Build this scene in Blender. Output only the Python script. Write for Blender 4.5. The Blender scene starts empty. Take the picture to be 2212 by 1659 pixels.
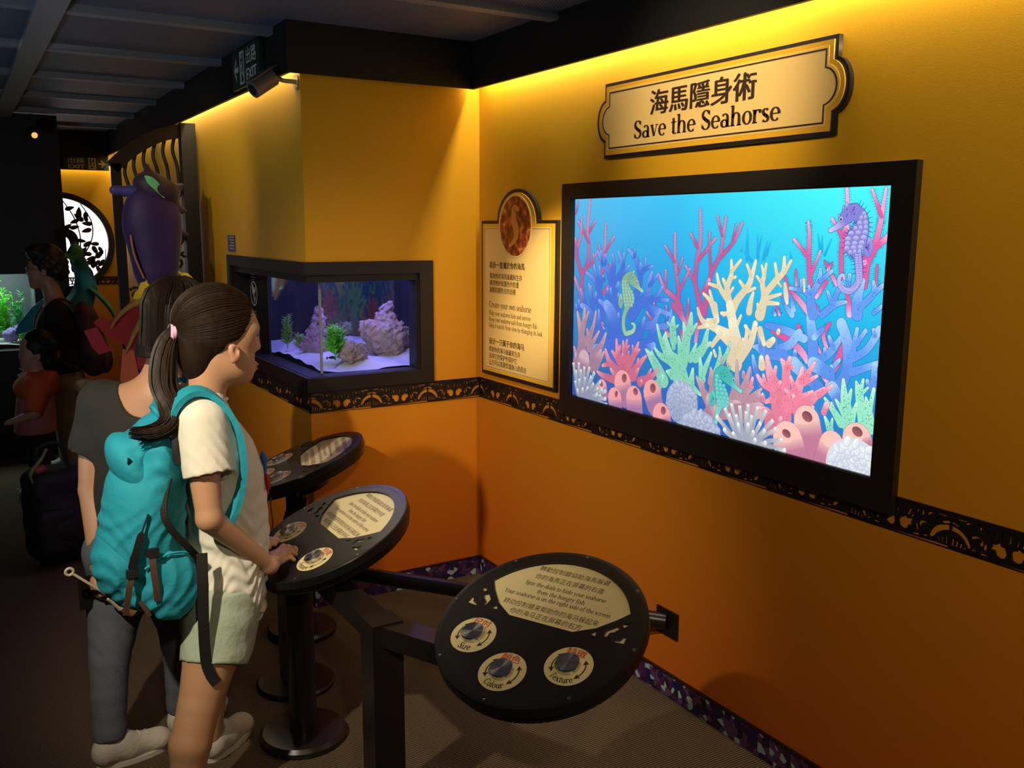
import bpy, math, random
import numpy as np
from mathutils import Matrix, Vector, noise

SC = bpy.context.scene
COL = SC.collection
PI = math.pi

# ------------------------------------------------------------------ camera
cam_d = bpy.data.cameras.new('camera')
cam_d.sensor_width = 36.0
cam_d.lens = 36.0 * 1968.0 / 2212.0
cam_d.clip_start = 0.05
cam = bpy.data.objects.new('camera', cam_d)
COL.objects.link(cam)
_r = Vector((0.856, -0.517, 0.004)); _f = Vector((0.510, 0.844, -0.168)).normalized()
_r = (_r - _f * _r.dot(_f)).normalized(); _u = _r.cross(_f)
cam.matrix_world = Matrix(((_r.x, _u.x, -_f.x, 0.0), (_r.y, _u.y, -_f.y, 0.0), (_r.z, _u.z, -_f.z, 1.70), (0, 0, 0, 1)))
SC.camera = cam

# ------------------------------------------------------------------ world, lights, exposure
w = bpy.data.worlds.new('world'); SC.world = w; w.use_nodes = True
w.node_tree.nodes['Background'].inputs[0].default_value = (0.55, 0.6, 1.0, 1)
w.node_tree.nodes['Background'].inputs[1].default_value = 0.004
SC.view_settings.view_transform = 'Standard'
SC.view_settings.look = 'None'
SC.view_settings.gamma = 1.0
SC.view_settings.exposure = 0.0
SC.view_settings.use_curve_mapping = False
SC.cycles.max_bounces = 6; SC.cycles.diffuse_bounces = 3; SC.cycles.glossy_bounces = 3; SC.cycles.transparent_max_bounces = 8
SC.cycles.sample_clamp_indirect = 4.0

WARM = (1.0, 0.80, 0.50)

def lamp(name, kind, loc, energy, color=WARM, target=None, **kw):
    d = bpy.data.lights.new(name, kind); d.energy = energy; d.color = color
    for k, v in kw.items(): setattr(d, k, v)
    o = bpy.data.objects.new(name, d); COL.objects.link(o); o.location = loc
    if target is not None:
        o.rotation_euler = (Vector(target) - Vector(loc)).to_track_quat('-Z', 'Y').to_euler()
    return o

# strip lights hidden behind the soffit boards (they wash down the walls)
lamp('cove_right', 'AREA', (2.088, 1.65, 2.405), 27.0, shape='RECTANGLE', size=0.02, size_y=4.2)
lamp('cove_side', 'AREA', (1.243, 5.35, 2.405), 10.0, shape='RECTANGLE', size=0.02, size_y=3.0)
lamp('cove_side_end', 'AREA', (1.243, 8.0, 2.405), 4.0, shape='RECTANGLE', size=0.02, size_y=1.8)
lamp('cove_far', 'AREA', (0.6, 8.96, 2.26), 2.5, shape='RECTANGLE', size=1.4, size_y=0.02)
# ceiling track lamps, outside the frame to the left of and above the camera, and two added fill lights
LAMPW = (1.0, 0.86, 0.62)
lamp('track_lamp', 'SPOT', (-0.60, 1.60, 2.44), 215.0, LAMPW, target=(0.85, 2.85, 1.02), spot_size=math.radians(60), spot_blend=1.0, shadow_soft_size=0.03)
lamp('track_lamp_sign', 'SPOT', (0.85, 1.95, 2.46), 75.0, target=(2.117, 2.25, 2.08), spot_size=math.radians(46), spot_blend=1.0, shadow_soft_size=0.03)
lamp('track_lamp_panel', 'SPOT', (1.10, 2.20, 2.46), 260.0, target=(2.117, 3.19, 1.45), spot_size=math.radians(22), spot_blend=1.0, shadow_soft_size=0.03)
lamp('rear_fill', 'SPOT', (0.15, -0.5, 2.46), 95.0, target=(1.9, 1.75, 0.85), spot_size=math.radians(80), spot_blend=1.0, shadow_soft_size=0.06)  # added soft fill for the right wall and nearest console, no known lamp
lamp('track_lamp_passage', 'SPOT', (-0.3, 4.2, 2.44), 30.0, LAMPW, target=(1.25, 5.3, 1.75), spot_size=math.radians(52), spot_blend=0.8, shadow_soft_size=0.03)
lamp('ceiling_fill', 'SPOT', (-1.1, 2.6, 0.9), 60.0, color=(0.55, 0.66, 0.80), target=(0.2, 4.2, 2.5), spot_size=math.radians(110), spot_blend=0.6, shadow_soft_size=0.2)  # added unseen uplight hanging in mid-air to brighten the ceiling, no fitting

# ------------------------------------------------------------------ materials
def lin(c):
    if isinstance(c, str):
        c = [int(c[i:i + 2], 16) / 255 for i in (0, 2, 4)]
        c = [x / 12.92 if x <= 0.04045 else ((x + 0.055) / 1.055) ** 2.4 for x in c]
    return (c[0], c[1], c[2], 1.0)

MATS = {}
def mat(name, color, rough=0.5, metal=0.0, bump=None, var=None, emis=None, spec=None, sheen=0.0, sss=0.0, coat=0.0, aniso=0.0):
    """bump=(scale,strength[,(sx,sy,sz)]) ; var=(scale,color2,amount)"""
    if name in MATS: return MATS[name]
    m = bpy.data.materials.new(name); m.use_nodes = True
    nt = m.node_tree; N = nt.nodes; L = nt.links
    b = N['Principled BSDF']
    b.inputs['Base Color'].default_value = lin(color)
    b.inputs['Roughness'].default_value = rough
    b.inputs['Metallic'].default_value = metal
    if spec is not None: b.inputs['Specular IOR Level'].default_value = spec
    if sheen: b.inputs['Sheen Weight'].default_value = sheen
    if coat: b.inputs['Coat Weight'].default_value = coat
    if sss:
        b.inputs['Subsurface Weight'].default_value = sss
        b.inputs['Subsurface Radius'].default_value = (0.01, 0.004, 0.002)
    if aniso:
        b.inputs['Anisotropic'].default_value = aniso
        t = N.new('ShaderNodeTangent'); t.direction_type = 'RADIAL'; t.axis = 'Z'
        L.new(t.outputs[0], b.inputs['Tangent'])
    if emis:
        b.inputs['Emission Color'].default_value = lin(emis[0]); b.inputs['Emission Strength'].default_value = emis[1]
    tc = None
    if bump or var:
        tc = N.new('ShaderNodeTexCoord')
    if bump:
        mp = N.new('ShaderNodeMapping'); L.new(tc.outputs['Object'], mp.inputs[0])
        if len(bump) > 2: mp.inputs['Scale'].default_value = bump[2]
        no = N.new('ShaderNodeTexNoise'); no.inputs['Scale'].default_value = bump[0]; no.inputs['Detail'].default_value = 3
        L.new(mp.outputs[0], no.inputs['Vector'])
        bp = N.new('ShaderNodeBump'); bp.inputs['Strength'].default_value = bump[1]; bp.inputs['Distance'].default_value = 0.01
        L.new(no.outputs[0], bp.inputs['Height']); L.new(bp.outputs[0], b.inputs['Normal'])
    if var:
        no = N.new('ShaderNodeTexNoise'); no.inputs['Scale'].default_value = var[0]; no.inputs['Detail'].default_value = 4
        L.new(tc.outputs['Object'], no.inputs['Vector'])
        rp = N.new('ShaderNodeValToRGB'); rp.color_ramp.elements[0].position = 0.35; rp.color_ramp.elements[1].position = 0.65
        rp.color_ramp.elements[0].color = lin(color); rp.color_ramp.elements[1].color = lin(var[1])
        L.new(no.outputs[0], rp.inputs[0]); L.new(rp.outputs[0], b.inputs['Base Color'])
    MATS[name] = m
    return m

def emission_mat(name, color, strength):
    m = bpy.data.materials.new(name); m.use_nodes = True
    nt = m.node_tree; nt.nodes.clear()
    e = nt.nodes.new('ShaderNodeEmission'); o = nt.nodes.new('ShaderNodeOutputMaterial')
    e.inputs[0].default_value = lin(color); e.inputs[1].default_value = strength
    nt.links.new(e.outputs[0], o.inputs[0]); return m

def glass_mat(name, tint=(0.93, 0.97, 1.0, 1)):
    m = bpy.data.materials.new(name); m.use_nodes = True
    nt = m.node_tree; nt.nodes.clear(); N = nt.nodes.new; L = nt.links.new
    t = N('ShaderNodeBsdfTransparent'); t.inputs[0].default_value = tint
    g = N('ShaderNodeBsdfGlossy'); g.inputs['Roughness'].default_value = 0.02
    lw = N('ShaderNodeLayerWeight'); lw.inputs[0].default_value = 0.5
    pw = N('ShaderNodeMath'); pw.operation = 'POWER'; pw.inputs[1].default_value = 5.0; L(lw.outputs['Facing'], pw.inputs[0])
    f = N('ShaderNodeMath'); f.operation = 'MULTIPLY_ADD'; f.inputs[1].default_value = 0.9; f.inputs[2].default_value = 0.04; L(pw.outputs[0], f.inputs[0])
    mx = N('ShaderNodeMixShader'); o = N('ShaderNodeOutputMaterial')
    L(f.outputs[0], mx.inputs[0]); L(t.outputs[0], mx.inputs[1]); L(g.outputs[0], mx.inputs[2]); L(mx.outputs[0], o.inputs[0])
    return m

def wall_mat():
    m = bpy.data.materials.new('yellow_wall_covering'); m.use_nodes = True
    nt = m.node_tree; N = nt.nodes.new; L = nt.links.new; b = nt.nodes['Principled BSDF']
    b.inputs['Roughness'].default_value = 0.5; b.inputs['Specular IOR Level'].default_value = 0.22
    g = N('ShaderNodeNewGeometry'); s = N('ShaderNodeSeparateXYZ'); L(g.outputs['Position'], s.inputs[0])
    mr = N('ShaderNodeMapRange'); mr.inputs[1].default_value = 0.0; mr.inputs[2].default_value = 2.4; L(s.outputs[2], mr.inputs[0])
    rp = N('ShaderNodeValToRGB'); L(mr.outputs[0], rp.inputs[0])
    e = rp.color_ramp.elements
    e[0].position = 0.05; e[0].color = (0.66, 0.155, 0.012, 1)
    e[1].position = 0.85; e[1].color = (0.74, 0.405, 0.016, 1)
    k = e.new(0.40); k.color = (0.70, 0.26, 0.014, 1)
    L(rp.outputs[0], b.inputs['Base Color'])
    no = N('ShaderNodeTexNoise'); no.inputs['Scale'].default_value = 420; L(g.outputs['Position'], no.inputs['Vector'])
    bp = N('ShaderNodeBump'); bp.inputs['Strength'].default_value = 0.12; bp.inputs['Distance'].default_value = 0.002
    L(no.outputs[0], bp.inputs['Height']); L(bp.outputs[0], b.inputs['Normal'])
    return m

def carpet_mat():
    m = bpy.data.materials.new('ribbed_brown_carpet'); m.use_nodes = True
    nt = m.node_tree; N = nt.nodes.new; L = nt.links.new; b = nt.nodes['Principled BSDF']
    b.inputs['Roughness'].default_value = 0.95; b.inputs['Specular IOR Level'].default_value = 0.1
    g = N('ShaderNodeNewGeometry')
    wv = N('ShaderNodeTexWave'); wv.bands_direction = 'Y'; wv.inputs['Scale'].default_value = 33; wv.inputs['Distortion'].default_value = 0.6; wv.inputs['Detail'].default_value = 2
    L(g.outputs['Position'], wv.inputs['Vector'])
    no = N('ShaderNodeTexNoise'); no.inputs['Scale'].default_value = 260; no.inputs['Detail'].default_value = 3; L(g.outputs['Position'], no.inputs['Vector'])
    mu = N('ShaderNodeMath'); mu.operation = 'MULTIPLY'; L(wv.outputs['Fac'], mu.inputs[0]); L(no.outputs[0], mu.inputs[1])
    rp = N('ShaderNodeValToRGB'); L(mu.outputs[0], rp.inputs[0])
    rp.color_ramp.elements[0].color = (0.028, 0.019, 0.011, 1); rp.color_ramp.elements[1].color = (0.20, 0.145, 0.09, 1); rp.color_ramp.elements[1].position = 0.6
    L(rp.outputs[0], b.inputs['Base Color'])
    bp = N('ShaderNodeBump'); bp.inputs['Strength'].default_value = 0.6; bp.inputs['Distance'].default_value = 0.004
    L(mu.outputs[0], bp.inputs['Height']); L(bp.outputs[0], b.inputs['Normal'])
    return m

def mosaic_mat():
    """printed skirting: dark purple, blue and plum shards with pale ones between"""
    m = bpy.data.materials.new('printed_shard_skirting'); m.use_nodes = True
    nt = m.node_tree; N = nt.nodes.new; L = nt.links.new; b = nt.nodes['Principled BSDF']
    b.inputs['Roughness'].default_value = 0.5
    g = N('ShaderNodeNewGeometry')
    v = N('ShaderNodeTexVoronoi'); v.inputs['Scale'].default_value = 40; v.inputs['Randomness'].default_value = 1.0
    L(g.outputs['Position'], v.inputs['Vector'])
    s = N('ShaderNodeSeparateColor'); L(v.outputs['Color'], s.inputs[0])
    rp = N('ShaderNodeValToRGB'); rp.color_ramp.interpolation = 'CONSTANT'; L(s.outputs[0], rp.inputs[0])
    cols = [(0.0, (0.030, 0.010, 0.055)), (0.2, (0.012, 0.010, 0.10)), (0.36, (0.075, 0.016, 0.085)), (0.54, (0.014, 0.012, 0.035)), (0.66, (0.12, 0.05, 0.14)), (0.86, (0.40, 0.52, 0.60))]
    e = rp.color_ramp.elements
    e[0].position = 0; e[0].color = (*cols[0][1], 1); e[1].position = cols[1][0]; e[1].color = (*cols[1][1], 1)
    for p, c in cols[2:]:
        k = e.new(p); k.color = (*c, 1)
    L(rp.outputs[0], b.inputs['Base Color'])
    return m

def mesh_ceiling_mat():
    m = bpy.data.materials.new('blue_metal_mesh'); m.use_nodes = True
    nt = m.node_tree; N = nt.nodes.new; L = nt.links.new; b = nt.nodes['Principled BSDF']
    b.inputs['Roughness'].default_value = 0.6; b.inputs['Metallic'].default_value = 0.3
    g = N('ShaderNodeNewGeometry')
    mp = N('ShaderNodeMapping'); mp.inputs['Rotation'].default_value = (0, 0, 0.785); L(g.outputs['Position'], mp.inputs[0])
    a = N('ShaderNodeTexWave'); a.bands_direction = 'X'; a.inputs['Scale'].default_value = 26; L(mp.outputs[0], a.inputs['Vector'])
    c = N('ShaderNodeTexWave'); c.bands_direction = 'Y'; c.inputs['Scale'].default_value = 26; L(mp.outputs[0], c.inputs['Vector'])
    mu = N('ShaderNodeMath'); mu.operation = 'MAXIMUM'; L(a.outputs['Fac'], mu.inputs[0]); L(c.outputs['Fac'], mu.inputs[1])
    rp = N('ShaderNodeValToRGB'); L(mu.outputs[0], rp.inputs[0])
    rp.color_ramp.elements[0].position = 0.4; rp.color_ramp.elements[0].color = (0.008, 0.010, 0.05, 1); rp.color_ramp.elements[1].color = (0.22, 0.26, 0.36, 1)
    L(rp.outputs[0], b.inputs['Base Color'])
    return m

M_WALL = wall_mat(); M_CARPET = carpet_mat(); M_MOSAIC = mosaic_mat(); M_CEIL = mesh_ceiling_mat()
M_BLACK = mat('black_board', (0.006, 0.005, 0.005), 0.55)
M_FRAME = mat('dark_brown_frame', (0.012, 0.0085, 0.006), 0.5)
M_FRET = mat('black_fretwork', (0.008, 0.006, 0.005), 0.5)
M_CONS = mat('black_powder_coat', (0.008, 0.008, 0.009), 0.32, bump=(900, 0.05))
M_RAIL = mat('black_steel', (0.012, 0.010, 0.010), 0.28)
M_CREAM = mat('cream_laminate', (0.78, 0.66, 0.36), 0.35)
M_SIGN = mat('pale_gold_laminate', (0.90, 0.62, 0.22), 0.55)
M_SIGNB = mat('gold_border', (0.86, 0.46, 0.02), 0.55)
M_INK = mat('dark_brown_ink', (0.035, 0.016, 0.008), 0.5)
M_RED = mat('red_ink', (0.55, 0.03, 0.02), 0.5)
M_METAL = mat('brushed_steel', (0.62, 0.62, 0.60), 0.25, 1.0, aniso=0.85)
M_SCREW = mat('steel_screw', (0.35, 0.35, 0.36), 0.3, 1.0)
M_GLASS = glass_mat('tank_glass')
M_GREYBEAM = mat('grey_blue_beam', (0.20, 0.22, 0.24), 0.5)

# ------------------------------------------------------------------ mesh helpers
def link(o, parent=None):
    COL.objects.link(o)
    if parent is not None: o.parent = parent
    return o

def empty(name, loc=(0, 0, 0), rz=0.0):
    o = bpy.data.objects.new(name, None); o.empty_display_size = 0.05
    COL.objects.link(o); o.location = loc; o.rotation_euler = (0, 0, rz)
    bpy_update.append(o)
    o.matrix_basis = Matrix.Translation(loc) @ Matrix.Rotation(rz, 4, 'Z')
    return o
bpy_update = []

def tag(o, label=None, cat=None, group=None, kind=None):
    if label: o['label'] = label
    if cat: o['category'] = cat
    if group: o['group'] = group
    if kind: o['kind'] = kind
    return o

def wmat(o):
    m = o.matrix_basis.copy()
    while o.parent is not None:
        o = o.parent; m = o.matrix_basis @ m
    return m

def obj(name, me, material=None, parent=None, M=None, world=True):
    """me is in world coordinates (or local to M); the object is parented keeping its place in the world"""
    if material is not None:
        me.materials.clear(); me.materials.append(material)
    o = bpy.data.objects.new(name, me); COL.objects.link(o)
    W = M if M is not None else Matrix.Identity(4)
    if parent is not None:
        o.parent = parent
        o.matrix_basis = wmat(parent).inverted() @ W
    else:
        o.matrix_basis = W
    return o

class MB:
    def __init__(self): self.v = []; self.f = []
    def add(self, vs, fs):
        n = len(self.v); self.v += [tuple(p) for p in vs]; self.f += [tuple(i + n for i in q) for q in fs]; return self
    def box(self, a, b, M=None):
        x0, y0, z0 = a; x1, y1, z1 = b
        vs = [(x0, y0, z0), (x1, y0, z0), (x1, y1, z0), (x0, y1, z0), (x0, y0, z1), (x1, y0, z1), (x1, y1, z1), (x0, y1, z1)]
        if M is not None: vs = [M @ Vector(p) for p in vs]
        return self.add(vs, [(3, 2, 1, 0), (4, 5, 6, 7), (0, 1, 5, 4), (1, 2, 6, 5), (2, 3, 7, 6), (3, 0, 4, 7)])
    def tube(self, pts, rad, n=10, caps=True, flat=None):
        pts = [Vector(p) for p in pts]
        if not isinstance(rad, (list, tuple)): rad = [rad] * len(pts)
        vs = []; fs = []
        up = None
        for i, p in enumerate(pts):
            t = (pts[min(i + 1, len(pts) - 1)] - pts[max(i - 1, 0)]).normalized()
            if up is None:
                up = Vector((0, 0, 1)) if abs(t.z) < 0.9 else Vector((1, 0, 0))
            s = t.cross(up)
            if s.length < 1e-6: s = t.orthogonal()
            s.normalize(); up = s.cross(t).normalized()
            for k in range(n):
                a = 2 * PI * k / n
                vs.append(p + (s * math.cos(a) + up * math.sin(a) * (flat or 1.0)) * rad[i])
        m = len(pts)
        for i in range(m - 1):
            for k in range(n):
                a = i * n + k; b = i * n + (k + 1) % n
                fs.append((a, b, b + n, a + n))
        if caps:
            fs.append(tuple(range(n - 1, -1, -1))); fs.append(tuple((m - 1) * n + k for k in range(n)))
        return self.add(vs, fs)
    def lathe(self, prof, n=48, M=None, cap=True):
        vs = []; fs = []
        for r, z in prof:
            for k in range(n):
                a = 2 * PI * k / n; vs.append(Vector((r * math.cos(a), r * math.sin(a), z)))
        if M is not None: vs = [M @ p for p in vs]
        for i in range(len(prof) - 1):
            for k in range(n):
                a = i * n + k; b = i * n + (k + 1) % n; fs.append((a, b, b + n, a + n))
        if cap:
            fs.append(tuple(range(n - 1, -1, -1))); fs.append(tuple((len(prof) - 1) * n + k for k in range(n)))
        return self.add(vs, fs)
    def ribbon(self, pts, width, thick, wdir):
        """flat band along pts; wdir = direction of its width (vector or list)"""
        pts = [Vector(p) for p in pts]; n = len(pts); vs = []; fs = []
        for i, p in enumerate(pts):
            t = (pts[min(i + 1, n - 1)] - pts[max(i - 1, 0)]).normalized()
            wd = Vector(wdir[i] if isinstance(wdir, list) else wdir); wd = (wd - t * wd.dot(t)).normalized()
            nn = t.cross(wd).normalized(); hw = (width[i] if isinstance(width, (list, tuple)) else width) / 2
            vs += [p - wd * hw - nn * thick / 2, p + wd * hw - nn * thick / 2, p + wd * hw + nn * thick / 2, p - wd * hw + nn * thick / 2]
        for i in range(n - 1):
            for k in range(4):
                a = i * 4 + k; b = i * 4 + (k + 1) % 4; fs.append((a, b, b + 4, a + 4))
        fs.append((3, 2, 1, 0)); fs.append(tuple((n - 1) * 4 + k for k in range(4)))
        return self.add(vs, fs)
    def mesh(self, name, smooth=None):
        me = bpy.data.meshes.new(name); me.from_pydata([tuple(p) for p in self.v], [], self.f); me.update()
        if smooth is not None:
            me.polygons.foreach_set('use_smooth', [True] * len(me.polygons))
            me.set_sharp_from_angle(angle=math.radians(smooth))
        return me
    def build(self, name, material, parent=None, smooth=None, M=None):
        return obj(name, self.mesh(name, smooth), material, parent, M)

def bez(pts, n=8):
    """Catmull-Rom through pts (tuples of any length)"""
    P = [np.array(p, float) for p in pts]; out = []
    for i in range(len(P) - 1):
        p0 = P[max(i - 1, 0)]; p1 = P[i]; p2 = P[i + 1]; p3 = P[min(i + 2, len(P) - 1)]
        for k in range(n):
            t = k / n
            out.append(0.5 * ((2 * p1) + (-p0 + p2) * t + (2 * p0 - 5 * p1 + 4 * p2 - p3) * t * t + (-p0 + 3 * p1 - 3 * p2 + p3) * t ** 3))
    out.append(P[-1]); return [tuple(float(c) for c in q) for q in out]

def plate_mesh(loops, thick, name='plate', bevel=0.0):
    """flat plate in the xy plane, z from 0 to thick, with even-odd holes"""
    c = bpy.data.curves.new(name, 'CURVE'); c.dimensions = '2D'; c.fill_mode = 'BOTH'; c.extrude = thick / 2
    for pts in loops:
        s = c.splines.new('POLY'); s.points.add(len(pts) - 1); s.use_cyclic_u = True
        for p, q in zip(s.points, pts): p.co = (q[0], q[1], 0, 1)
    o = bpy.data.objects.new(name, c)
    me = bpy.data.meshes.new_from_object(o)
    bpy.data.objects.remove(o); bpy.data.curves.remove(c)
    n = len(me.vertices); co = np.empty(n * 3); me.vertices.foreach_get('co', co); co = co.reshape(-1, 3); co[:, 2] += thick / 2
    me.vertices.foreach_set('co', co.ravel()); me.name = name; me.update()
    return me

def text_mesh(body, width=None, height=None, align='L', thick=0.0006, bold=0.0):
    c = bpy.data.curves.new('lettering', 'FONT'); c.body = body; c.size = 0.1; c.extrude = 0.0
    c.resolution_u = 3
    o = bpy.data.objects.new('lettering', c); me = bpy.data.meshes.new_from_object(o)
    bpy.data.objects.remove(o); bpy.data.curves.remove(c)
    n = len(me.vertices); co = np.empty(n * 3); me.vertices.foreach_get('co', co); co = co.reshape(-1, 3)
    x0, y0 = co[:, 0].min(), co[:, 1].min(); x1, y1 = co[:, 0].max(), co[:, 1].max()
    sx = width / (x1 - x0) if width else None; sy = height / (y1 - y0) if height else None
    sx = sx or sy; sy = sy or sx
    co[:, 0] = (co[:, 0] - x0) * sx; co[:, 1] = (co[:, 1] - y0) * sy
    if align == 'C': co[:, 0] -= (x1 - x0) * sx / 2
    me.vertices.foreach_set('co', co.ravel()); me.update()
    if bold:                                   # heavier strokes: the same glyphs laid side by side
        V = [tuple(v.co) for v in me.vertices]; F = [tuple(p.vertices) for p in me.polygons]; b = bold * sy * 1.6
        W = []; G = []
        for q, (dx, dy) in enumerate(((0, 0), (b, 0), (-b, 0), (0, b * .6))):
            W += [(x + dx, y + dy, q * 1e-5) for x, y, z in V]; G += [tuple(i + q * len(V) for i in f) for f in F]
        me = bpy.data.meshes.new('lettering'); me.from_pydata(W, [], G); me.update()
    return me

# a small serif stroke font: V stem, H thin bar, A arc, D dot, L diagonal
GLY = {
'a': (.47, 'A .2 .13 .13 .12 0 360;V .34 0 .33;A .22 .32 .12 .13 0 150;H .3 .45 .02'),
'b': (.48, 'V .1 0 .7;A .26 .22 .15 .21 0 360;H 0 .1 .68'), 'c': (.42, 'A .22 .22 .16 .21 45 315;D .34 .35'),
'd': (.50, 'V .36 0 .7;A .2 .22 .15 .21 0 360;H .26 .36 .68;H .36 .47 .02'), 'e': (.43, 'A .22 .22 .16 .21 0 318;H .1 .38 .24'),
'f': (.32, 'V .13 0 .56;A .24 .56 .11 .12 20 180;H .01 .28 .43;H .03 .24 .02;D .33 .6'), 'g': (.44, 'A .2 .3 .13 .13 0 360;A .2 -.07 .16 .11 0 360;H .3 .42 .42;L .1 .16 .1 .06 0'),
'h': (.52, 'V .1 0 .7;A .25 .28 .14 .16 0 180;V .39 0 .28;H 0 .2 .02;H .29 .49 .02;H 0 .1 .68'), 'i': (.26, 'V .13 0 .45;H .02 .24 .02;H .02 .13 .43;D .12 .61'),
'k': (.50, 'V .1 0 .7;L .14 .2 .36 .43 0;L .2 .26 .4 .02 1;H 0 .2 .02;H .3 .5 .02;H .26 .44 .43;H 0 .1 .68'), 'l': (.26, 'V .13 0 .7;H .02 .24 .02;H .02 .13 .68'),
'm': (.76, 'V .1 0 .45;A .22 .28 .12 .16 0 180;V .35 0 .28;A .48 .28 .12 .16 0 180;V .61 0 .28;H 0 .2 .02;H .27 .43 .02;H .53 .71 .02;H 0 .1 .43'),
'n': (.52, 'V .1 0 .45;A .25 .28 .14 .16 0 180;V .39 0 .28;H 0 .2 .02;H .29 .49 .02;H 0 .1 .43'), 'o': (.44, 'A .22 .22 .16 .21 0 360'),
'p': (.48, 'V .1 -.2 .45;A .26 .22 .15 .21 0 360;H 0 .2 -.19;H 0 .1 .43'), 'r': (.38, 'V .1 0 .45;A .24 .29 .13 .14 50 180;D .33 .38;H 0 .22 .02;H 0 .1 .43'),
's': (.36, 'A .18 .33 .1 .1 25 265;A .18 .115 .11 .1 -155 85;L .11 .27 .26 .17 1'), 't': (.32, 'V .14 .07 .58;A .22 .09 .09 .08 180 310;H .01 .29 .43'),
'u': (.50, 'V .1 .16 .45;A .24 .17 .14 .16 180 360;V .38 0 .45;H 0 .1 .43;H .28 .38 .43;H .38 .49 .02'), 'v': (.44, 'L .08 .43 .22 .02 1;L .22 .02 .36 .43 0;H 0 .18 .43;H .28 .44 .43'),
'w': (.62, 'L .07 .43 .19 .02 1;L .19 .02 .31 .43 0;L .31 .43 .43 .02 1;L .43 .02 .55 .43 0;H 0 .16 .43;H .47 .62 .43'),
'x': (.46, 'L .08 .43 .36 .02 1;L .08 .02 .36 .43 0;H 0 .16 .43;H .28 .43 .43;H 0 .15 .02;H .28 .45 .02'), 'y': (.45, 'L .08 .43 .24 .02 1;L .37 .43 .15 -.18 0;D .1 -.15;H 0 .18 .43;H .29 .45 .43'),
'z': (.40, 'H .05 .36 .42;H .04 .37 .02;L .31 .4 .08 .04 1'), 'S': (.50, 'A .25 .51 .15 .16 15 262;A .25 .18 .17 .17 -165 82;L .14 .43 .36 .26 1.1;L .42 .5 .42 .66 0;L .07 .05 .07 .2 0'),
'C': (.64, 'A .33 .34 .25 .33 42 318;L .56 .48 .56 .66 0'), 'T': (.60, 'V .3 0 .66;H .03 .57 .65;H .2 .4 .02;L .03 .65 .03 .5 0;L .57 .65 .57 .5 0'),
'Y': (.60, 'V .3 0 .32;L .1 .66 .3 .3 1;L .5 .66 .31 .3 0;H 0 .2 .65;H .4 .6 .65;H .2 .4 .02'), 'H': (.66, 'V .13 0 .66;V .52 0 .66;H .13 .52 .34;H .02 .24 .02;H .41 .64 .02;H .02 .24 .65;H .41 .64 .65'),
'K': (.64, 'V .13 0 .66;L .18 .3 .48 .65 0;L .26 .4 .54 .02 1;H .02 .24 .02;H .42 .64 .02;H .02 .24 .65;H .38 .58 .65'), '-': (.3, 'H .04 .26 .2'), ' ': (.25, '')}

def serif_mesh(text, width, thick_w=0.115, thin_w=0.042, align='L', bend=None, height_scale=1.0):
    """flat serif lettering, baseline at y=0; bend=(radius) sets the text on the lower inside of a circle"""
    v = []; f = []; pen = 0.0
    def quad_strip(cs, hw):
        n0 = len(v)
        for i, (x, y) in enumerate(cs):
            a = cs[max(i - 1, 0)]; b = cs[min(i + 1, len(cs) - 1)]
            dx, dy = b[0] - a[0], b[1] - a[1]; l = math.hypot(dx, dy) or 1
            nx, ny = -dy / l, dx / l; h = hw[i] if isinstance(hw, list) else hw
            v.append((x - nx * h, y - ny * h)); v.append((x + nx * h, y + ny * h))
        for i in range(len(cs) - 1):
            a = n0 + 2 * i; f.append((a, a + 2, a + 3, a + 1))
    for ch in text:
        adv, d = GLY.get(ch, GLY[' '])
        for e in d.split(';'):
            if not e: continue
            q = e.split(); k = q[0]; a = [float(z) for z in q[1:]]
            if k == 'V': quad_strip([(pen + a[0], a[1] + (a[2] - a[1]) * i / 3) for i in range(4)], thick_w / 2)
            elif k == 'H': quad_strip([(pen + a[0] + (a[1] - a[0]) * i / 3, a[2]) for i in range(4)], thin_w / 2)
            elif k == 'L': quad_strip([(pen + a[0] + (a[2] - a[0]) * i / 3, a[1] + (a[3] - a[1]) * i / 3) for i in range(4)], (thin_w + (thick_w - thin_w) * a[4]) / 2)
            elif k == 'A':
                n = max(6, int(abs(a[5] - a[4]) / 18)); cs = []; hw = []
                for i in range(n + 1):
                    t = math.radians(a[4] + (a[5] - a[4]) * i / n)
                    cs.append((pen + a[0] + a[2] * math.cos(t), a[1] + a[3] * math.sin(t)))
                    hw.append((thin_w + (thick_w - thin_w) * abs(math.cos(t)) ** 1.3) / 2)
                quad_strip(cs, hw)
            elif k == 'D':
                n0 = len(v)
                for i in range(10): v.append((pen + a[0] + thick_w * .55 * math.cos(i * PI / 5), a[1] + thick_w * .55 * math.sin(i * PI / 5)))
                f.append(tuple(range(n0, n0 + 10)))
        pen += adv
    s = width / pen
    out = []
    for x, y in v:
        x = x * s; y = y * s * height_scale
        if align == 'C': x -= width / 2
        if bend:
            a = -PI / 2 + x / bend; r = bend - y
            x, y = r * math.cos(a), r * math.sin(a)
        out.append((x, y, 0.0))
    me = bpy.data.meshes.new('lettering'); me.from_pydata(out, [], f); me.update()
    return me

def frame_M(o, ax, ay):
    """matrix with origin o, local x = ax, local y = ay"""
    ax = Vector(ax).normalized(); ay = Vector(ay).normalized(); az = ax.cross(ay)
    return Matrix(((ax.x, ay.x, az.x, o[0]), (ax.y, ay.y, az.y, o[1]), (ax.z, ay.z, az.z, o[2]), (0, 0, 0, 1)))

def circ(cx, cy, rx, ry=None, n=32, a0=0, a1=360):
    ry = rx if ry is None else ry
    m = n if a1 - a0 == 360 else n + 1
    return [(cx + rx * math.cos(math.radians(a0 + (a1 - a0) * i / n)), cy + ry * math.sin(math.radians(a0 + (a1 - a0) * i / n))) for i in range(m)]

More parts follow.
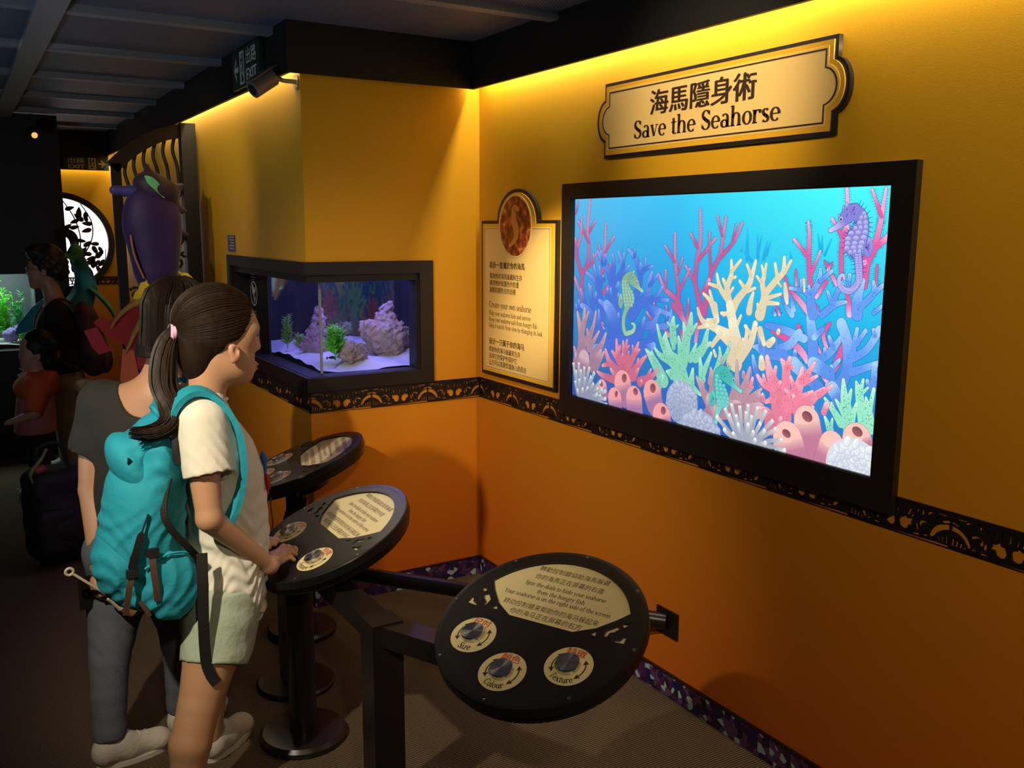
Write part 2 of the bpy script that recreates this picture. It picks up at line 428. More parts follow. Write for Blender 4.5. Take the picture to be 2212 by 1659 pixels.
# ------------------------------------------------------------------ smooth-union solid modelling (bodies, cloth, rocks, lanterns)
def _sdf(p, X, Y, Z):
    k = p[0].lstrip('-&')
    if k in ('c', 'x'):
        a = np.array(p[1]); b = np.array(p[2]); ba = b - a
        px = X - a[0]; py = Y - a[1]; pz = Z - a[2]
        raw = (px * ba[0] + py * ba[1] + pz * ba[2]) / (ba @ ba); t = np.clip(raw, 0, 1)
        d = np.sqrt((px - ba[0] * t) ** 2 + (py - ba[1] * t) ** 2 + (pz - ba[2] * t) ** 2) - (p[3] + (p[4] - p[3]) * t)
        if k == 'x': d = np.maximum(d, (raw - 1) * math.sqrt(ba @ ba))
        return d
    if k == 'e':
        c, r, yaw = p[1], p[2], p[3]; pitch = p[5] if len(p) > 5 else 0.0
        px = X - c[0]; py = Y - c[1]; pz = Z - c[2]
        ca, sa = math.cos(yaw), math.sin(yaw)
        px, py = px * ca + py * sa, -px * sa + py * ca
        if pitch:
            cp, sp = math.cos(pitch), math.sin(pitch); px, pz = px * cp + pz * sp, -px * sp + pz * cp
        k0 = np.sqrt((px / r[0]) ** 2 + (py / r[1]) ** 2 + (pz / r[2]) ** 2) + 1e-9
        k1 = np.sqrt((px / r[0] ** 2) ** 2 + (py / r[1] ** 2) ** 2 + (pz / r[2] ** 2) ** 2) + 1e-9
        return k0 * (k0 - 1) / k1
    if k == 'l':
        K = np.array(p[1]); yaw = p[2]
        z = np.clip(Z, K[0, 0], K[-1, 0])
        cx, cy, rx, ry = [np.interp(z.ravel(), K[:, 0], K[:, i]).reshape(z.shape) for i in (1, 2, 3, 4)]
        px = X - cx; py = Y - cy; ca, sa = math.cos(yaw), math.sin(yaw)
        px, py = px * ca + py * sa, -px * sa + py * ca
        d = (np.sqrt((px / rx) ** 2 + (py / ry) ** 2) - 1) * np.minimum(rx, ry)
        return np.maximum(d, np.maximum(K[0, 0] - Z, Z - K[-1, 0]))
    if k == 'b':
        c, r, yaw, rd = p[1], p[2], p[3], p[5] if len(p) > 5 else 0.01
        px = X - c[0]; py = Y - c[1]; pz = Z - c[2]; ca, sa = math.cos(yaw), math.sin(yaw)
        px, py = px * ca + py * sa, -px * sa + py * ca
        qx = np.abs(px) - r[0] + rd; qy = np.abs(py) - r[1] + rd; qz = np.abs(pz) - r[2] + rd
        return np.sqrt(np.maximum(qx, 0) ** 2 + np.maximum(qy, 0) ** 2 + np.maximum(qz, 0) ** 2) + np.minimum(np.maximum(qx, np.maximum(qy, qz)), 0) - rd
    if k == 'p':   # half space: keep (q - p1).n <= 0
        n = np.array(p[2], float); n /= np.linalg.norm(n)
        return (X - p[1][0]) * n[0] + (Y - p[1][1]) * n[1] + (Z - p[1][2]) * n[2]

def _bounds(p):
    k = p[0].lstrip('-&')
    if k in ('c', 'x'):
        a = np.array(p[1]); b = np.array(p[2]); r = max(p[3], p[4]); return np.minimum(a, b) - r, np.maximum(a, b) + r
    if k in ('e', 'b'):
        c = np.array(p[1]); r = p[2]; m = max(r) if (p[3] or len(p) > 5) else None
        rr = np.array([m, m, m]) if m else np.array(r); return c - rr, c + rr
    if k == 'l':
        K = np.array(p[1]); m = max(K[:, 3].max(), K[:, 4].max())
        return np.array([K[:, 1].min() - m, K[:, 2].min() - m, K[0, 0]]), np.array([K[:, 1].max() + m, K[:, 2].max() + m, K[-1, 0]])

def sdf_mesh(prims, h, name='body', disp=None, smooth=True, relax=0):
    """prims: tuples; name prefix '-' subtracts, '&' intersects; p[4]/p[5] carry the blend k"""
    lo = np.array([1e9] * 3); hi = -lo
    for p in prims:
        if p[0][0] in '-&' or p[0] == 'p': continue
        a, b = _bounds(p); lo = np.minimum(lo, a); hi = np.maximum(hi, b)
    lo -= 4 * h; hi += 4 * h
    n = np.ceil((hi - lo) / h).astype(int) + 1
    ax = [lo[i] + h * np.arange(n[i]) for i in range(3)]
    D = np.full(n, 1.0, np.float32)
    for p in prims:
        op = p[0][0]
        k = (p[5] if p[0].lstrip('-&') in ('c', 'x') and len(p) > 5 else p[4] if p[0].lstrip('-&') in ('e', 'b') and len(p) > 4 else p[3] if p[0].lstrip('-&') in ('l', 'p') and len(p) > 3 else 0.0)
        if op == '&':
            X, Y, Z = np.meshgrid(*ax, indexing='ij', sparse=True)
            d = _sdf(p, X, Y, Z); np.maximum(D, d, out=D); continue
        if p[0].lstrip('-') == 'p':
            X, Y, Z = np.meshgrid(*ax, indexing='ij', sparse=True); np.maximum(D, -_sdf(p, X, Y, Z), out=D); continue
        a, b = _bounds(p); m = k + 4 * h
        i0 = np.maximum(np.floor((a - m - lo) / h).astype(int), 0); i1 = np.minimum(np.ceil((b + m - lo) / h).astype(int) + 1, n)
        if (i1 <= i0).any(): continue
        sl = tuple(slice(i0[i], i1[i]) for i in range(3))
        X, Y, Z = np.meshgrid(*[ax[i][sl[i]] for i in range(3)], indexing='ij')
        d = _sdf(p, X, Y, Z).astype(np.float32); S = D[sl]
        if op == '-': d = -d
        if k > 0:
            if op == '-':
                hh = np.maximum(k - np.abs(S - d), 0) / k; D[sl] = np.maximum(S, d) + hh * hh * k / 4
            else:
                hh = np.maximum(k - np.abs(S - d), 0) / k; D[sl] = np.minimum(S, d) - hh * hh * k / 4
        else:
            D[sl] = np.maximum(S, d) if op == '-' else np.minimum(S, d)
    if disp is not None:
        X, Y, Z = np.meshgrid(*ax, indexing='ij', sparse=True); D += disp(X, Y, Z).astype(np.float32)
    return _nets(D, lo, h, name, smooth, relax)

def _nets(D, lo, h, name, smooth, relax):
    S = D < 0
    c8 = np.zeros(np.array(D.shape) - 1, np.int8)
    offs = [(i, j, k) for i in (0, 1) for j in (0, 1) for k in (0, 1)]
    sh = c8.shape
    for o in offs: c8 += S[o[0]:o[0] + sh[0], o[1]:o[1] + sh[1], o[2]:o[2] + sh[2]]
    act = (c8 > 0) & (c8 < 8)
    ids = np.argwhere(act); idx = np.full(sh, -1, np.int64); idx[act] = np.arange(len(ids))
    V = [D[ids[:, 0] + o[0], ids[:, 1] + o[1], ids[:, 2] + o[2]] for o in offs]
    acc = np.zeros((len(ids), 3)); cnt = np.zeros(len(ids))
    for a in range(8):
        for b in range(a + 1, 8):
            oa, ob = np.array(offs[a]), np.array(offs[b])
            if np.abs(oa - ob).sum() != 1: continue
            m = (V[a] < 0) != (V[b] < 0)
            t = V[a][m] / (V[a][m] - V[b][m])
            acc[m] += oa + t[:, None] * (ob - oa); cnt[m] += 1
    P = (ids + acc / cnt[:, None]) * h + lo
    F = []
    for axn in range(3):
        s0 = [slice(None)] * 3; s1 = [slice(None)] * 3; s0[axn] = slice(0, -1); s1[axn] = slice(1, None)
        A = S[tuple(s0)]; B = S[tuple(s1)]; e = np.argwhere(A != B)
        u, v = [i for i in range(3) if i != axn]
        e = e[(e[:, u] > 0) & (e[:, v] > 0) & (e[:, u] < sh[u]) & (e[:, v] < sh[v])]
        if len(e) == 0: continue
        inside = A[e[:, 0], e[:, 1], e[:, 2]]
        q = []
        for du, dv in ((-1, -1), (0, -1), (0, 0), (-1, 0)):
            c = e.copy(); c[:, u] += du; c[:, v] += dv; q.append(idx[c[:, 0], c[:, 1], c[:, 2]])
        q = np.stack(q, 1)
        flip = inside if axn != 1 else ~inside
        q = np.where(flip[:, None], q, q[:, ::-1]); F.append(q)
    F = np.concatenate(F)
    if relax:
        ed = np.concatenate([F[:, [0, 1]], F[:, [1, 2]], F[:, [2, 3]], F[:, [3, 0]]])
        for _ in range(relax):
            s = np.zeros_like(P); n = np.zeros(len(P))
            np.add.at(s, ed[:, 0], P[ed[:, 1]]); np.add.at(n, ed[:, 0], 1)
            np.add.at(s, ed[:, 1], P[ed[:, 0]]); np.add.at(n, ed[:, 1], 1)
            P = P * 0.5 + 0.5 * s / n[:, None]
    me = bpy.data.meshes.new(name)
    me.vertices.add(len(P)); me.vertices.foreach_set('co', P.astype(np.float32).ravel())
    me.loops.add(F.size); me.loops.foreach_set('vertex_index', F.astype(np.int32).ravel())
    me.polygons.add(len(F)); me.polygons.foreach_set('loop_start', np.arange(0, F.size, 4, dtype=np.int32))
    me.polygons.foreach_set('loop_total', np.full(len(F), 4, np.int32))
    me.polygons.foreach_set('use_smooth', np.full(len(F), smooth))
    me.update(calc_edges=True); me.validate()
    return me

# ================================================================== THE SETTING
RX, BY, SX, FY = 2.12, 3.81, 1.273, 9.0        # right wall x, alcove wall y, side wall x, far wall y
CZ = 2.50                                       # ceiling
def struct(o): o['kind'] = 'structure'; return o

struct(MB().box((-4, -2.5, -0.1), (2.4, 10.0, 0.0)).build('floor', M_CARPET))
ceil = struct(MB().box((-4, -2.5, CZ + 0.02), (2.4, 10.0, CZ + 0.1)).build('ceiling', M_CEIL))
for k in range(9):                              # cross beams below the mesh panels
    y = 1.36 + 0.86 * k
    MB().box((-4, y - 0.03, CZ - 0.01), (2.05 if y < 3.7 else 1.2, y + 0.03, CZ + 0.02)).build('beam', M_GREYBEAM, ceil)
for x in (-1.9, 0.36):
    MB().box((x - 0.05, -2.5, CZ - 0.03), (x + 0.05, 9.0, CZ - 0.01)).build('runner_beam', M_GREYBEAM, ceil)

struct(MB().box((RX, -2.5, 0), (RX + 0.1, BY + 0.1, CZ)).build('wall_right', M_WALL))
# tank opening: x 1.273..1.80 on the alcove side, y 3.81..5.06 on the passage side, z 1.045..1.50
TZ0, TZ1, TX1, TY1 = 1.045, 1.50, 1.80, 5.06
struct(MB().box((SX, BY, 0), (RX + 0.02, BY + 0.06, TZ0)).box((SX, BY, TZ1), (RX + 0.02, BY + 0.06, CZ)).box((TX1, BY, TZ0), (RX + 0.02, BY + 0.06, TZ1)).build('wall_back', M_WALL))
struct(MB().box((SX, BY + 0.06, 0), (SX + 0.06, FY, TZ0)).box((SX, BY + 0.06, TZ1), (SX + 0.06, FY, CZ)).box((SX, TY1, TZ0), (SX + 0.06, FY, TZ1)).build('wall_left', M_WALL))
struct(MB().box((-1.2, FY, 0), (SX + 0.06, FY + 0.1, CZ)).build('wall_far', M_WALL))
# black partition on the left with an aquarium opening
PY = 7.60
struct(MB().box((-2.5, PY, 0), (0.705, PY + 0.12, 0.80)).box((-2.5, PY, 1.36), (0.705, PY + 0.12, CZ)).box((0.47, PY, 0.80), (0.705, PY + 0.12, 1.36)).box((-2.5, PY, 0.80), (-0.9, PY + 0.12, 1.36)).build('wall_partition', M_BLACK))

# soffit boards (black) hung in front of the wall tops
SO = 0.06; SZ = 2.318
struct(MB().box((RX - SO - 0.015, -2.5, SZ), (RX - SO, BY - SO, CZ + .04)).build('trim_1', M_BLACK))
struct(MB().box((SX - SO - 0.015, BY - SO - 0.015, SZ), (RX - SO, BY - SO, CZ + .04)).build('trim_2', M_BLACK))
struct(MB().box((SX - SO - 0.015, BY - SO, SZ), (SX - SO, FY, CZ + .04)).build('trim_3', M_BLACK))
struct(MB().box((-1.2, FY - 0.10, 2.19), (SX - SO, FY - 0.085, CZ + .04)).build('trim_4', M_BLACK))

# skirting printed with shards, thin dark top bead
def skirting(name, a, b):
    t = struct(MB().box(a, b).build(name, M_MOSAIC))
    MB().box((a[0] - 0.001, a[1] - 0.001, b[2]), (b[0], b[1], b[2] + 0.006)).build('top_bead', M_FRAME, t)
skirting('baseboard_right', (RX - 0.012, -2.5, 0), (RX, BY, 0.084))
skirting('baseboard_back', (SX - 0.012, BY - 0.012, 0), (RX - 0.012, BY, 0.084))
skirting('baseboard_left', (SX - 0.012, BY, 0), (SX, FY, 0.084))

# ------------------------------------------------------------------ fretwork band
def fret_tile():
    """one repeat of the carved band, unit width 0..1, height 0..0.4; holes are the openings"""
    H = []
    def mir(pts): H.append(pts); H.append([(1 - x, y) for x, y in pts][::-1])
    def arcband(cx, cy, r0, r1, a0, a1, n=10):
        return circ(cx, cy, r1, n=n, a0=a0, a1=a1) + circ(cx, cy, r0, n=n, a0=a0, a1=a1)[::-1]
    # wave scales at both ends (half motif on each end)
    def cres(cx, cy, x0, y0, x1, y1, a0, a1): return circ(cx, cy, x1, y1, 12, a0, a1) + circ(cx, cy, x0, y0, 12, a0, a1)[::-1]
    mir(cres(0.0, 0.03, 0.150, 0.165, 0.195, 0.235, 10, 88))
    for i in range(4):
        x = 0.012 + i * 0.036; mir([(x, 0.035), (x + 0.024, 0.035), (x + 0.034, 0.125 - i * 0.014), (x + 0.010, 0.135 - i * 0.014)])
    mir(cres(0.0, 0.245, 0.05, 0.03, 0.09, 0.062, 15, 88))
    mir([(0.02, 0.355), (0.16, 0.358), (0.12, 0.335), (0.06, 0.330)])
    mir(arcband(0.17, 0.30, 0.028, 0.048, -10, 170, 8))
    mir(arcband(0.235, 0.17, 0.03, 0.058, -60, 170, 10))
    mir([(0.19, 0.05), (0.25, 0.05), (0.235, 0.075), (0.2, 0.085)])
    mir([(0.24, 0.30), (0.275, 0.27), (0.27, 0.33), (0.25, 0.355)])
    mir([(0.29, 0.34), (0.315, 0.27), (0.325, 0.28), (0.31, 0.355)])
    mir([(0.285, 0.10), (0.315, 0.09), (0.325, 0.15), (0.305, 0.21), (0.295, 0.16)])
    mir([(0.265, 0.035), (0.345, 0.035), (0.33, 0.062), (0.28, 0.070)])
    # flower: petals and two rounded openings in the middle
    mir([(0.332, 0.10), (0.352, 0.135), (0.385, 0.125), (0.395, 0.085), (0.43, 0.062), (0.472, 0.080), (0.486, 0.14), (0.468, 0.195), (0.435, 0.20), (0.428, 0.235), (0.395, 0.20), (0.348, 0.212), (0.360, 0.165)])
    mir([(0.43, 0.245), (0.452, 0.232), (0.44, 0.32), (0.425, 0.345)])
    mir([(0.382, 0.245), (0.412, 0.225), (0.395, 0.285), (0.355, 0.335)])
    mir([(0.345, 0.235), (0.375, 0.215), (0.36, 0.25), (0.335, 0.275)])
    mir([(0.40, 0.048), (0.46, 0.05), (0.45, 0.06), (0.41, 0.062)])
    H.append([(0.488, 0.24), (0.512, 0.24), (0.508, 0.345), (0.492, 0.345)])
    return H

FT = fret_tile()
def fret_band(name, o, ax, length, z0, hgt, tile):
    """o = start point, ax = direction along the wall as seen left to right"""
    t = empty(name, o); t['kind'] = 'structure'
    n = max(1, round(length / tile)); w = length / n; k = hgt / 0.4
    me = plate_mesh([[(0, 0), (w, 0), (w, hgt), (0, hgt)]] + [[(x * w, y * k) for x, y in h] for h in FT], 0.006, 'fret_panel')
    ax = Vector(ax)
    for i in range(n):
        p = Vector(o) + ax * (w * i)
        obj('fret_panel', me, M_FRET, t, frame_M((p.x, p.y, z0), ax, (0, 0, 1)))
    return t
fret_band('trim_5', (RX - 0.0005, BY, 0), (0, -1, 0), 4.96, 0.897, 0.096, 0.31)
fret_band('trim_6', (SX, BY - 0.0005, 0), (1, 0, 0), RX - SX, 0.897, 0.096, 0.28)
fret_band('trim_7', (SX - 0.0005, 8.7, 0), (0, -1, 0), 8.7 - BY, 0.897, 0.096, 0.31)
fret_band('trim_8', (0.72, FY - 0.0005, 0), (1, 0, 0), SX - 0.72, 1.19, 0.07, 0.25)

# ------------------------------------------------------------------ big screen on the right wall
scr = empty('video_screen', (2.117, 2.30, 0.95))
tag(scr, 'large framed video screen showing a bright coral reef with three seahorses', 'screen')
fr0 = (1.494, 3.088, 0.942, 1.877); op = (1.566, 3.026, 1.027, 1.819)
fx = 2.096
for nm, a, b in (('frame_rail', (fr0[0], op[3]), (fr0[1], fr0[3])), ('frame_rail', (fr0[0], fr0[2]), (fr0[1], op[2])), ('frame_stile', (fr0[0], op[2]), (op[0], op[3])), ('frame_stile', (op[1], op[2]), (fr0[1], op[3]))):
    MB().box((fx, a[0], a[1]), (RX, b[0], b[1])).build(nm, M_FRAME, scr)
for a, b in (((1.566, 1.027), (1.569, 1.819)), ((3.023, 1.027), (3.026, 1.819)), ((1.566, 1.027), (3.026, 1.030)), ((1.566, 1.816), (3.026, 1.819))):
    MB().box((2.100, a[0], a[1]), (2.1175, b[0], b[1])).build('inner_bezel', M_BLACK, scr)

def vcol_emit():
    m = bpy.data.materials.new('lit_screen_picture'); m.use_nodes = True
    nt = m.node_tree; nt.nodes.clear(); N = nt.nodes.new; L = nt.links.new
    a = N('ShaderNodeVertexColor'); a.layer_name = 'paint'; e = N('ShaderNodeEmission'); e.inputs[1].default_value = 1.0
    g = N('ShaderNodeBsdfGlossy'); g.inputs['Roughness'].default_value = 0.12; g.inputs[0].default_value = (0.04, 0.04, 0.04, 1)
    ad = N('ShaderNodeAddShader'); o = N('ShaderNodeOutputMaterial')
    L(a.outputs[0], e.inputs[0]); L(e.outputs[0], ad.inputs[0]); L(g.outputs[0], ad.inputs[1]); L(ad.outputs[0], o.inputs[0]); return m
M_LCD = vcol_emit()

class Art:
    """flat coloured shapes on the screen; s (mm from left), t (mm from bottom), layer height d (mm)"""
    def __init__(self): self.v = []; self.f = []; self.c = []
    def pt(self, s, t, d, c): self.v.append((2.1165 - d * 0.001, 3.025 - s * 0.001, 1.02 + t * 0.001)); self.c.append(c); return len(self.v) - 1
    def stroke(self, pts, d, c0, c1, grow=0.0, sub=5):
        P = bez([(p[0], p[1], p[2] / 10) for p in pts], sub); n = len(P)
        c0 = np.array(c0); c1 = np.array(c1); prev = None
        for i, (s, t, r) in enumerate(P):
            a = P[max(i - 1, 0)]; b = P[min(i + 1, n - 1)]; dx, dy = b[0] - a[0], b[1] - a[1]; l = math.hypot(dx, dy) or 1
            nx, ny = -dy / l, dx / l; r += grow; u = i / (n - 1)
            col = tuple(c0 + (c1 - c0) * max(0, u * 1.6 - 0.6)); 
            q = (self.pt(s - nx * r, t - ny * r, d, col), self.pt(s + nx * r, t + ny * r, d, col))
            if prev: self.f.append((prev[0], q[0], q[1], prev[1]))
            prev = q
        for (s, t, r), (s2, t2, _), cc in ((P[0], P[1], c0), (P[-1], P[-2], c1)):
            r += grow; an = math.atan2(t - t2, s - s2)
            self.f.append(tuple(self.pt(s + r * math.cos(an + k), t + r * math.sin(an + k), d, tuple(cc)) for k in np.linspace(-PI / 2, PI / 2, 9)))
    def ell(self, s, t, rx, ry, d, c, c2=None, n=18, rot=0):
        c2 = c2 or c; c = np.array(c); c2 = np.array(c2); vs = []
        for k in range(n):
            a = 2 * PI * k / n; x = rx * math.cos(a); y = ry * math.sin(a)
            u = 0.5 + 0.5 * math.sin(a)
            vs.append(self.pt(s + x * math.cos(rot) - y * math.sin(rot), t + x * math.sin(rot) + y * math.cos(rot), d, tuple(c2 + (c - c2) * u)))
        self.f.append(tuple(vs))
    def line(self, s0, t0, s1, t1, w, d, c):
        l = math.hypot(s1 - s0, t1 - t0) or 1; nx, ny = -(t1 - t0) / l * w, (s1 - s0) / l * w
        self.f.append((self.pt(s0 - nx, t0 - ny, d, c), self.pt(s1 - nx * .4, t1 - ny * .4, d, c), self.pt(s1 + nx * .4, t1 + ny * .4, d, c), self.pt(s0 + nx, t0 + ny, d, c)))
    def clip(self, s0=-6, s1=1458, t0=4, t1=802):
        y0, y1 = 3.025 - s1 * .001, 3.025 - s0 * .001; z0, z1 = 1.02 + t0 * .001, 1.02 + t1 * .001
        self.v = [(x, min(max(y, y0), y1), min(max(z, z0), z1)) for x, y, z in self.v]
    def build(self, name, parent):
        self.clip()
        me = bpy.data.meshes.new(name); me.from_pydata(self.v, [], self.f); me.update()
        ca = me.color_attributes.new('paint', 'FLOAT_COLOR', 'POINT')
        ca.data.foreach_set('color', np.array([(*c[:3], 1.0) for c in self.c], np.float32).ravel())
        return obj(name, me, M_LCD, parent)
def C(h): return tuple(lin(h)[:3])
def mixc(a, b, u): return tuple(np.array(a) * (1 - u) + np.array(b) * u)
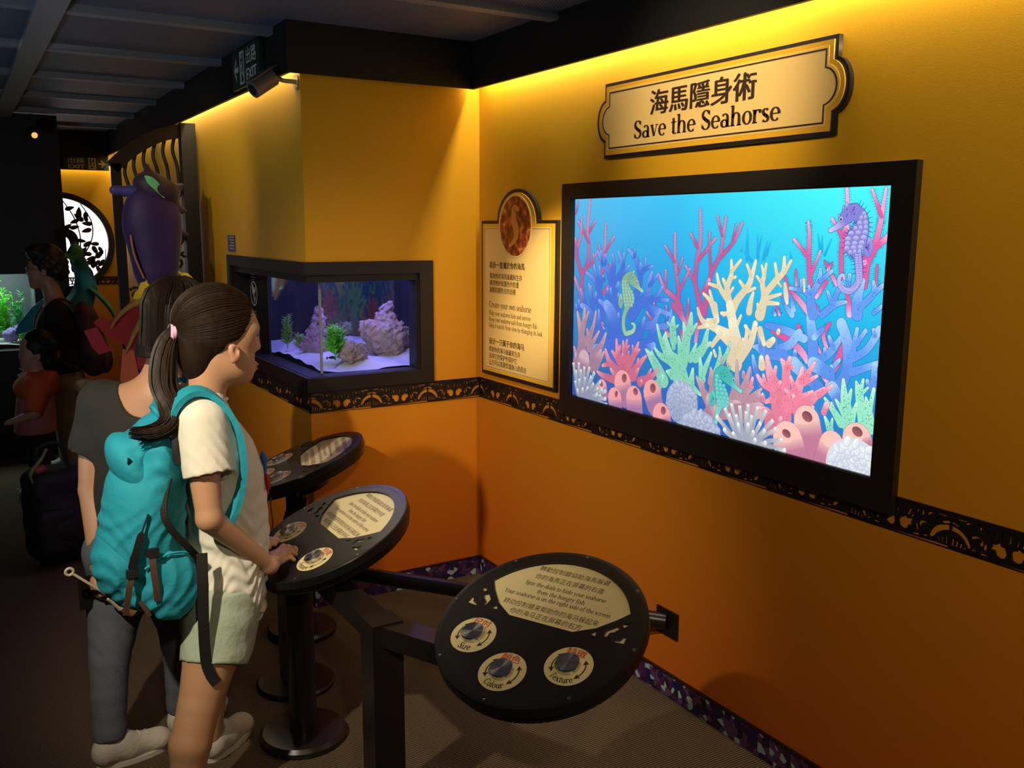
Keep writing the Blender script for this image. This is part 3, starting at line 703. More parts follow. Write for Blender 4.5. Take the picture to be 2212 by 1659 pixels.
ART_STROKES={
'sil':[[(290,553,65),(282,637,33)],[(315,554,73),(312,649,32)],[(330,570,56),(365,662,31)],[(369,571,55),(366,644,24)],[(433,543,54),(430,615,23)],[(939,614,68),(938,682,31)],[(917,614,56),(917,627,31)],[(944,589,80),(939,679,37)],[(962,584,67),(913,624,31)],[(987,590,72),(982,666,36)],[(988,615,60),(999,661,36)],[(1011,591,77),(1024,647,35)],[(1023,604,59),(1037,649,29)],[(1226,621,59),(1214,668,27)],[(1232,621,48),(1229,663,27)],[(1242,609,53),(1262,654,26)],[(1120,594,45),(1115,618,23)]],
'fan':[[(66,414,81),(57,496,99),(93,547,88),(99,612,79),(89,676,75),(102,796,56)],[(99,628,70),(58,676,62),(23,712,40)],[(100,670,61),(138,711,39)],[(57,496,90),(24,561,91),(17,597,82),(42,653,54),(48,728,36)],[(20,594,81),(6,643,54)],[(81,358,72),(45,429,72),(7,487,64)],[(168,427,86),(187,502,77),(199,566,72),(207,702,38)],[(203,592,63),(259,653,37)],[(135,532,43),(130,585,35)],[(110,537,61),(148,590,30)],[(169,565,43),(166,619,30)],[(119,407,71),(118,460,35)],[(242,520,38),(241,552,29)],[(205,442,111),(244,473,67)],[(8,741,41),(25,787,27)],[(647,391,121),(626,436,97),(556,475,74),(522,526,37)],[(628,436,93),(628,479,78),(608,564,64),(601,667,39)],[(605,570,57),(551,624,36)],[(619,525,43),(644,585,28)],[(631,468,57),(682,550,38)],[(560,474,51),(559,539,37)],[(683,400,49),(680,448,31)],[(507,404,53),(499,424,38)],[(573,388,37),(567,414,33)],[(750,405,122),(712,501,89),(716,582,82),(729,651,67),(721,746,40)],[(718,620,61),(679,667,34)],[(722,579,68),(799,653,39)],[(710,502,69),(660,559,35)],[(759,403,122),(783,529,90),(822,598,71),(833,660,58),(843,721,38)],[(830,660,51),(803,724,32)],[(822,589,71),(883,645,57),(915,702,37)],[(877,645,44),(889,697,25)],[(784,540,60),(772,624,46),(771,673,30)],[(747,472,68),(776,515,80)],[(607,420,130),(647,389,114),(666,362,92)],[(679,426,49),(679,348,77)],[(758,415,135),(733,359,96),(723,307,76)],[(505,404,53),(463,386,38)],[(498,355,53),(464,383,38)],[(558,334,67),(586,313,73)],[(188,335,86),(205,307,94)],[(646,337,57),(656,309,57)]],
'fan2':[[(1199,514,76),(1186,596,74),(1183,668,57),(1176,704,33)],[(1184,602,60),(1127,653,39)],[(1198,553,49),(1226,621,29)],[(1384,529,84),(1387,591,99),(1405,629,92),(1417,683,77),(1422,718,65),(1430,790,31)],[(1422,716,57),(1387,788,31)],[(1409,634,83),(1447,664,71)],[(1305,548,62),(1300,611,70),(1302,657,72),(1313,710,71),(1304,798,43)],[(1302,659,61),(1260,712,34)],[(1304,669,46),(1316,687,51)],[(1096,545,29),(1123,502,57),(1157,477,78),(1200,439,93)],[(1140,563,31),(1146,509,39)],[(1243,593,27),(1269,556,47),(1290,529,52)],[(1270,589,26),(1257,567,37)],[(1255,536,53),(1221,489,54)],[(1330,501,67),(1340,448,87)],[(1419,587,29),(1420,538,29),(1430,518,24)],[(1074,449,29),(1086,427,41)],[(1223,467,27),(1231,441,32)],[(1375,611,40),(1379,593,59)],[(1061,375,50),(1118,357,104),(1174,328,114),(1202,300,87)],[(1161,400,61),(1178,375,47)],[(1274,416,51),(1255,382,58),(1272,341,51)],[(1325,361,62),(1310,313,107),(1286,261,96),(1280,237,64)],[(1224,365,46),(1252,324,39)],[(1248,276,46),(1272,253,52)]],
'blue':[[(282,362,311),(251,489,208),(202,550,135),(158,595,56)],[(251,486,167),(262,552,107),(253,587,50)],[(267,474,166),(316,536,121),(287,598,57)],[(317,533,97),(322,591,52)],[(302,507,98),(355,548,44)],[(191,547,85),(179,597,51)],[(207,547,76),(211,584,50)],[(403,451,157),(420,504,132),(404,554,133),(383,584,94),(347,606,52)],[(384,581,71),(385,608,43)],[(417,518,101),(445,541,77),(448,577,42)],[(443,538,69),(486,551,45)],[(420,513,78),(420,558,46)],[(377,369,239),(424,416,180),(466,443,161),(472,500,107),(486,530,49)],[(473,482,84),(519,524,48)],[(464,428,130),(512,443,83),(544,482,48)],[(503,435,83),(575,436,55)],[(462,409,138),(501,387,98),(532,400,56)],[(187,354,259),(167,453,164),(128,493,87),(87,512,49)],[(167,466,121),(136,540,56)],[(183,466,103),(171,538,51)],[(87,379,116),(49,443,59)],[(131,375,132),(105,466,57)],[(142,396,105),(152,436,52)],[(255,378,193),(174,407,56)],[(225,424,93),(226,456,59)],[(249,419,84),(245,457,50)],[(199,490,102),(195,502,51)],[(274,443,166),(293,482,49)],[(47,362,82),(37,398,55)],[(30,348,73),(20,380,46)],[(295,413,123),(294,441,49)],[(405,420,118),(591,387,66)],[(293,200,459),(262,347,314),(223,392,212)],[(218,230,386),(116,352,177),(58,380,90)],[(302,246,373),(410,298,237),(442,332,156),(498,343,152),(520,375,75),(535,397,60)],[(428,316,118),(450,363,54)],[(363,240,324),(478,266,231),(503,329,114),(584,351,95),(595,402,36)],[(303,335,82),(297,366,49)],[(173,291,130),(173,369,43)],[(215,311,60),(199,323,43)],[(451,238,234),(506,269,114)],[(570,359,59),(571,383,29)],[(261,216,380),(142,215,177)]],
'blue2':[[(1226,288,178),(1215,376,171),(1204,427,132)],[(1037,390,79),(1108,383,111),(1186,364,113)],[(1079,349,56),(1084,328,70),(1131,340,131),(1166,380,108)],[(1227,296,132),(1280,333,115),(1325,391,50)],[(1265,325,58),(1263,343,42)],[(1293,349,82),(1276,379,41)],[(1313,230,209),(1343,286,161),(1340,366,161),(1315,420,156)],[(1347,321,111),(1404,356,96),(1440,415,105)],[(1359,339,92),(1369,411,45)],[(1370,369,67),(1397,408,48)],[(1363,289,111),(1446,324,65)],[(1295,256,96),(1297,292,70),(1316,317,41)],[(1288,279,51),(1290,296,41)],[(1023,204,110),(998,255,96),(987,289,44)],[(1113,307,174),(1049,303,150),(1007,317,102),(990,318,40)],[(1020,312,80),(1007,358,44)],[(1040,314,50),(1032,344,32)],[(1153,306,102),(1155,324,48)],[(1277,277,193),(1225,294,198)],[(1249,226,196),(1218,245,166),(1154,285,205)],[(1250,397,77),(1223,373,85)],[(1326,197,189),(1298,233,191)],[(1435,254,119),(1433,321,59)],[(1419,252,42),(1414,271,48)],[(1427,397,59),(1422,413,41)],[(984,212,74),(977,252,37)],[(1213,438,169),(1200,488,126),(1216,513,97),(1229,542,75),(1231,569,35)],[(1230,535,70),(1272,566,39)],[(1198,492,82),(1170,510,67),(1163,535,33)],[(1174,505,66),(1123,509,40)],[(1196,495,66),(1193,518,38)],[(1246,440,97),(1290,472,79),(1326,482,33)],[(1279,471,68),(1261,507,34)],[(1284,481,79),(1296,510,62),(1312,530,36)],[(1366,450,166),(1363,487,151),(1376,543,75)],[(1365,464,101),(1413,510,78),(1411,543,34)],[(1411,508,64),(1443,535,48)],[(1330,531,56),(1333,557,51)],[(1094,481,40),(1110,454,57),(1135,431,85)],[(1125,488,40),(1140,446,79)],[(1062,440,35),(1069,426,53)],[(1419,459,49),(1444,479,39)]],
'cream':[[(872,453,135),(862,495,116),(878,539,83),(875,584,41)],[(878,547,70),(916,585,44)],[(864,490,90),(842,522,52)],[(870,455,109),(830,493,85),(813,537,43)],[(822,496,65),(777,504,43)],[(814,405,119),(788,447,80),(753,470,41)],[(804,432,73),(782,481,43)],[(734,399,48),(729,418,45)],[(879,526,51),(897,532,41)],[(871,474,51),(888,497,38)],[(852,408,65),(839,412,39)],[(882,416,192),(906,455,139),(940,492,112),(958,514,104),(967,540,91),(980,585,45)],[(964,537,67),(944,572,40)],[(940,497,74),(916,520,44)],[(1008,421,199),(1022,473,125),(1012,517,90),(1017,542,71),(1006,571,36)],[(1019,542,54),(1024,577,38)],[(1007,521,60),(987,538,33)],[(1025,486,107),(1069,532,105),(1093,556,80),(1094,599,46)],[(1098,555,69),(1121,590,39)],[(1072,535,70),(1059,579,44)],[(1036,474,71),(1087,489,38)],[(1033,459,77),(1080,460,44)],[(933,483,68),(982,501,43)],[(962,427,123),(967,459,92),(976,486,43)],[(1102,521,46),(1108,489,86),(1114,464,46)],[(1173,537,39),(1177,503,28)],[(1087,513,29),(1076,522,29)],[(1000,436,61),(996,453,36)],[(728,419,45),(752,381,88),(800,365,127),(879,347,148)],[(734,354,45),(777,366,88)],[(808,435,119),(821,387,112)],[(898,345,160),(875,405,77),(840,413,36)],[(904,364,83),(928,411,38)],[(913,303,172),(828,354,132)],[(804,302,74),(830,332,92),(856,349,98)],[(899,258,257),(917,322,190),(904,361,178),(877,440,160)],[(815,386,73),(776,385,40)],[(919,304,114),(953,334,87),(954,380,37)],[(943,317,69),(942,338,31)],[(822,270,60),(813,286,40)],[(915,254,268),(914,319,198),(894,382,199)],[(932,276,174),(976,332,126),(991,391,95)],[(948,297,75),(941,338,38)],[(975,354,81),(948,380,49)],[(1011,374,109),(1031,332,72)],[(1051,334,121),(1067,348,92)],[(1085,372,63),(1087,378,63)],[(1027,262,145),(1023,287,87)]],
'dust':[[(64,165,411),(62,253,227),(30,351,55)],[(56,249,164),(76,315,144),(79,370,54)],[(83,312,90),(106,359,40)],[(102,241,206),(139,304,97),(155,363,48)],[(107,251,116),(99,289,49)],[(114,212,152),(178,288,48)],[(143,185,248),(196,238,130),(222,284,51)],[(139,148,293),(192,214,61)],[(35,162,157),(11,207,51)],[(166,152,176),(212,210,52)],[(71,125,411),(81,168,363)],[(18,139,140),(23,181,65)]],
'dust2':[[(914,129,271),(924,193,130),(921,265,38)],[(948,154,251),(967,209,113),(978,252,41)],[(953,155,152),(995,191,41)],[(976,139,188),(1030,190,44)],[(812,126,146),(814,187,121),(803,226,48)],[(854,213,87),(856,270,39)],[(877,216,62),(882,250,35)],[(953,220,91),(952,233,53)],[(911,175,100),(901,200,54)],[(1018,152,147),(1025,173,59)],[(834,88,322),(929,108,308)],[(917,89,348),(1028,122,257)],[(795,120,224),(765,149,117),(737,187,45)],[(773,148,96),(767,176,45)],[(803,178,115),(804,222,44)],[(813,86,271),(807,122,203)],[(794,68,205),(832,89,201)]],
'green':[[(613,298,189),(606,342,153),(609,378,65)],[(611,339,65),(578,358,40)],[(613,339,65),(633,353,39)],[(726,253,208),(765,292,170),(775,332,101),(782,353,61)],[(741,272,138),(796,309,67)],[(567,149,262),(509,214,191),(465,249,50)],[(518,209,129),(498,245,54)],[(664,146,431),(639,213,325),(594,240,258),(569,288,185),(571,320,59)],[(561,269,134),(539,305,90),(523,344,56)],[(594,228,184),(545,237,113),(514,260,53)],[(660,227,286),(677,302,205),(661,363,57)],[(678,299,177),(695,361,140),(698,399,63)],[(701,336,105),(726,366,48)],[(654,262,179),(638,313,57)],[(702,244,140),(728,299,48)],[(763,183,172),(749,250,62)],[(766,201,137),(802,276,60)],[(707,146,212),(716,211,56)],[(536,127,228),(562,167,60)],[(825,215,113),(843,267,86),(839,299,43)],[(854,252,85),(875,288,78),(885,318,52)],[(715,148,141),(760,128,48)],[(532,114,228),(498,139,54)],[(614,275,109),(609,283,51)],[(610,180,220),(583,185,59)],[(660,148,216),(661,163,50)],[(1408,154,152),(1391,231,134),(1379,263,40)],[(1392,228,91),(1401,272,45)],[(1398,232,61),(1418,253,33)],[(1366,129,218),(1355,173,199),(1342,217,131),(1335,263,50)],[(1354,196,112),(1364,239,40)],[(1345,168,113),(1314,202,41)],[(1371,150,124),(1384,202,49)],[(1435,142,180),(1424,191,120),(1414,224,39)],[(1427,180,90),(1437,252,53)],[(1337,138,139),(1307,170,96),(1275,200,45)],[(1311,168,76),(1300,191,35)],[(1301,110,129),(1279,146,45)],[(1302,113,84),(1306,145,35)],[(1430,163,60),(1430,178,48)]],
'pinkL':[[(348,111,369),(325,179,215),(303,208,158),(290,267,50)],[(306,208,116),(314,246,45)],[(344,200,180),(336,231,106),(332,265,49)],[(343,225,106),(355,272,49)],[(348,235,73),(368,253,32)],[(365,177,203),(398,222,128),(422,269,51)],[(403,223,96),(429,246,43)],[(393,231,72),(388,256,36)],[(309,189,166),(266,220,55)],[(337,129,231),(252,176,144),(224,221,64)],[(242,168,111),(207,157,61)],[(387,142,226),(434,196,126),(468,226,47)],[(415,174,103),(424,210,44)],[(437,127,182),(507,159,100),(534,189,45)],[(479,149,101),(497,181,46)],[(402,138,144),(426,174,48)],[(307,112,184),(259,151,55)],[(297,110,168),(211,118,113),(173,129,53)],[(364,203,81),(366,231,36)],[(334,199,82),(328,217,41)],[(437,118,119),(446,132,55)]],
'pinkR':[[(1119,119,387),(1089,199,262),(1061,248,157),(1048,293,79)],[(1075,222,121),(1085,267,53)],[(1073,202,164),(1039,207,109),(1012,230,59)],[(1092,208,106),(1106,223,56)],[(1128,208,174),(1126,266,159),(1105,292,52)],[(1128,266,125),(1138,301,69)],[(1136,270,76),(1155,277,38)],[(1143,161,291),(1175,212,190),(1187,277,64)],[(1188,238,135),(1212,268,93),(1231,298,56)],[(1196,233,101),(1243,261,46)],[(1164,207,116),(1145,245,48)],[(1158,181,103),(1128,203,42)],[(1174,175,170),(1229,213,46)],[(1183,146,238),(1236,197,145),(1272,228,58)],[(1254,206,98),(1299,241,54)],[(1221,149,100),(1235,167,56)],[(1083,169,128),(1052,152,51)],[(1081,84,323),(1062,122,144),(1027,132,51)],[(1113,90,141),(1116,114,53)],[(1043,157,94),(1037,175,51)],[(1159,163,69),(1159,189,62)],[(1275,159,97),(1284,184,97)],[(1317,125,45),(1320,117,51)],[(1350,149,50),(1351,152,50)],[(1048,202,94),(1037,235,51)],[(985,192,89),(992,219,52)]],
'anL':[[(56,-3,83),(32,67,79),(13,138,75),(12,142,71)],[(62,-2,82),(56,69,78),(50,143,74),(50,147,70)],[(67,-2,82),(79,65,78),(88,131,73),(88,135,69)],[(73,-1,82),(100,70,77),(121,135,72),(122,139,68)],[(78,-1,82),(122,64,76),(154,120,71),(156,123,68)],[(74,-2,82),(108,53,77),(133,100,72),(134,104,68)],[(84,-2,82),(147,51,76),(193,89,71),(196,92,67)],[(89,-3,82),(168,38,75),(226,57,70),(230,61,66)],[(84,-5,82),(148,23,76),(195,32,71),(198,36,67)],[(89,-4,82),(168,23,75),(227,28,70),(231,31,66)],[(59,-4,83),(43,53,79),(31,110,75),(31,113,71)],[(64,-3,82),(65,57,78),(65,118,74),(65,121,70)],[(81,-4,82),(137,35,76),(178,60,71),(180,63,67)],[(71,-5,82),(95,26,77),(112,51,73),(113,55,69)],[(90,-6,82),(172,12,75),(234,5,70),(237,9,66)],[(68,-4,82),(83,45,78),(94,91,73),(95,95,69)],[(62,-5,82),(58,37,78),(55,79,74),(55,82,71)],[(77,-3,82),(119,42,77),(150,76,72),(152,79,68)],[(58,-6,83),(40,32,79),(27,68,75),(26,71,71)],[(66,-6,82),(73,19,78),(79,41,74),(79,45,70)],[(75,-6,82),(113,18,77),(141,30,72),(142,34,68)],[(61,-7,83),(52,14,79),(45,32,75),(44,36,71)],[(86,-3,82),(154,38,76),(205,60,70),(208,64,67)],[(81,-5,82),(134,23,76),(174,36,71),(176,39,68)]],
'anR':[[(958,-10,76),(896,33,75),(847,66,72),(844,70,69)],[(963,-8,76),(917,48,74),(881,100,71),(879,103,67)],[(967,-6,76),(935,57,73),(909,118,70),(908,121,66)],[(972,-6,76),(957,55,72),(945,117,69),(944,121,65)],[(978,-4,76),(980,61,72),(980,128,68),(980,132,64)],[(984,-3,75),(1005,65,71),(1020,127,66),(1021,131,63)],[(989,-3,75),(1026,65,70),(1054,121,65),(1055,125,62)],[(994,-4,75),(1044,55,70),(1082,96,65),(1084,100,61)],[(996,-4,75),(1053,44,69),(1096,73,64),(1098,77,61)],[(1000,-5,75),(1069,31,69),(1121,44,64),(1124,48,60)],[(1002,-7,75),(1078,18,69),(1135,15,63),(1138,19,60)],[(977,-6,76),(975,49,72),(973,104,68),(973,108,64)],[(980,-6,76),(990,46,71),(997,95,67),(998,99,64)],[(970,-7,76),(949,40,73),(931,87,69),(930,90,66)],[(966,-8,76),(930,39,73),(901,81,70),(900,85,67)],[(986,-6,75),(1013,41,71),(1034,78,66),(1035,82,63)],[(989,-6,75),(1025,33,70),(1053,59,66),(1054,63,62)],[(982,-8,76),(996,22,71),(1007,45,67),(1007,49,64)],[(969,-11,76),(942,9,73),(922,23,70),(921,27,66)],[(974,-10,76),(964,10,72),(956,27,69),(955,30,65)],[(989,-8,75),(1028,14,70),(1058,21,66),(1060,25,62)],[(983,-9,75),(1002,11,71),(1017,22,67),(1017,26,64)],[(963,-11,76),(918,13,74),(883,29,71),(881,33,68)],[(996,-8,75),(1055,8,69),(1100,1,65),(1102,5,61)],[(978,-7,76),(982,30,72),(984,65,68),(984,69,64)],[(972,-9,76),(955,25,73),(942,57,69),(941,61,66)]],
'spongeL':[[(207,74,296),(219,46,269)],[(335,106,504),(352,61,460)],[(509,96,493),(525,57,452)],[(289,42,414),(297,0,405)],[(405,61,459),(413,4,467)],[(564,21,484),(572,-8,483)]],
'spongeR':[[(1216,121,486),(1234,55,501)],[(1147,52,575),(1167,-3,659)],[(1395,102,485),(1407,79,489)],[(1311,68,434),(1294,7,456)]],
'shP':[[(1335,730,230),(1361,714,178),(1363,683,238),(1349,655,345),(1343,635,327),(1352,617,155),(1358,599,125),(1365,556,115),(1359,532,106),(1338,514,97),(1313,518,88),(1299,536,73),(1302,552,57),(1313,556,46),(1316,545,31)],[(1324,728,232),(1302,710,184),(1288,694,98),(1258,679,65)],[(1310,737,101),(1308,751,35)],[(1299,733,41),(1298,744,20)],[(1289,710,36),(1283,722,18)]],
'shG':[[(357,505,199),(334,496,161),(329,474,154),(347,448,265),(358,423,289),(352,401,161),(341,379,105),(331,356,90),(331,321,90),(343,297,89),(364,300,89),(390,311,80),(396,331,60),(381,337,40)],[(367,506,230),(395,487,197),(415,470,78),(434,460,62)],[(371,516,95),(386,529,31)]],
'shT':[[(856,222,217),(837,211,153),(837,180,173),(854,155,264),(865,128,283),(855,110,146),(846,86,93),(839,51,80)],[(866,218,242),(897,200,200),(919,181,83),(945,170,63)],[(882,228,97),(894,242,32)]],
}
ART_ELLIPSES={
'spongeLh':[(202,83,113,96),(345,127,148,172),(512,114,161,177),(299,59,92,134),(414,86,144,136),(573,42,135,150)],
'spongeRh':[(1217,136,201,154),(1142,70,174,122),(1316,92,192,115),(1395,125,184,135)],
'brain':[(667,87,811,775),(761,-8,1045,836)],
'brainR':[(1391,21,960,836)],
'finP':[(1388,633,152,265)],
'finG':[(310,415,131,278)],
'finT':[(818,126,148,276)],
'eyeP':[(1293,710,77,87)],
'eyeG':[(403,489,78,82)],
'eyeT':[(912,202,77,83)],
'scP':[(1367,724,65,66),(1359,713,52,67),(1372,714,51,66),(1355,699,76,67),(1374,700,76,66),(1342,685,70,68),(1359,686,69,67),(1376,688,69,66),(1329,671,93,68),(1352,673,91,67),(1375,674,90,67),(1320,656,102,69),(1346,658,101,68),(1371,660,100,67),(1319,643,95,69),(1343,644,94,68),(1366,646,93,67),(1318,630,90,69),(1340,632,89,68),(1362,634,88,67),(1330,619,63,68),(1345,621,63,68),(1361,622,62,67),(1352,612,50,33),(1363,613,45,32),(1353,605,50,33),(1364,606,45,32),(1354,599,50,33),(1365,599,45,32),(1355,592,50,33),(1366,592,45,32),(1356,585,50,33),(1367,585,45,32),(1357,578,50,33),(1368,579,45,32),(1358,571,50,33),(1368,572,45,32),(1359,565,50,33),(1369,565,45,32),(1360,558,50,33),(1370,558,45,32),(1361,551,50,33),(1371,551,45,32),(1362,544,50,33),(1372,545,45,32),(1363,537,50,33),(1373,538,45,32),(1364,538,43,43),(1363,531,43,43),(1359,524,43,43),(1353,519,43,43),(1346,515,43,43),(1337,514,43,43),(1328,514,43,43),(1320,517,44,44),(1313,522,44,44),(1308,528,44,44),(1306,534,44,44)],
'scG':[(324,487,45,69),(337,487,44,68),(321,474,54,69),(336,475,53,69),(351,476,53,68),(324,462,64,69),(342,463,64,68),(360,464,63,68),(325,449,58,69),(341,450,58,68),(357,451,57,68),(373,452,57,68),(329,437,62,69),(346,438,62,68),(363,439,62,68),(381,440,61,67),(332,425,62,69),(349,426,62,68),(366,427,61,68),(384,428,61,67),(334,413,60,69),(351,414,60,68),(368,415,59,68),(384,416,59,67),(339,400,68,69),(358,402,68,68),(376,403,67,68)],
'scT':[(835,202,80,73),(834,188,70,73),(852,188,69,73),(834,174,63,73),(851,174,63,73),(868,175,63,72),(838,160,71,73),(856,161,70,73),(875,162,70,72),(841,147,78,73),(862,148,77,72),(882,149,77,72),(840,133,62,73),(857,133,62,73),(873,134,61,72),(889,134,61,72),(845,119,80,73),(867,121,80,72),(888,122,79,72),(851,109,63,73),(868,110,63,72),(885,110,62,72),(850,96,60,37),(847,88,60,37),(845,80,60,37),(843,71,60,37),(841,63,60,37),(838,55,60,37)],
}
rnd = random.Random(7)
bgd = Art()
def water(u, v):  # left side duller: the screen's viewing-angle light loss is put into the colours
    top = mixc(mixc(C('5cc0f2'), C('35cbfb'), min(1, u * 1.7)), C('50ffff'), max(0, min(1, u * 2.2 - 0.9)))
    mid = mixc(mixc(C('3f8fd0'), C('229bea'), min(1, u * 1.7)), C('25b9f2'), max(0, min(1, u * 2.2 - 0.9)))
    low = mixc(C('3a52a4'), C('2f62c8'), u)
    return mixc(mid, top, (v - 0.5) * 2) if v > 0.5 else mixc(low, mid, v * 2)
NX, NY = 24, 16
for j in range(NY + 1):
    for i in range(NX + 1): bgd.pt(-6 + 1464 * i / NX, 4 + 798 * j / NY, 0, water(i / NX, j / NY))
bgd.f = [(j * (NX + 1) + i, j * (NX + 1) + i + 1, (j + 1) * (NX + 1) + i + 1, (j + 1) * (NX + 1) + i) for j in range(NY) for i in range(NX)]
bgd.build('water_backdrop', scr)
LAY = [0.1]
def group(name, label, key, fill, tip, line=None, dots=None, spines=None, grow=1.0, shade=None, extra=None, fat=0.0):
    A = Art(); S = ART_STROKES[key]; d = LAY[0]
    if line:
        for i, s in enumerate(S): A.stroke(s, d + i * 0.0008, C(line), C(line), grow + fat)
    d += 0.08
    for i, s in enumerate(S):
        u = s[0][0] / 1445; f = mixc(C(fill[0]), C(fill[1]), u) if isinstance(fill, tuple) else C(fill)
        t = mixc(C(tip[0]), C(tip[1]), u) if isinstance(tip, tuple) else C(tip)
        if shade:
            v = max(0, min(1, (shade[1] - s[0][1]) / shade[1])); f = mixc(f, C(shade[0]), v * shade[2])
        A.stroke(s, d + i * 0.0008, f, t, fat)
    d += 0.06
    for s in S:
        P = bez([(p[0], p[1], p[2] / 10) for p in s], 6)
        if dots:
            for p in P[:-2]:
                m = max(1, int(p[2] / dots[2]))
                for _ in range(m):
                    a = rnd.uniform(0, 2 * PI); r = p[2] * 0.8 * math.sqrt(rnd.random()); q = dots[1] * rnd.uniform(.6, 1.2)
                    A.ell(p[0] + r * math.cos(a), p[1] + r * math.sin(a), q, q * 1.15, d + rnd.random() * 0.01, C(dots[0]), n=6)
        if spines:
            for i in range(1, len(P) - 1):
                for sg in (-1, 1):
                    a = math.atan2(P[i + 1][1] - P[i - 1][1], P[i + 1][0] - P[i - 1][0]) + sg * PI / 2 * rnd.uniform(.75, 1.0); r = P[i][2] * 0.8
                    for off in (0, .5):
                        x = P[i][0] + (P[i + 1][0] - P[i][0]) * off; y = P[i][1] + (P[i + 1][1] - P[i][1]) * off
                        A.line(x + r * math.cos(a), y + r * math.sin(a), x + (r + spines[1]) * math.cos(a), y + (r + spines[1]) * math.sin(a), 0.55, d - 0.16, C(spines[0]))
    if extra: extra(A, d)
    LAY[0] = d + 0.06
    o = A.build(name, scr)
    if label: o['label'] = label
    return o
def ellipses(A, key, d, c, c2=None, n=18):
    for i, (s, t, rx, ry) in enumerate(ART_ELLIPSES[key]): A.ell(s, t, rx / 10, ry / 10, d + i * 0.0008, C(c), C(c2) if c2 else None, n)

ART_STROKES['greenR'] = [s for s in ART_STROKES['green'] if s[0][0] > 1150]; ART_STROKES['green'] = [s for s in ART_STROKES['green'] if s[0][0] <= 1150]
ART_STROKES['pinkR'] = [s for s in ART_STROKES['pinkR'] if math.hypot(s[0][0] - s[-1][0], s[0][1] - s[-1][1]) > 12]
for _s in ART_STROKES['sil']:
    ART_STROKES['one'] = [_s]; group('distant_coral', None, 'one', ('3f9fd6', '23b9ef'), ('48b4e4', '2fd2f8')); LAY[0] = 0.1
group('fan_coral', 'mauve pink fan coral on the left of the screen', 'fan', ('bf5f95', 'c862a4'), ('d59ac4', 'e79fcb'), '6d3572', None, ('2b3f7e', 9), fat=.7)
group('fan_coral', 'hot pink fan coral on the right of the screen', 'fan2', ('d0589e', 'f062a8'), ('f0a8d8', 'ffc4f0'), '7a2f74', ('c04a8c', 1.0, 9), ('23336f', 11), fat=.8)
group('branch_coral', 'blue branching coral on the left of the screen', 'blue', ('4d74d8', '4d7de6'), ('86a9f4', '86b4fb'), '2e4aa8', ('2f4fb0', 1.0, 9), ('2c4494', 5), shade=('3a55b4', 260, .8), fat=1.2)
group('branch_coral', 'blue branching coral on the right of the screen', 'blue2', ('4a6fd8', '6ba6fb'), ('8fc0fb', 'a9d8ff'), '2b479f', ('3562b8', 1.2, 10), ('203a86', 6), shade=('3f5fd0', 330, 1.0), fat=1.6)
group('branch_coral', 'cream branching coral in the middle of the screen', 'cream', ('ddc7a0', 'efe2bd'), ('f6ecc8', 'fbf3d2'), '8d7a6a', ('a39274', 0.9, 9), ('8d7a6a', 3), shade=('cc9d92', 300, 0.9), fat=.8)
group('finger_coral', None, 'dust', ('b08a9c', 'b5909c'), ('d3b0b6', 'd3b0b6'), '7d6082', ('7c5d78', 0.9, 7), shade=('8e6f94', 240, 1.0))
group('finger_coral', None, 'green', ('78bfa6', '9df0cf'), ('a9e2cb', 'c9fae4'), '3f8f80', ('3f8577', 1.5, 7), shade=('5aa79a', 150, 0.8))
group('finger_coral', None, 'greenR', ('78bfa6', '9df0cf'), ('a9e2cb', 'c9fae4'), '3f8f80', ('3f8577', 1.5, 7), shade=('5aa79a', 150, 0.8))
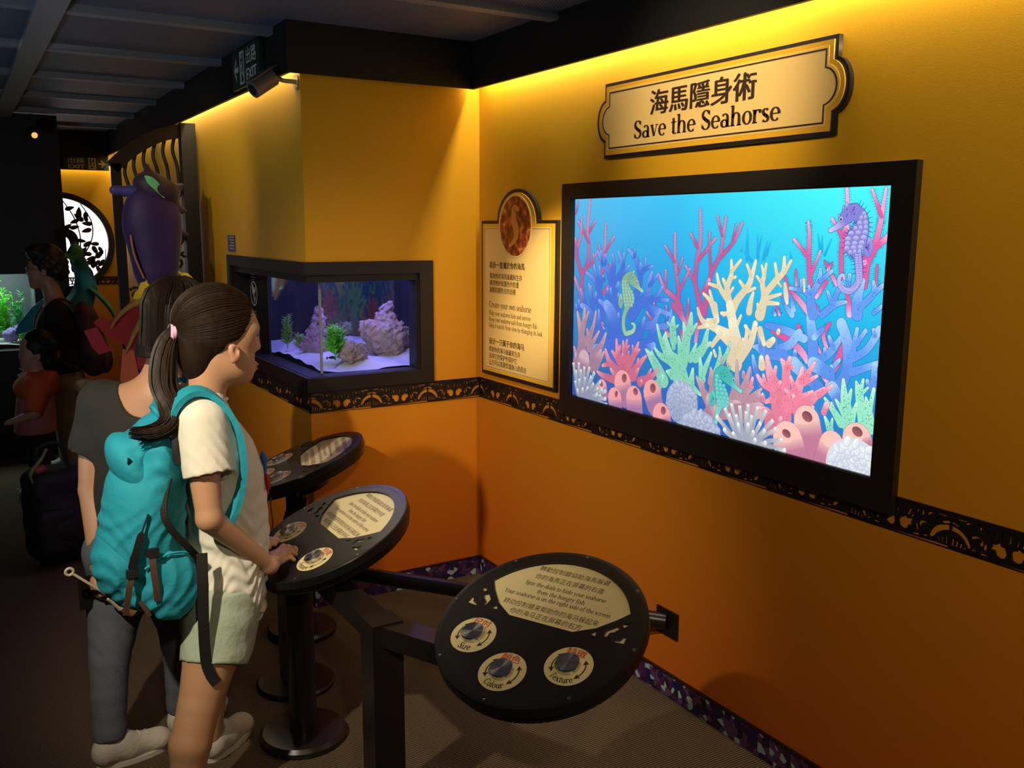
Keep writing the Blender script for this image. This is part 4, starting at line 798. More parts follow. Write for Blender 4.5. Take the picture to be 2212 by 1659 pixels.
def seahorse(name, label, key, fin, sc, eye, base, dark, light, finc, spk, face):
    S = ART_STROKES[key]
    def extra(A, d):
        for s, t, rx, ry in ART_ELLIPSES[sc]: A.ell(s, t, rx / 10, ry / 10, d + .02, C(light), C(base), 12)
        h = S[1]
        for k in range(7):
            a = rnd.uniform(0, 6.28); r = rnd.uniform(.4, .8) * h[0][2] / 10
            A.ell(h[0][0] + r * math.cos(a), h[0][1] + r * math.sin(a), h[0][2] / 110, h[0][2] / 110, d + .03, C(dark), n=8)
        for k in range(3):
            r = h[1][2] / 10 * (0.75 + .22 * k); cx = (h[0][0] + h[1][0]) / 2; cy = (h[0][1] + h[1][1]) / 2; a0 = 0.2 if face < 0 else PI - 0.9
            for i in range(6):
                a = a0 + i * 0.13; A.line(cx + r * math.cos(a), cy + r * math.sin(a), cx + r * math.cos(a + .13), cy + r * math.sin(a + .13), .6, d + .03, C(dark))
        (s, t, rx, ry), = ART_ELLIPSES[eye]
        A.ell(s, t, rx / 10, ry / 10, d + .04, C(dark), n=16); A.ell(s, t, rx / 12, ry / 12, d + .05, C('eef4ee'), C(light), 16)
        A.ell(s, t, rx / 17, ry / 17, d + .06, C(base), n=14); A.ell(s, t, rx / 24, ry / 24, d + .07, C('141832'), n=12); A.ell(s + 1, t + 1, rx / 60, rx / 60, d + .08, C('ffffff'), n=6)
        if spk:
            P = bez([(p[0], p[1], p[2] / 10) for p in S[0][:8]], 4)
            for i in range(1, len(P) - 1):
                a = math.atan2(P[i + 1][1] - P[i - 1][1], P[i + 1][0] - P[i - 1][0])
                for sg in (-1, 1):
                    b = a + sg * PI / 2; r = P[i][2]
                    A.line(P[i][0] + r * math.cos(b), P[i][1] + r * math.sin(b), P[i][0] + (r + spk) * math.cos(b), P[i][1] + (r + spk) * math.sin(b), 1.2, d - .17, C(dark))
    F = Art(); d = LAY[0]
    for s, t, rx, ry in ART_ELLIPSES[fin]:
        F.ell(s, t, rx / 10 + .8, ry / 10 + .8, d, C(dark)); F.ell(s, t, rx / 10, ry / 10, d + .02, C(finc), C(base))
        for k in range(9):
            a = (k - 4) * 0.28 + (0 if face < 0 else PI)
            F.line(s - math.cos(a) * rx / 14, t, s + math.cos(a) * rx / 11, t + math.sin(a) * ry / 11, .6, d + .03, C(dark))
    LAY[0] += .05; fo = F.build('dorsal_fin', scr)
    return group(name, label, key, base, light, dark, extra=extra, grow=1.4)
seahorse('screen_seahorse', 'pale green seahorse on the left of the screen', 'shG', 'finG', 'scG', 'eyeG', '86b49c', '4a7a6c', 'b5d8bd', 'a2cdb2', 0, 1)
seahorse('screen_seahorse', 'spiny purple seahorse at the top right of the screen', 'shP', 'finP', 'scP', 'eyeP', '8c88dc', '4a42a8', 'd0cffa', 'b0aef2', 14, -1)
group('finger_coral', None, 'dust2', ('b98c9c', 'c79aa8'), ('d5aab4', 'e2bcc4'), '7f5a78', ('86607c', 1.0, 8), shade=('9a7596', 160, 0.9))
group('finger_coral', 'coral pink finger coral on the left of the screen', 'pinkL', ('d56f88', 'dc7890'), ('f0a4b2', 'f2acba'), '94506e', ('b55a74', 1.0, 8), shade=('a8688e', 200, 0.9))
group('finger_coral', 'coral pink finger coral on the right of the screen', 'pinkR', ('ee7d99', 'fb8fa9'), ('ffc0d0', 'ffd0dc'), 'a84c70', ('d0607f', 1.6, 9), shade=('c9708f', 180, 0.9))
def brain(key, label, c, cs, ln):
    A = Art(); d = LAY[0]
    for i, (s, t, rx, ry) in enumerate(ART_ELLIPSES[key]):
        rx /= 10; ry /= 10; d0 = d + i * .15
        A.ell(s, t, rx, ry, d0, C(cs), C(cs), 32)
        g = rx / 3.6
        for k in range(64):
            a = k * 2.39996; r = math.sqrt((k + .5) / 64); x, y = s + rx * .9 * r * math.cos(a), t + ry * .9 * r * math.sin(a)
            u = max(0, min(1, .5 + (y - t) / ry * .6)); e1 = g * rnd.uniform(.5, .8); e2 = g * rnd.uniform(.38, .52); ro = rnd.uniform(0, 3)
            A.ell(x, y, e1, e2, d0 + .004 + k * .0006, mixc(C(ln), C(cs), u), mixc(C(ln), C(cs), u * .6), 14, ro)
            A.ell(x + g * .02, y + g * .04, e1 * .86, e2 * .80, d0 + .0043 + k * .0006, mixc(C(cs), C(c), u), mixc(C(ln), C(cs), .3 + u * .7), 14, ro)
    LAY[0] = d + .35; o = A.build('brain_coral', scr); o['label'] = label
brain('brain', 'two grey blue brain corals at the foot of the screen', 'd3d9e8', 'a9b3d2', '8592ba')
def sponges(key, hk, label, top, low):
    """each sponge: capsule drawn from the base (dull) up to its lit crown"""
    ART_STROKES[key] = [s[::-1] for s in ART_STROKES[key]]
    A = Art(); d = LAY[0]
    for i, s in enumerate(ART_STROKES[key]):
        d0 = d + i * .03; A.stroke(s, d0, C('8a5a80'), C('a86a80'), .9); A.stroke(s, d0 + .008, C(low), C(top))
        (x, y, r) = s[-1]; A.ell(x - r * .015, y + r * .03, r * .06, r * .05, d0 + .012, C(top), C(top), 20)
        hx, hy, rx, ry = ART_ELLIPSES[hk][i]; A.ell(hx, hy, rx / 10, ry / 10, d0 + .02, C('7d4a5a'), C('b0656c'), 22, -.3)
    LAY[0] = d + .25; o = A.build('tube_sponges', scr); o['label'] = label
sponges('spongeL', 'spongeLh', 'pink tube sponges at the lower left of the screen', 'f2a6a8', 'a87aa4')
seahorse('screen_seahorse', 'turquoise seahorse low in the middle of the screen', 'shT', 'finT', 'scT', 'eyeT', '4dbdb6', '1f7f84', '90e4dc', '6ed2ca', 0, 1)
sponges('spongeR', 'spongeRh', 'pink tube sponges at the lower right of the screen', 'ffc9bd', 'c67f9e')
group('anemone', 'grey white anemone at the lower left of the screen', 'anL', '8f94b0', 'e4ecdf', '8d8fa8', grow=.6)
group('anemone', 'white anemone at the foot of the screen', 'anR', 'a7abbd', 'fdfdf2', '9a9aa6', grow=.6)
brain('brainR', 'white brain coral in the lower right corner of the screen', 'ffffff', 'dde4ee', 'b4bcd4')

# ================================================================== WALL SIGNS
def wall_M(y, z, off=0.0): return frame_M((RX - off, y, z), (0, -1, 0), (0, 0, 1))   # x runs to the right as seen from the room
def lobed(w, h, nt, r):
    """rectangle half sizes w,h with a round lobe at each end between +-nt, lobe reach r"""
    a = math.degrees(math.asin(min(1, nt / (r * 1.05)))); pts = [(w, h), (-w, h), (-w, nt)]
    pts += [(-w - r * (math.cos(t) - 0.0) * 1.0 + r * math.cos(math.radians(80)), nt * math.sin(t) / math.sin(math.radians(80))) for t in np.radians(np.linspace(80, -80, 15))]
    pts += [(-w, -nt), (-w, -h), (w, -h), (w, -nt)]
    pts += [(w + r * math.cos(t) - r * math.cos(math.radians(80)), nt * math.sin(t) / math.sin(math.radians(80))) for t in np.radians(np.linspace(-80, 80, 15))]
    pts += [(w, nt)]
    return [(float(x), float(y)) for x, y in pts]
sy, sz = 2.295, 2.093
sign = empty('title_sign', (RX, sy, sz)); tag(sign, 'long gold title sign with lobed ends above the big screen', 'sign')
O = wall_M(sy, sz)
obj('backing_board', plate_mesh([lobed(.527, .134, .076, .055)], 0.016), M_FRAME, sign, O)
obj('gold_face', plate_mesh([lobed(.515, .122, .068, .052)], 0.004), M_SIGNB, sign, wall_M(sy, sz, 0.016))
obj('pale_border', plate_mesh([lobed(.500, .107, .058, .052)], 0.001), mat('pale_gold_line', (0.9, 0.62, 0.18), 0.3), sign, wall_M(sy, sz, 0.020))
obj('ink_line', plate_mesh([lobed(.494, .101, .052, .050), lobed(.489, .096, .049, .049)], 0.0008), M_INK, sign, wall_M(sy, sz, 0.0211))
obj('text_field', plate_mesh([lobed(.489, .096, .049, .049)], 0.0007), M_SIGN, sign, wall_M(sy, sz, 0.0211))
def put_text(me, parent, x, y, base, material=None, name='lettering'):
    return obj(name, me, material or M_INK, parent, base @ Matrix.Translation((x, y, 0)))
TB = wall_M(sy, sz, 0.0224)
put_text(text_mesh('海馬隱身術', 0.492, 0.083, bold=0.0022), sign, -.258, -.005, TB)
put_text(serif_mesh('Save the Seahorse', 0.684, 0.125, 0.04, height_scale=.93), sign, -.348, -.076, TB)

py, pz = 3.444, 1.38
pan = empty('story_panel', (RX, py, pz)); tag(pan, 'tall cream text panel with arched top and oval seahorse photo beside the screen', 'sign')
def arched(w, z0, z1, ra, rh, n=18):
    pts = [(-w, z0), (w, z0), (w, z1), (ra, z1)]
    pts += [(ra * math.cos(t), z1 + rh * math.sin(t)) for t in np.linspace(0.02, PI - 0.02, n)]
    return pts + [(-ra, z1), (-w, z1)]
def PM(off): return wall_M(py, pz, off)
obj('backing_board', plate_mesh([arched(.315, -.356, .356, .172, .136)], 0.016), M_FRAME, pan, PM(0))
obj('gold_face', plate_mesh([arched(.299, -.340, .342, .155, .134)], 0.003), M_SIGNB, pan, PM(0.016))
obj('text_field', plate_mesh([[(-.285, -.326), (.272, -.326), (.272, .326), (-.285, .326)]], 0.001), M_SIGN, pan, PM(0.019))
def ring(rx, ry, w): return [circ(0, 0, rx, ry, 40), circ(0, 0, rx - w, ry - w, 40)]
obj('ink_line', plate_mesh([[(-.280, -.321), (.267, -.321), (.267, .321), (-.280, .321)], [(-.2785, -.3195), (.2655, -.3195), (.2655, .3195), (-.2785, .3195)]], 0.0006), M_INK, pan, PM(0.020))
OV = wall_M(py + .008, pz + .331, 0.020)
obj('oval_mount', plate_mesh([circ(0, 0, .136, .137, 40)], 0.0016), M_SIGN, pan, OV)
def photo_mat():
    m = bpy.data.materials.new('red_seahorse_photo'); m.use_nodes = True
    nt = m.node_tree; N = nt.nodes.new; L = nt.links.new; b = nt.nodes['Principled BSDF']; b.inputs['Roughness'].default_value = 0.3
    tc = N('ShaderNodeTexCoord'); v = N('ShaderNodeTexNoise'); v.inputs['Scale'].default_value = 26; v.inputs['Detail'].default_value = 5; L(tc.outputs['Object'], v.inputs['Vector'])
    rp = N('ShaderNodeValToRGB'); e = rp.color_ramp.elements; e[0].position = .32; e[0].color = (0.012, 0.006, 0.006, 1); e[1].position = .68; e[1].color = (0.75, 0.33, 0.16, 1)
    k = e.new(.46); k.color = (0.22, 0.03, 0.015, 1); k = e.new(.57); k.color = (0.55, 0.09, 0.03, 1)
    L(v.outputs[0], rp.inputs[0]); L(rp.outputs[0], b.inputs['Base Color']); return m
obj('photo', plate_mesh([circ(0, 0, .128, .129, 40)], 0.0006), photo_mat(), pan, wall_M(py + .008, pz + .331, 0.0218))
A2 = MB()
def flat_stroke(mb, pts, z=0.0, sub=6):
    P = bez(pts, sub); vs = []; n = len(P)
    for i, (x, y, r) in enumerate(P):
        a = P[max(i - 1, 0)]; b = P[min(i + 1, n - 1)]; dx, dy = b[0] - a[0], b[1] - a[1]; l = math.hypot(dx, dy) or 1
        vs += [(x + dy / l * r, y - dx / l * r, z), (x - dy / l * r, y + dx / l * r, z)]
    mb.add(vs, [(2 * i, 2 * i + 2, 2 * i + 3, 2 * i + 1) for i in range(n - 1)]); return mb
sh = MB(); flat_stroke(sh, [(.035, .07, .008), (-.005, .075, .018), (-.01, .03, .02), (.012, -.02, .022), (-.005, -.06, .014), (-.05, -.09, .006)])
sh.build('photo_seahorse', mat('orange_print', (0.75, 0.30, 0.05), 0.3), pan, M=wall_M(py + .008, pz + .331, 0.0228))
PT = PM(0.0203)
def pl(body, x0, x1, zb, h, serif=False, b=0.001):
    me = serif_mesh(body, x1 - x0, .1, .05, height_scale=h) if serif else text_mesh(body, x1 - x0, h, bold=b)
    put_text(me, pan, x0, zb - pz, PT)
pl('設計一隻屬於你的海馬', -.234, .070, 1.522, .030, b=.002); pl('幫助你的海馬躲藏和生存', -.234, .051, 1.474, .026); pl('運用牠的保護色作防護', -.234, .023, 1.442, .026); pl('避開飢餓魚兒的追捕', -.234, -.005, 1.410, .026)
pl('Create your own seahorse', -.239, .127, 1.342, 1.15, True); pl('Help your seahorse hide and survive', -.240, .122, 1.306, 1.2, True); pl('Keep your seahorse safe from hungry fish -', -.240, .190, 1.277, 1.2, True); pl('Help it vanish from view by changing its look', -.240, .217, 1.248, 1.2, True)
pl('设计一只属于你的海马', -.239, .069, 1.170, .030, b=.002); pl('帮助你的海马躲藏和生存', -.240, .038, 1.134, .026); pl('运用它的保护色保护它', -.240, .010, 1.103, .026); pl('让它可以逃避饥饿鱼儿的追击', -.240, .089, 1.072, .026)

# ================================================================== DIAL CONSOLES
CR = 0.272
def console(c, yaw, tilt, label, lines, hand_gap=None):
    F = Vector((math.cos(yaw), math.sin(yaw), 0)); Lr = Vector((math.sin(yaw), -math.cos(yaw), 0))
    U = F * math.cos(tilt) + Vector((0, 0, 1)) * math.sin(tilt)
    root = empty('dial_console', (c[0], c[1], 0)); tag(root, label, 'console', 'round dial consoles along the rail')
    B = frame_M(c, Lr, U); R = CR
    def T(z): return B @ Matrix.Translation((0, 0, z))
    MB().lathe([(R * .90, -.060), (R * .955, -.058), (R * .962, -.036), (R * .985, -.034), (R, -.030), (R, -.004), (R * .992, -.0005), (R * .975, 0), (R * .935, 0), (R * .93, -.014)], 72).build('disc_body', M_CONS, root, 30, T(0))
    MB().lathe([(.075, -.13), (.075, -.06)], 28).build('neck', M_RAIL, root, 30, T(0))
    obj('cream_underlay', plate_mesh([circ(0, 0, R * .92, n=48)], 0.001), M_CREAM, root, T(-0.009))
    # black face plate with the text window, fret openings and dial holes
    win = [(.84 * math.cos(a), .84 * math.sin(a)) for a in np.radians(np.linspace(27, 153, 25))] + [(-.66, .26), (-.52, .11), (-.338, 0), (.338, 0), (.52, .11), (.66, .26)]
    win = [(float(x), float(y)) for x, y in win]
    holes = []
    for h in ([(-.84, .02), (-.72, .012), (-.745, .045), (-.785, .055), (-.80, .10), (-.835, .11)], [(-.805, .265), (-.731, .247), (-.735, .215), (-.765, .20)], [(-.735, .175), (-.69, .20), (-.655, .16), (-.622, .125), (-.632, .04), (-.66, .05), (-.665, .10), (-.70, .12)], [(-.56, .022), (-.49, .03), (-.525, .085), (-.55, .07)]):
        holes.append(h); holes.append([(-x, y) for x, y in h][::-1])
    face = [circ(0, 0, .934, n=64), win] + holes
    obj('face_plate', plate_mesh([[(x * R, y * R) for x, y in l] for l in face], 0.007), M_CONS, root, T(-0.0072))
    tp = obj('text_plate', plate_mesh([[(x * R * .985, y * R * .985 + .001) for x, y in win]], 0.001), M_CREAM, root, T(-0.0075))
    for (body, x0, x1, y, h, ser) in lines:
        me = serif_mesh(body, (x1 - x0) * R, .1, .05, height_scale=h) if ser else text_mesh(body, (x1 - x0) * R, h * R)
        obj('lettering', me, M_INK, tp, T(-0.0063) @ Matrix.Translation((x0 * R, y * R, 0)))
    for (u, v, cj, en, ewid) in ((-.53, -.335, '尺吋', 'Size', .15), (-.035, -.628, '顏色', 'Colour', .23), (.495, -.373, '特徵', 'Texture', .26)):
        D = T(0.0) @ Matrix.Translation((u * R, v * R, 0)); pr = .218 * R
        dp = MB().lathe([(pr, -.003), (pr, .0004)], 48).build('dial_plate', M_CREAM, root, 30, D)
        Dt = D @ Matrix.Translation((0, 0, .0007))
        put_text(text_mesh(cj, .19 * R, .085 * R, align='C', bold=.0008), dp, -.0 * R, .118 * R, Dt, M_RED)
        put_text(serif_mesh(en, ewid * R, .12, .05, 'C', bend=.19 * R, height_scale=1.15), dp, 0, 0, Dt)
        for s in (0, PI):
            ar = MB()
            P = [(.152 * R * math.cos(a + s), .152 * R * math.sin(a + s), .006 * R) for a in np.linspace(-.55, .45, 9)]; flat_stroke(ar, P, 0, 2)
            for e, sg in ((P[0], -1), (P[-1], 1)):
                a = math.atan2(e[1], e[0]); tx, ty = -math.sin(a) * sg, math.cos(a) * sg; nx, ny = math.cos(a), math.sin(a); q = .045 * R
                ar.add([(e[0] + tx * q, e[1] + ty * q, 0), (e[0] + nx * q * .6 - tx * q * .2, e[1] + ny * q * .6 - ty * q * .2, 0), (e[0], e[1], 0), (e[0] - nx * q * .6 - tx * q * .2, e[1] - ny * q * .6 - ty * q * .2, 0)], [(0, 1, 2), (0, 2, 3)])
            ar.build('arrow', M_INK, dp, M=Dt)
        MB().lathe([(.105 * R, .0004), (.110 * R, .002), (.110 * R, .013), (.104 * R, .015), (.0005, .0155)], 40).build('dial_knob', M_METAL, root, 25, D)
    for k in range(8):
        a = math.radians(22 + 45 * k + 22); q = R * .955
        MB().lathe([(.0045, -.001), (.0045, .0012), (.0022, .0016), (.0018, .0004)], 10).build('screw', M_SCREW, root, None, T(0) @ Matrix.Translation((q * math.cos(a), q * math.sin(a), 0)))
    return root
def text_lines(loc, zh, sh_, w5):
    return [('轉動控制鍵協助海馬躲藏', -.385, .385, .665, .072, False), ('你的海馬正在屏幕的' + zh, -.375, .375, .548, .072, False),
            ('Spin the dials to hide your seahorse', -.43, .45, .450, 1.25, True), ('from the hungry fish', -.25, .27, .362, 1.25, True), ('Your seahorse is ' + loc + ' of the screen', -w5, w5, .285, 1.25, True),
            ('转动控制键来帮助你的海马躲起来', -.51, .51, .150, .072, False), ('你的海马正在屏幕的' + sh_, -.38, .38, .052, .072, False)]
D3 = console((1.173, 1.801, .727), .46, .385, 'nearest round black dial console, with text about the right side of the screen', text_lines('on the right side', '右邊', '右方', .575))
D2 = console((.962, 2.745, .730), 0.0, .385, 'middle round black dial console that the girl is turning', text_lines('in the centre', '中間', '中间', .53))
D1 = console((1.150, 3.60, .752), -.30, .345, 'farthest round black dial console, beside the corner fish tank', text_lines('on the left side', '左邊', '左方', .565))

# the zigzag guard rail that carries the consoles
rail = empty('guard_rail', (.96, 2.27, 0)); tag(rail, 'black steel zigzag guard rail with posts holding the dial consoles', 'rail')
def beam(a, b, wd=.075, z0=.545, z1=.605):
    a = Vector(a); b = Vector(b); t = (b - a).normalized(); n = Vector((-t.y, t.x)) * wd / 2
    m = MB(); vs = [(p.x + s * n.x, p.y + s * n.y, z) for p in (a, b) for s in (-1, 1) for z in (z0, z1)]
    m.add(vs, [(0, 1, 3, 2), (4, 6, 7, 5), (0, 4, 5, 1), (2, 3, 7, 6), (1, 5, 7, 3), (0, 2, 6, 4)]); m.build('rail_arm', M_RAIL, rail)
J2 = (.945, 2.275); J1 = (.965, 3.17)
for a, b in (((1.15, 1.85), J2), (J2, (.94, 2.70)), ((.94, 2.76), J1), (J1, (1.12, 3.55))): beam(a, b)
for (x, y) in (J2, J1):
    MB().box((x - .046, y - .046, 0.012), (x + .046, y + .046, .61)).build('post', M_RAIL, rail, M=None)
    MB().lathe([(.145, 0), (.145, .012), (.138, .02), (.05, .022)], 40).build('base_plate', M_RAIL, rail, 30, Matrix.Translation((x, y, 0)))
MB().lathe([(.046, .02), (.046, .655)], 28).build('post', M_RAIL, rail, 30, Matrix.Translation((.872, 2.80, 0)))
MB().lathe([(.145, 0), (.145, .018), (.135, .030), (.05, .034)], 48).build('base_plate', M_RAIL, rail, 30, Matrix.Translation((.872, 2.80, 0)))
MB().lathe([(.046, 0), (.046, .68)], 28).build('post', M_RAIL, rail, 30, Matrix.Translation((1.13, 3.60, 0)))
MB().lathe([(.145, 0), (.145, .018), (.135, .030), (.05, .034)], 48).build('base_plate', M_RAIL, rail, 30, Matrix.Translation((1.13, 3.60, 0)))
MB().tube([(1.14, 3.63, .285), (2.114, 2.395, .285)], .031, 16).build('stay_tube', M_RAIL, rail, 30)
MB().box((RX - .008, 2.337, .230), (RX, 2.452, .330)).build('wall_plate', M_RAIL, rail)

# ================================================================== CORNER FISH TANK
tank = empty('corner_fish_tank', (1.30, 3.83, 0.99)); tag(tank, 'corner fish tank with dark frame, glass on two sides and blue light', 'fish tank')
FZ0, FZ1 = 0.992, 1.556; PR = 0.016
def tb(n, a, b, m=M_FRAME): return MB().box(a, b).build(n, m, tank)
GX, GY = 1.353, 3.890            # inset glass planes
# front (alcove) side boards
tb('frame_rail', (SX - PR, BY - PR, TZ1), (1.868, BY, FZ1)); tb('frame_rail', (SX - PR, BY - PR, FZ0), (1.868, BY, TZ0 + .01)); tb('frame_stile', (1.80, BY - PR, TZ0 + .01), (1.868, BY, TZ1))
# passage side boards
tb('frame_rail', (SX - PR, BY, TZ1), (SX, 5.10, FZ1)); tb('frame_rail', (SX - PR, BY, FZ0), (SX, 5.10, TZ0 + .01)); tb('frame_stile', (SX - PR, 5.045, TZ0 + .01), (SX, 5.10, TZ1))
# reveals between the frame and the glass
tb('reveal_sill', (SX, BY, TZ0 - .0), (1.86, GY + .0, TZ0 + .012), M_BLACK); tb('reveal_sill', (SX, GY, TZ0), (GX, 5.06, TZ0 + .012), M_BLACK)
tb('reveal_head', (SX, BY, 1.468), (1.86, GY + .02, TZ1), M_BLACK); tb('reveal_head', (SX, GY + .02, 1.468), (GX + .02, 5.06, TZ1), M_BLACK)
tb('reveal_side', (1.785, BY + .001, TZ0 + .012), (1.80, GY, 1.468), M_BLACK); tb('reveal_side', (SX + .001, 5.045, TZ0 + .012), (GX, 5.06, 1.468), M_BLACK)
tb('notice_panel', (GX - .004, 4.66, TZ0 + .012), (GX + .004, 5.045, 1.468), M_BLACK)
tb('glass_pane', (GX + .008, GY, TZ0 + .012), (2.05, GY + .006, 1.468), M_GLASS); tb('glass_pane', (GX, GY, TZ0 + .012), (GX + .006, 4.66, 1.468), M_GLASS)
tb('corner_seal', (GX - .001, GY - .001, TZ0 + .012), (GX + .009, GY + .009, 1.468), mat('grey_sealant', (0.25, 0.25, 0.28), 0.3))
DK = mat('dark_tank_lining', (0.004, 0.005, 0.009), 0.6)
tb('tank_back', (GX + .012, 5.00, TZ0), (2.05, 5.01, 1.60), DK); tb('tank_end', (2.05, GY, TZ0), (2.06, 5.01, 1.60), DK); tb('tank_floor', (GX + .006, GY + .006, TZ0 - .01), (2.05, 5.01, TZ0), DK); tb('tank_hood', (GX + .02, GY + .02, 1.58), (2.05, 5.01, 1.60), DK)
lamp('tank_lamp', 'AREA', (1.68, 4.38, 1.57), 9.0, color=(0.26, 0.22, 1.0), shape='RECTANGLE', size=0.55, size_y=0.85)
# white notice with a ring and a fish on the panel
WH = mat('white_print', (0.55, 0.55, 0.58), 0.5)
NM = frame_M((GX - .005, 4.915, 1.352), (0, -1, 0), (0, 0, 1))
obj('notice_ring', plate_mesh(ring(.062, .066, .006), .0006), WH, tank, NM)
nf = MB(); flat_stroke(nf, [(-.02, .045, .008), (-.012, .02, .016), (.004, -.006, .014), (.012, -.03, .010), (.002, -.05, .003)]); flat_stroke(nf, [(.03, .035, .006), (.014, .005, .010), (.006, -.02, .006)]); nf.build('notice_mark', WH, tank, M=NM)
nl = MB()
for k, wdt in enumerate((.075, .09, .07)): nl.box((-.045, .098 - k * .014, 0), (-.045 + wdt, .104 - k * .014, .0006))
nl.box((-.03, -.10, 0), (.03, -.094, .0006)); nl.box((-.03, -.115, 0), (.03, -.109, .0006)); nl.build('notice_print', mat('grey_print', (0.2, 0.2, 0.22), 0.5), tank, M=NM)

# sand
def sand(name, x0, x1, y0, y1, zf, m, label, n=40):
    vs = []; fs = []; X = np.linspace(x0, x1, n); Y = np.linspace(y0, y1, n)
    for j in range(n):
        for i in range(n): vs.append((X[i], Y[j], zf(X[i], Y[j])))
    for j in range(n - 1):
        for i in range(n - 1): a = j * n + i; fs.append((a, a + 1, a + n + 1, a + n))
    b = MB().add(vs, fs)
    o = b.build(name, m, None, 60); tag(o, label, 'sand', kind='stuff'); return o
M_SAND = mat('white_sand', (0.75, 0.74, 0.72), 0.9, bump=(500, .4))
sand('sand', GX + .007, 2.048, GY + .007, 4.998, lambda x, y: 1.072 + .018 * math.sin(7 * y + 3) + .010 * math.sin(17 * x + 9 * y) + .006 * math.sin(41 * x) * math.sin(37 * y), M_SAND, 'white sand lit violet on the floor of the corner fish tank')
def rock(name, c, blobs, label, m, seed, h=.0055, amp=.030, cat='rock'):
    rr = random.Random(seed); pr = []
    for (dx, dy, dz, r) in blobs:
        for _ in range(7):
            a = rr.uniform(0, 6.28); e = rr.uniform(-.5, 1.2)
            pr.append(('e', (c[0] + dx + r * .6 * math.cos(a) * math.cos(e), c[1] + dy + r * .6 * math.sin(a) * math.cos(e), c[2] + dz + r * .6 * math.sin(e)), (r * rr.uniform(.35, .6), r * rr.uniform(.35, .6), r * rr.uniform(.35, .6)), rr.uniform(0, 3), .012))
        pr.append(('e', (c[0] + dx, c[1] + dy, c[2] + dz), (r * .8, r * .8, r * .85), 0, .02))
    ph = [rr.uniform(0, 6) for _ in range(6)]
    def dp(X, Y, Z): return amp * .35 * (np.sin(95 * X + ph[0] + 2 * np.sin(60 * Z)) * np.sin(88 * Y + ph[1]) * np.sin(101 * Z + ph[2])) + amp * .2 * np.sin(210 * X + ph[3]) * np.sin(190 * Y + ph[4]) * np.sin(230 * Z + ph[5])
    o = obj(name, sdf_mesh(pr, h, name, dp), m); tag(o, label, cat); return o
M_ROCK = mat('reef_rock', (0.34, 0.24, 0.16), 0.95, bump=(120, 1.0), var=(40, (0.50, 0.38, 0.30), 1))
rock('reef_rock', (1.80, 4.22, 1.09), [(0, 0, .05, .10), (.06, .03, .06, .09), (-.05, .03, .10, .07), (.03, .05, .16, .055), (.045, .06, .21, .03), (.13, .04, .04, .07)], 'large brown reef rock heaped at the right of the corner fish tank', M_ROCK, 3)
rock('reef_rock', (1.56, 4.06, 1.085), [(0, 0, .03, .055), (.045, .01, .02, .045)], 'small round brown rock at the front of the corner fish tank', M_ROCK, 5)
rock('reef_rock', (1.50, 4.36, 1.07), [(0, 0, .05, .075), (.0, .0, .12, .05), (.01, 0, .18, .034), (.012, 0, .225, .02)], 'pointed purple rock behind the glass corner of the fish tank', mat('purple_reef_rock', (0.42, 0.26, 0.36), 0.95, bump=(120, .8)), 9)
rock('reef_rock', (1.63, 4.30, 1.20), [(0, 0, 0, .036)], 'small dark rock beside the green plant in the corner fish tank', mat('dark_rock', (0.10, 0.09, 0.08), 0.95, bump=(120, .8)), 11)
def bushy(name, c, hgt, rad, m, label, seed, n=420, cat='plant'):
    rr = random.Random(seed); root = empty(name, c); tag(root, label, cat)
    mb = MB(); st = MB()
    for s in range(5):
        a = s * 1.26; top = (c[0] + rad * .4 * math.cos(a), c[1] + rad * .4 * math.sin(a), c[2] + hgt * (.7 + .3 * rr.random()))
        st.tube([c, ((c[0] + top[0]) / 2, (c[1] + top[1]) / 2, c[2] + hgt * .45), top], [.003, .0025, .0015], 5)
        for k in range(n // 5):
            t = k / (n // 5); p = Vector(c).lerp(Vector(top), .15 + .85 * t); b = rr.uniform(0, 6.28); L = rad * (1.05 - .55 * t) * rr.uniform(.6, 1)
            q = p + Vector((math.cos(b) * L, math.sin(b) * L, L * rr.uniform(.1, .8))); mid = p.lerp(q, .5) + Vector((0, 0, L * .15)); w = L * .13
            sd = Vector((-math.sin(b), math.cos(b), 0)) * w
            mb.add([p, mid - sd, q, mid + sd], [(0, 1, 2, 3)])
    st.build('stem', m, root); lf = mb.build('leaves', m, root); lf['kind'] = 'stuff'; return root
M_LEAF = mat('green_leaf', (0.20, 0.72, 0.06), 0.5)
bushy('water_plant', (1.50, 4.10, 1.085), .19, .07, M_LEAF, 'bright green plant by the glass corner of the fish tank', 1)
bushy('water_plant', (1.43, 4.62, 1.08), .18, .04, mat('olive_leaf', (0.30, 0.55, 0.12), 0.5), 'olive green plant at the far end of the corner fish tank', 2)
bushy('water_plant', (1.46, 4.50, 1.08), .09, .045, mat('pale_leaf', (0.45, 0.60, 0.20), 0.5), 'low pale plant on the sand behind the side glass of the fish tank', 4)
fish = empty('small_fish', (1.44, 3.99, 1.112)); tag(fish, 'tiny dark fish just above the sand in the corner tank', 'fish')
obj('body', sdf_mesh([('e', (1.44, 3.99, 1.112), (.016, .005, .007), 0, .004), ('c', (1.45, 3.99, 1.112), (1.458, 3.99, 1.098), .004, .002, .006)], .002, 'body'), mat('dark_fish', (0.02, 0.015, 0.015), 0.4), fish)
MB().add([(1.426, 3.99, 1.112), (1.414, 3.99, 1.118), (1.414, 3.99, 1.102)], [(0, 1, 2)]).build('tail_fin', MATS['dark_fish'], fish)

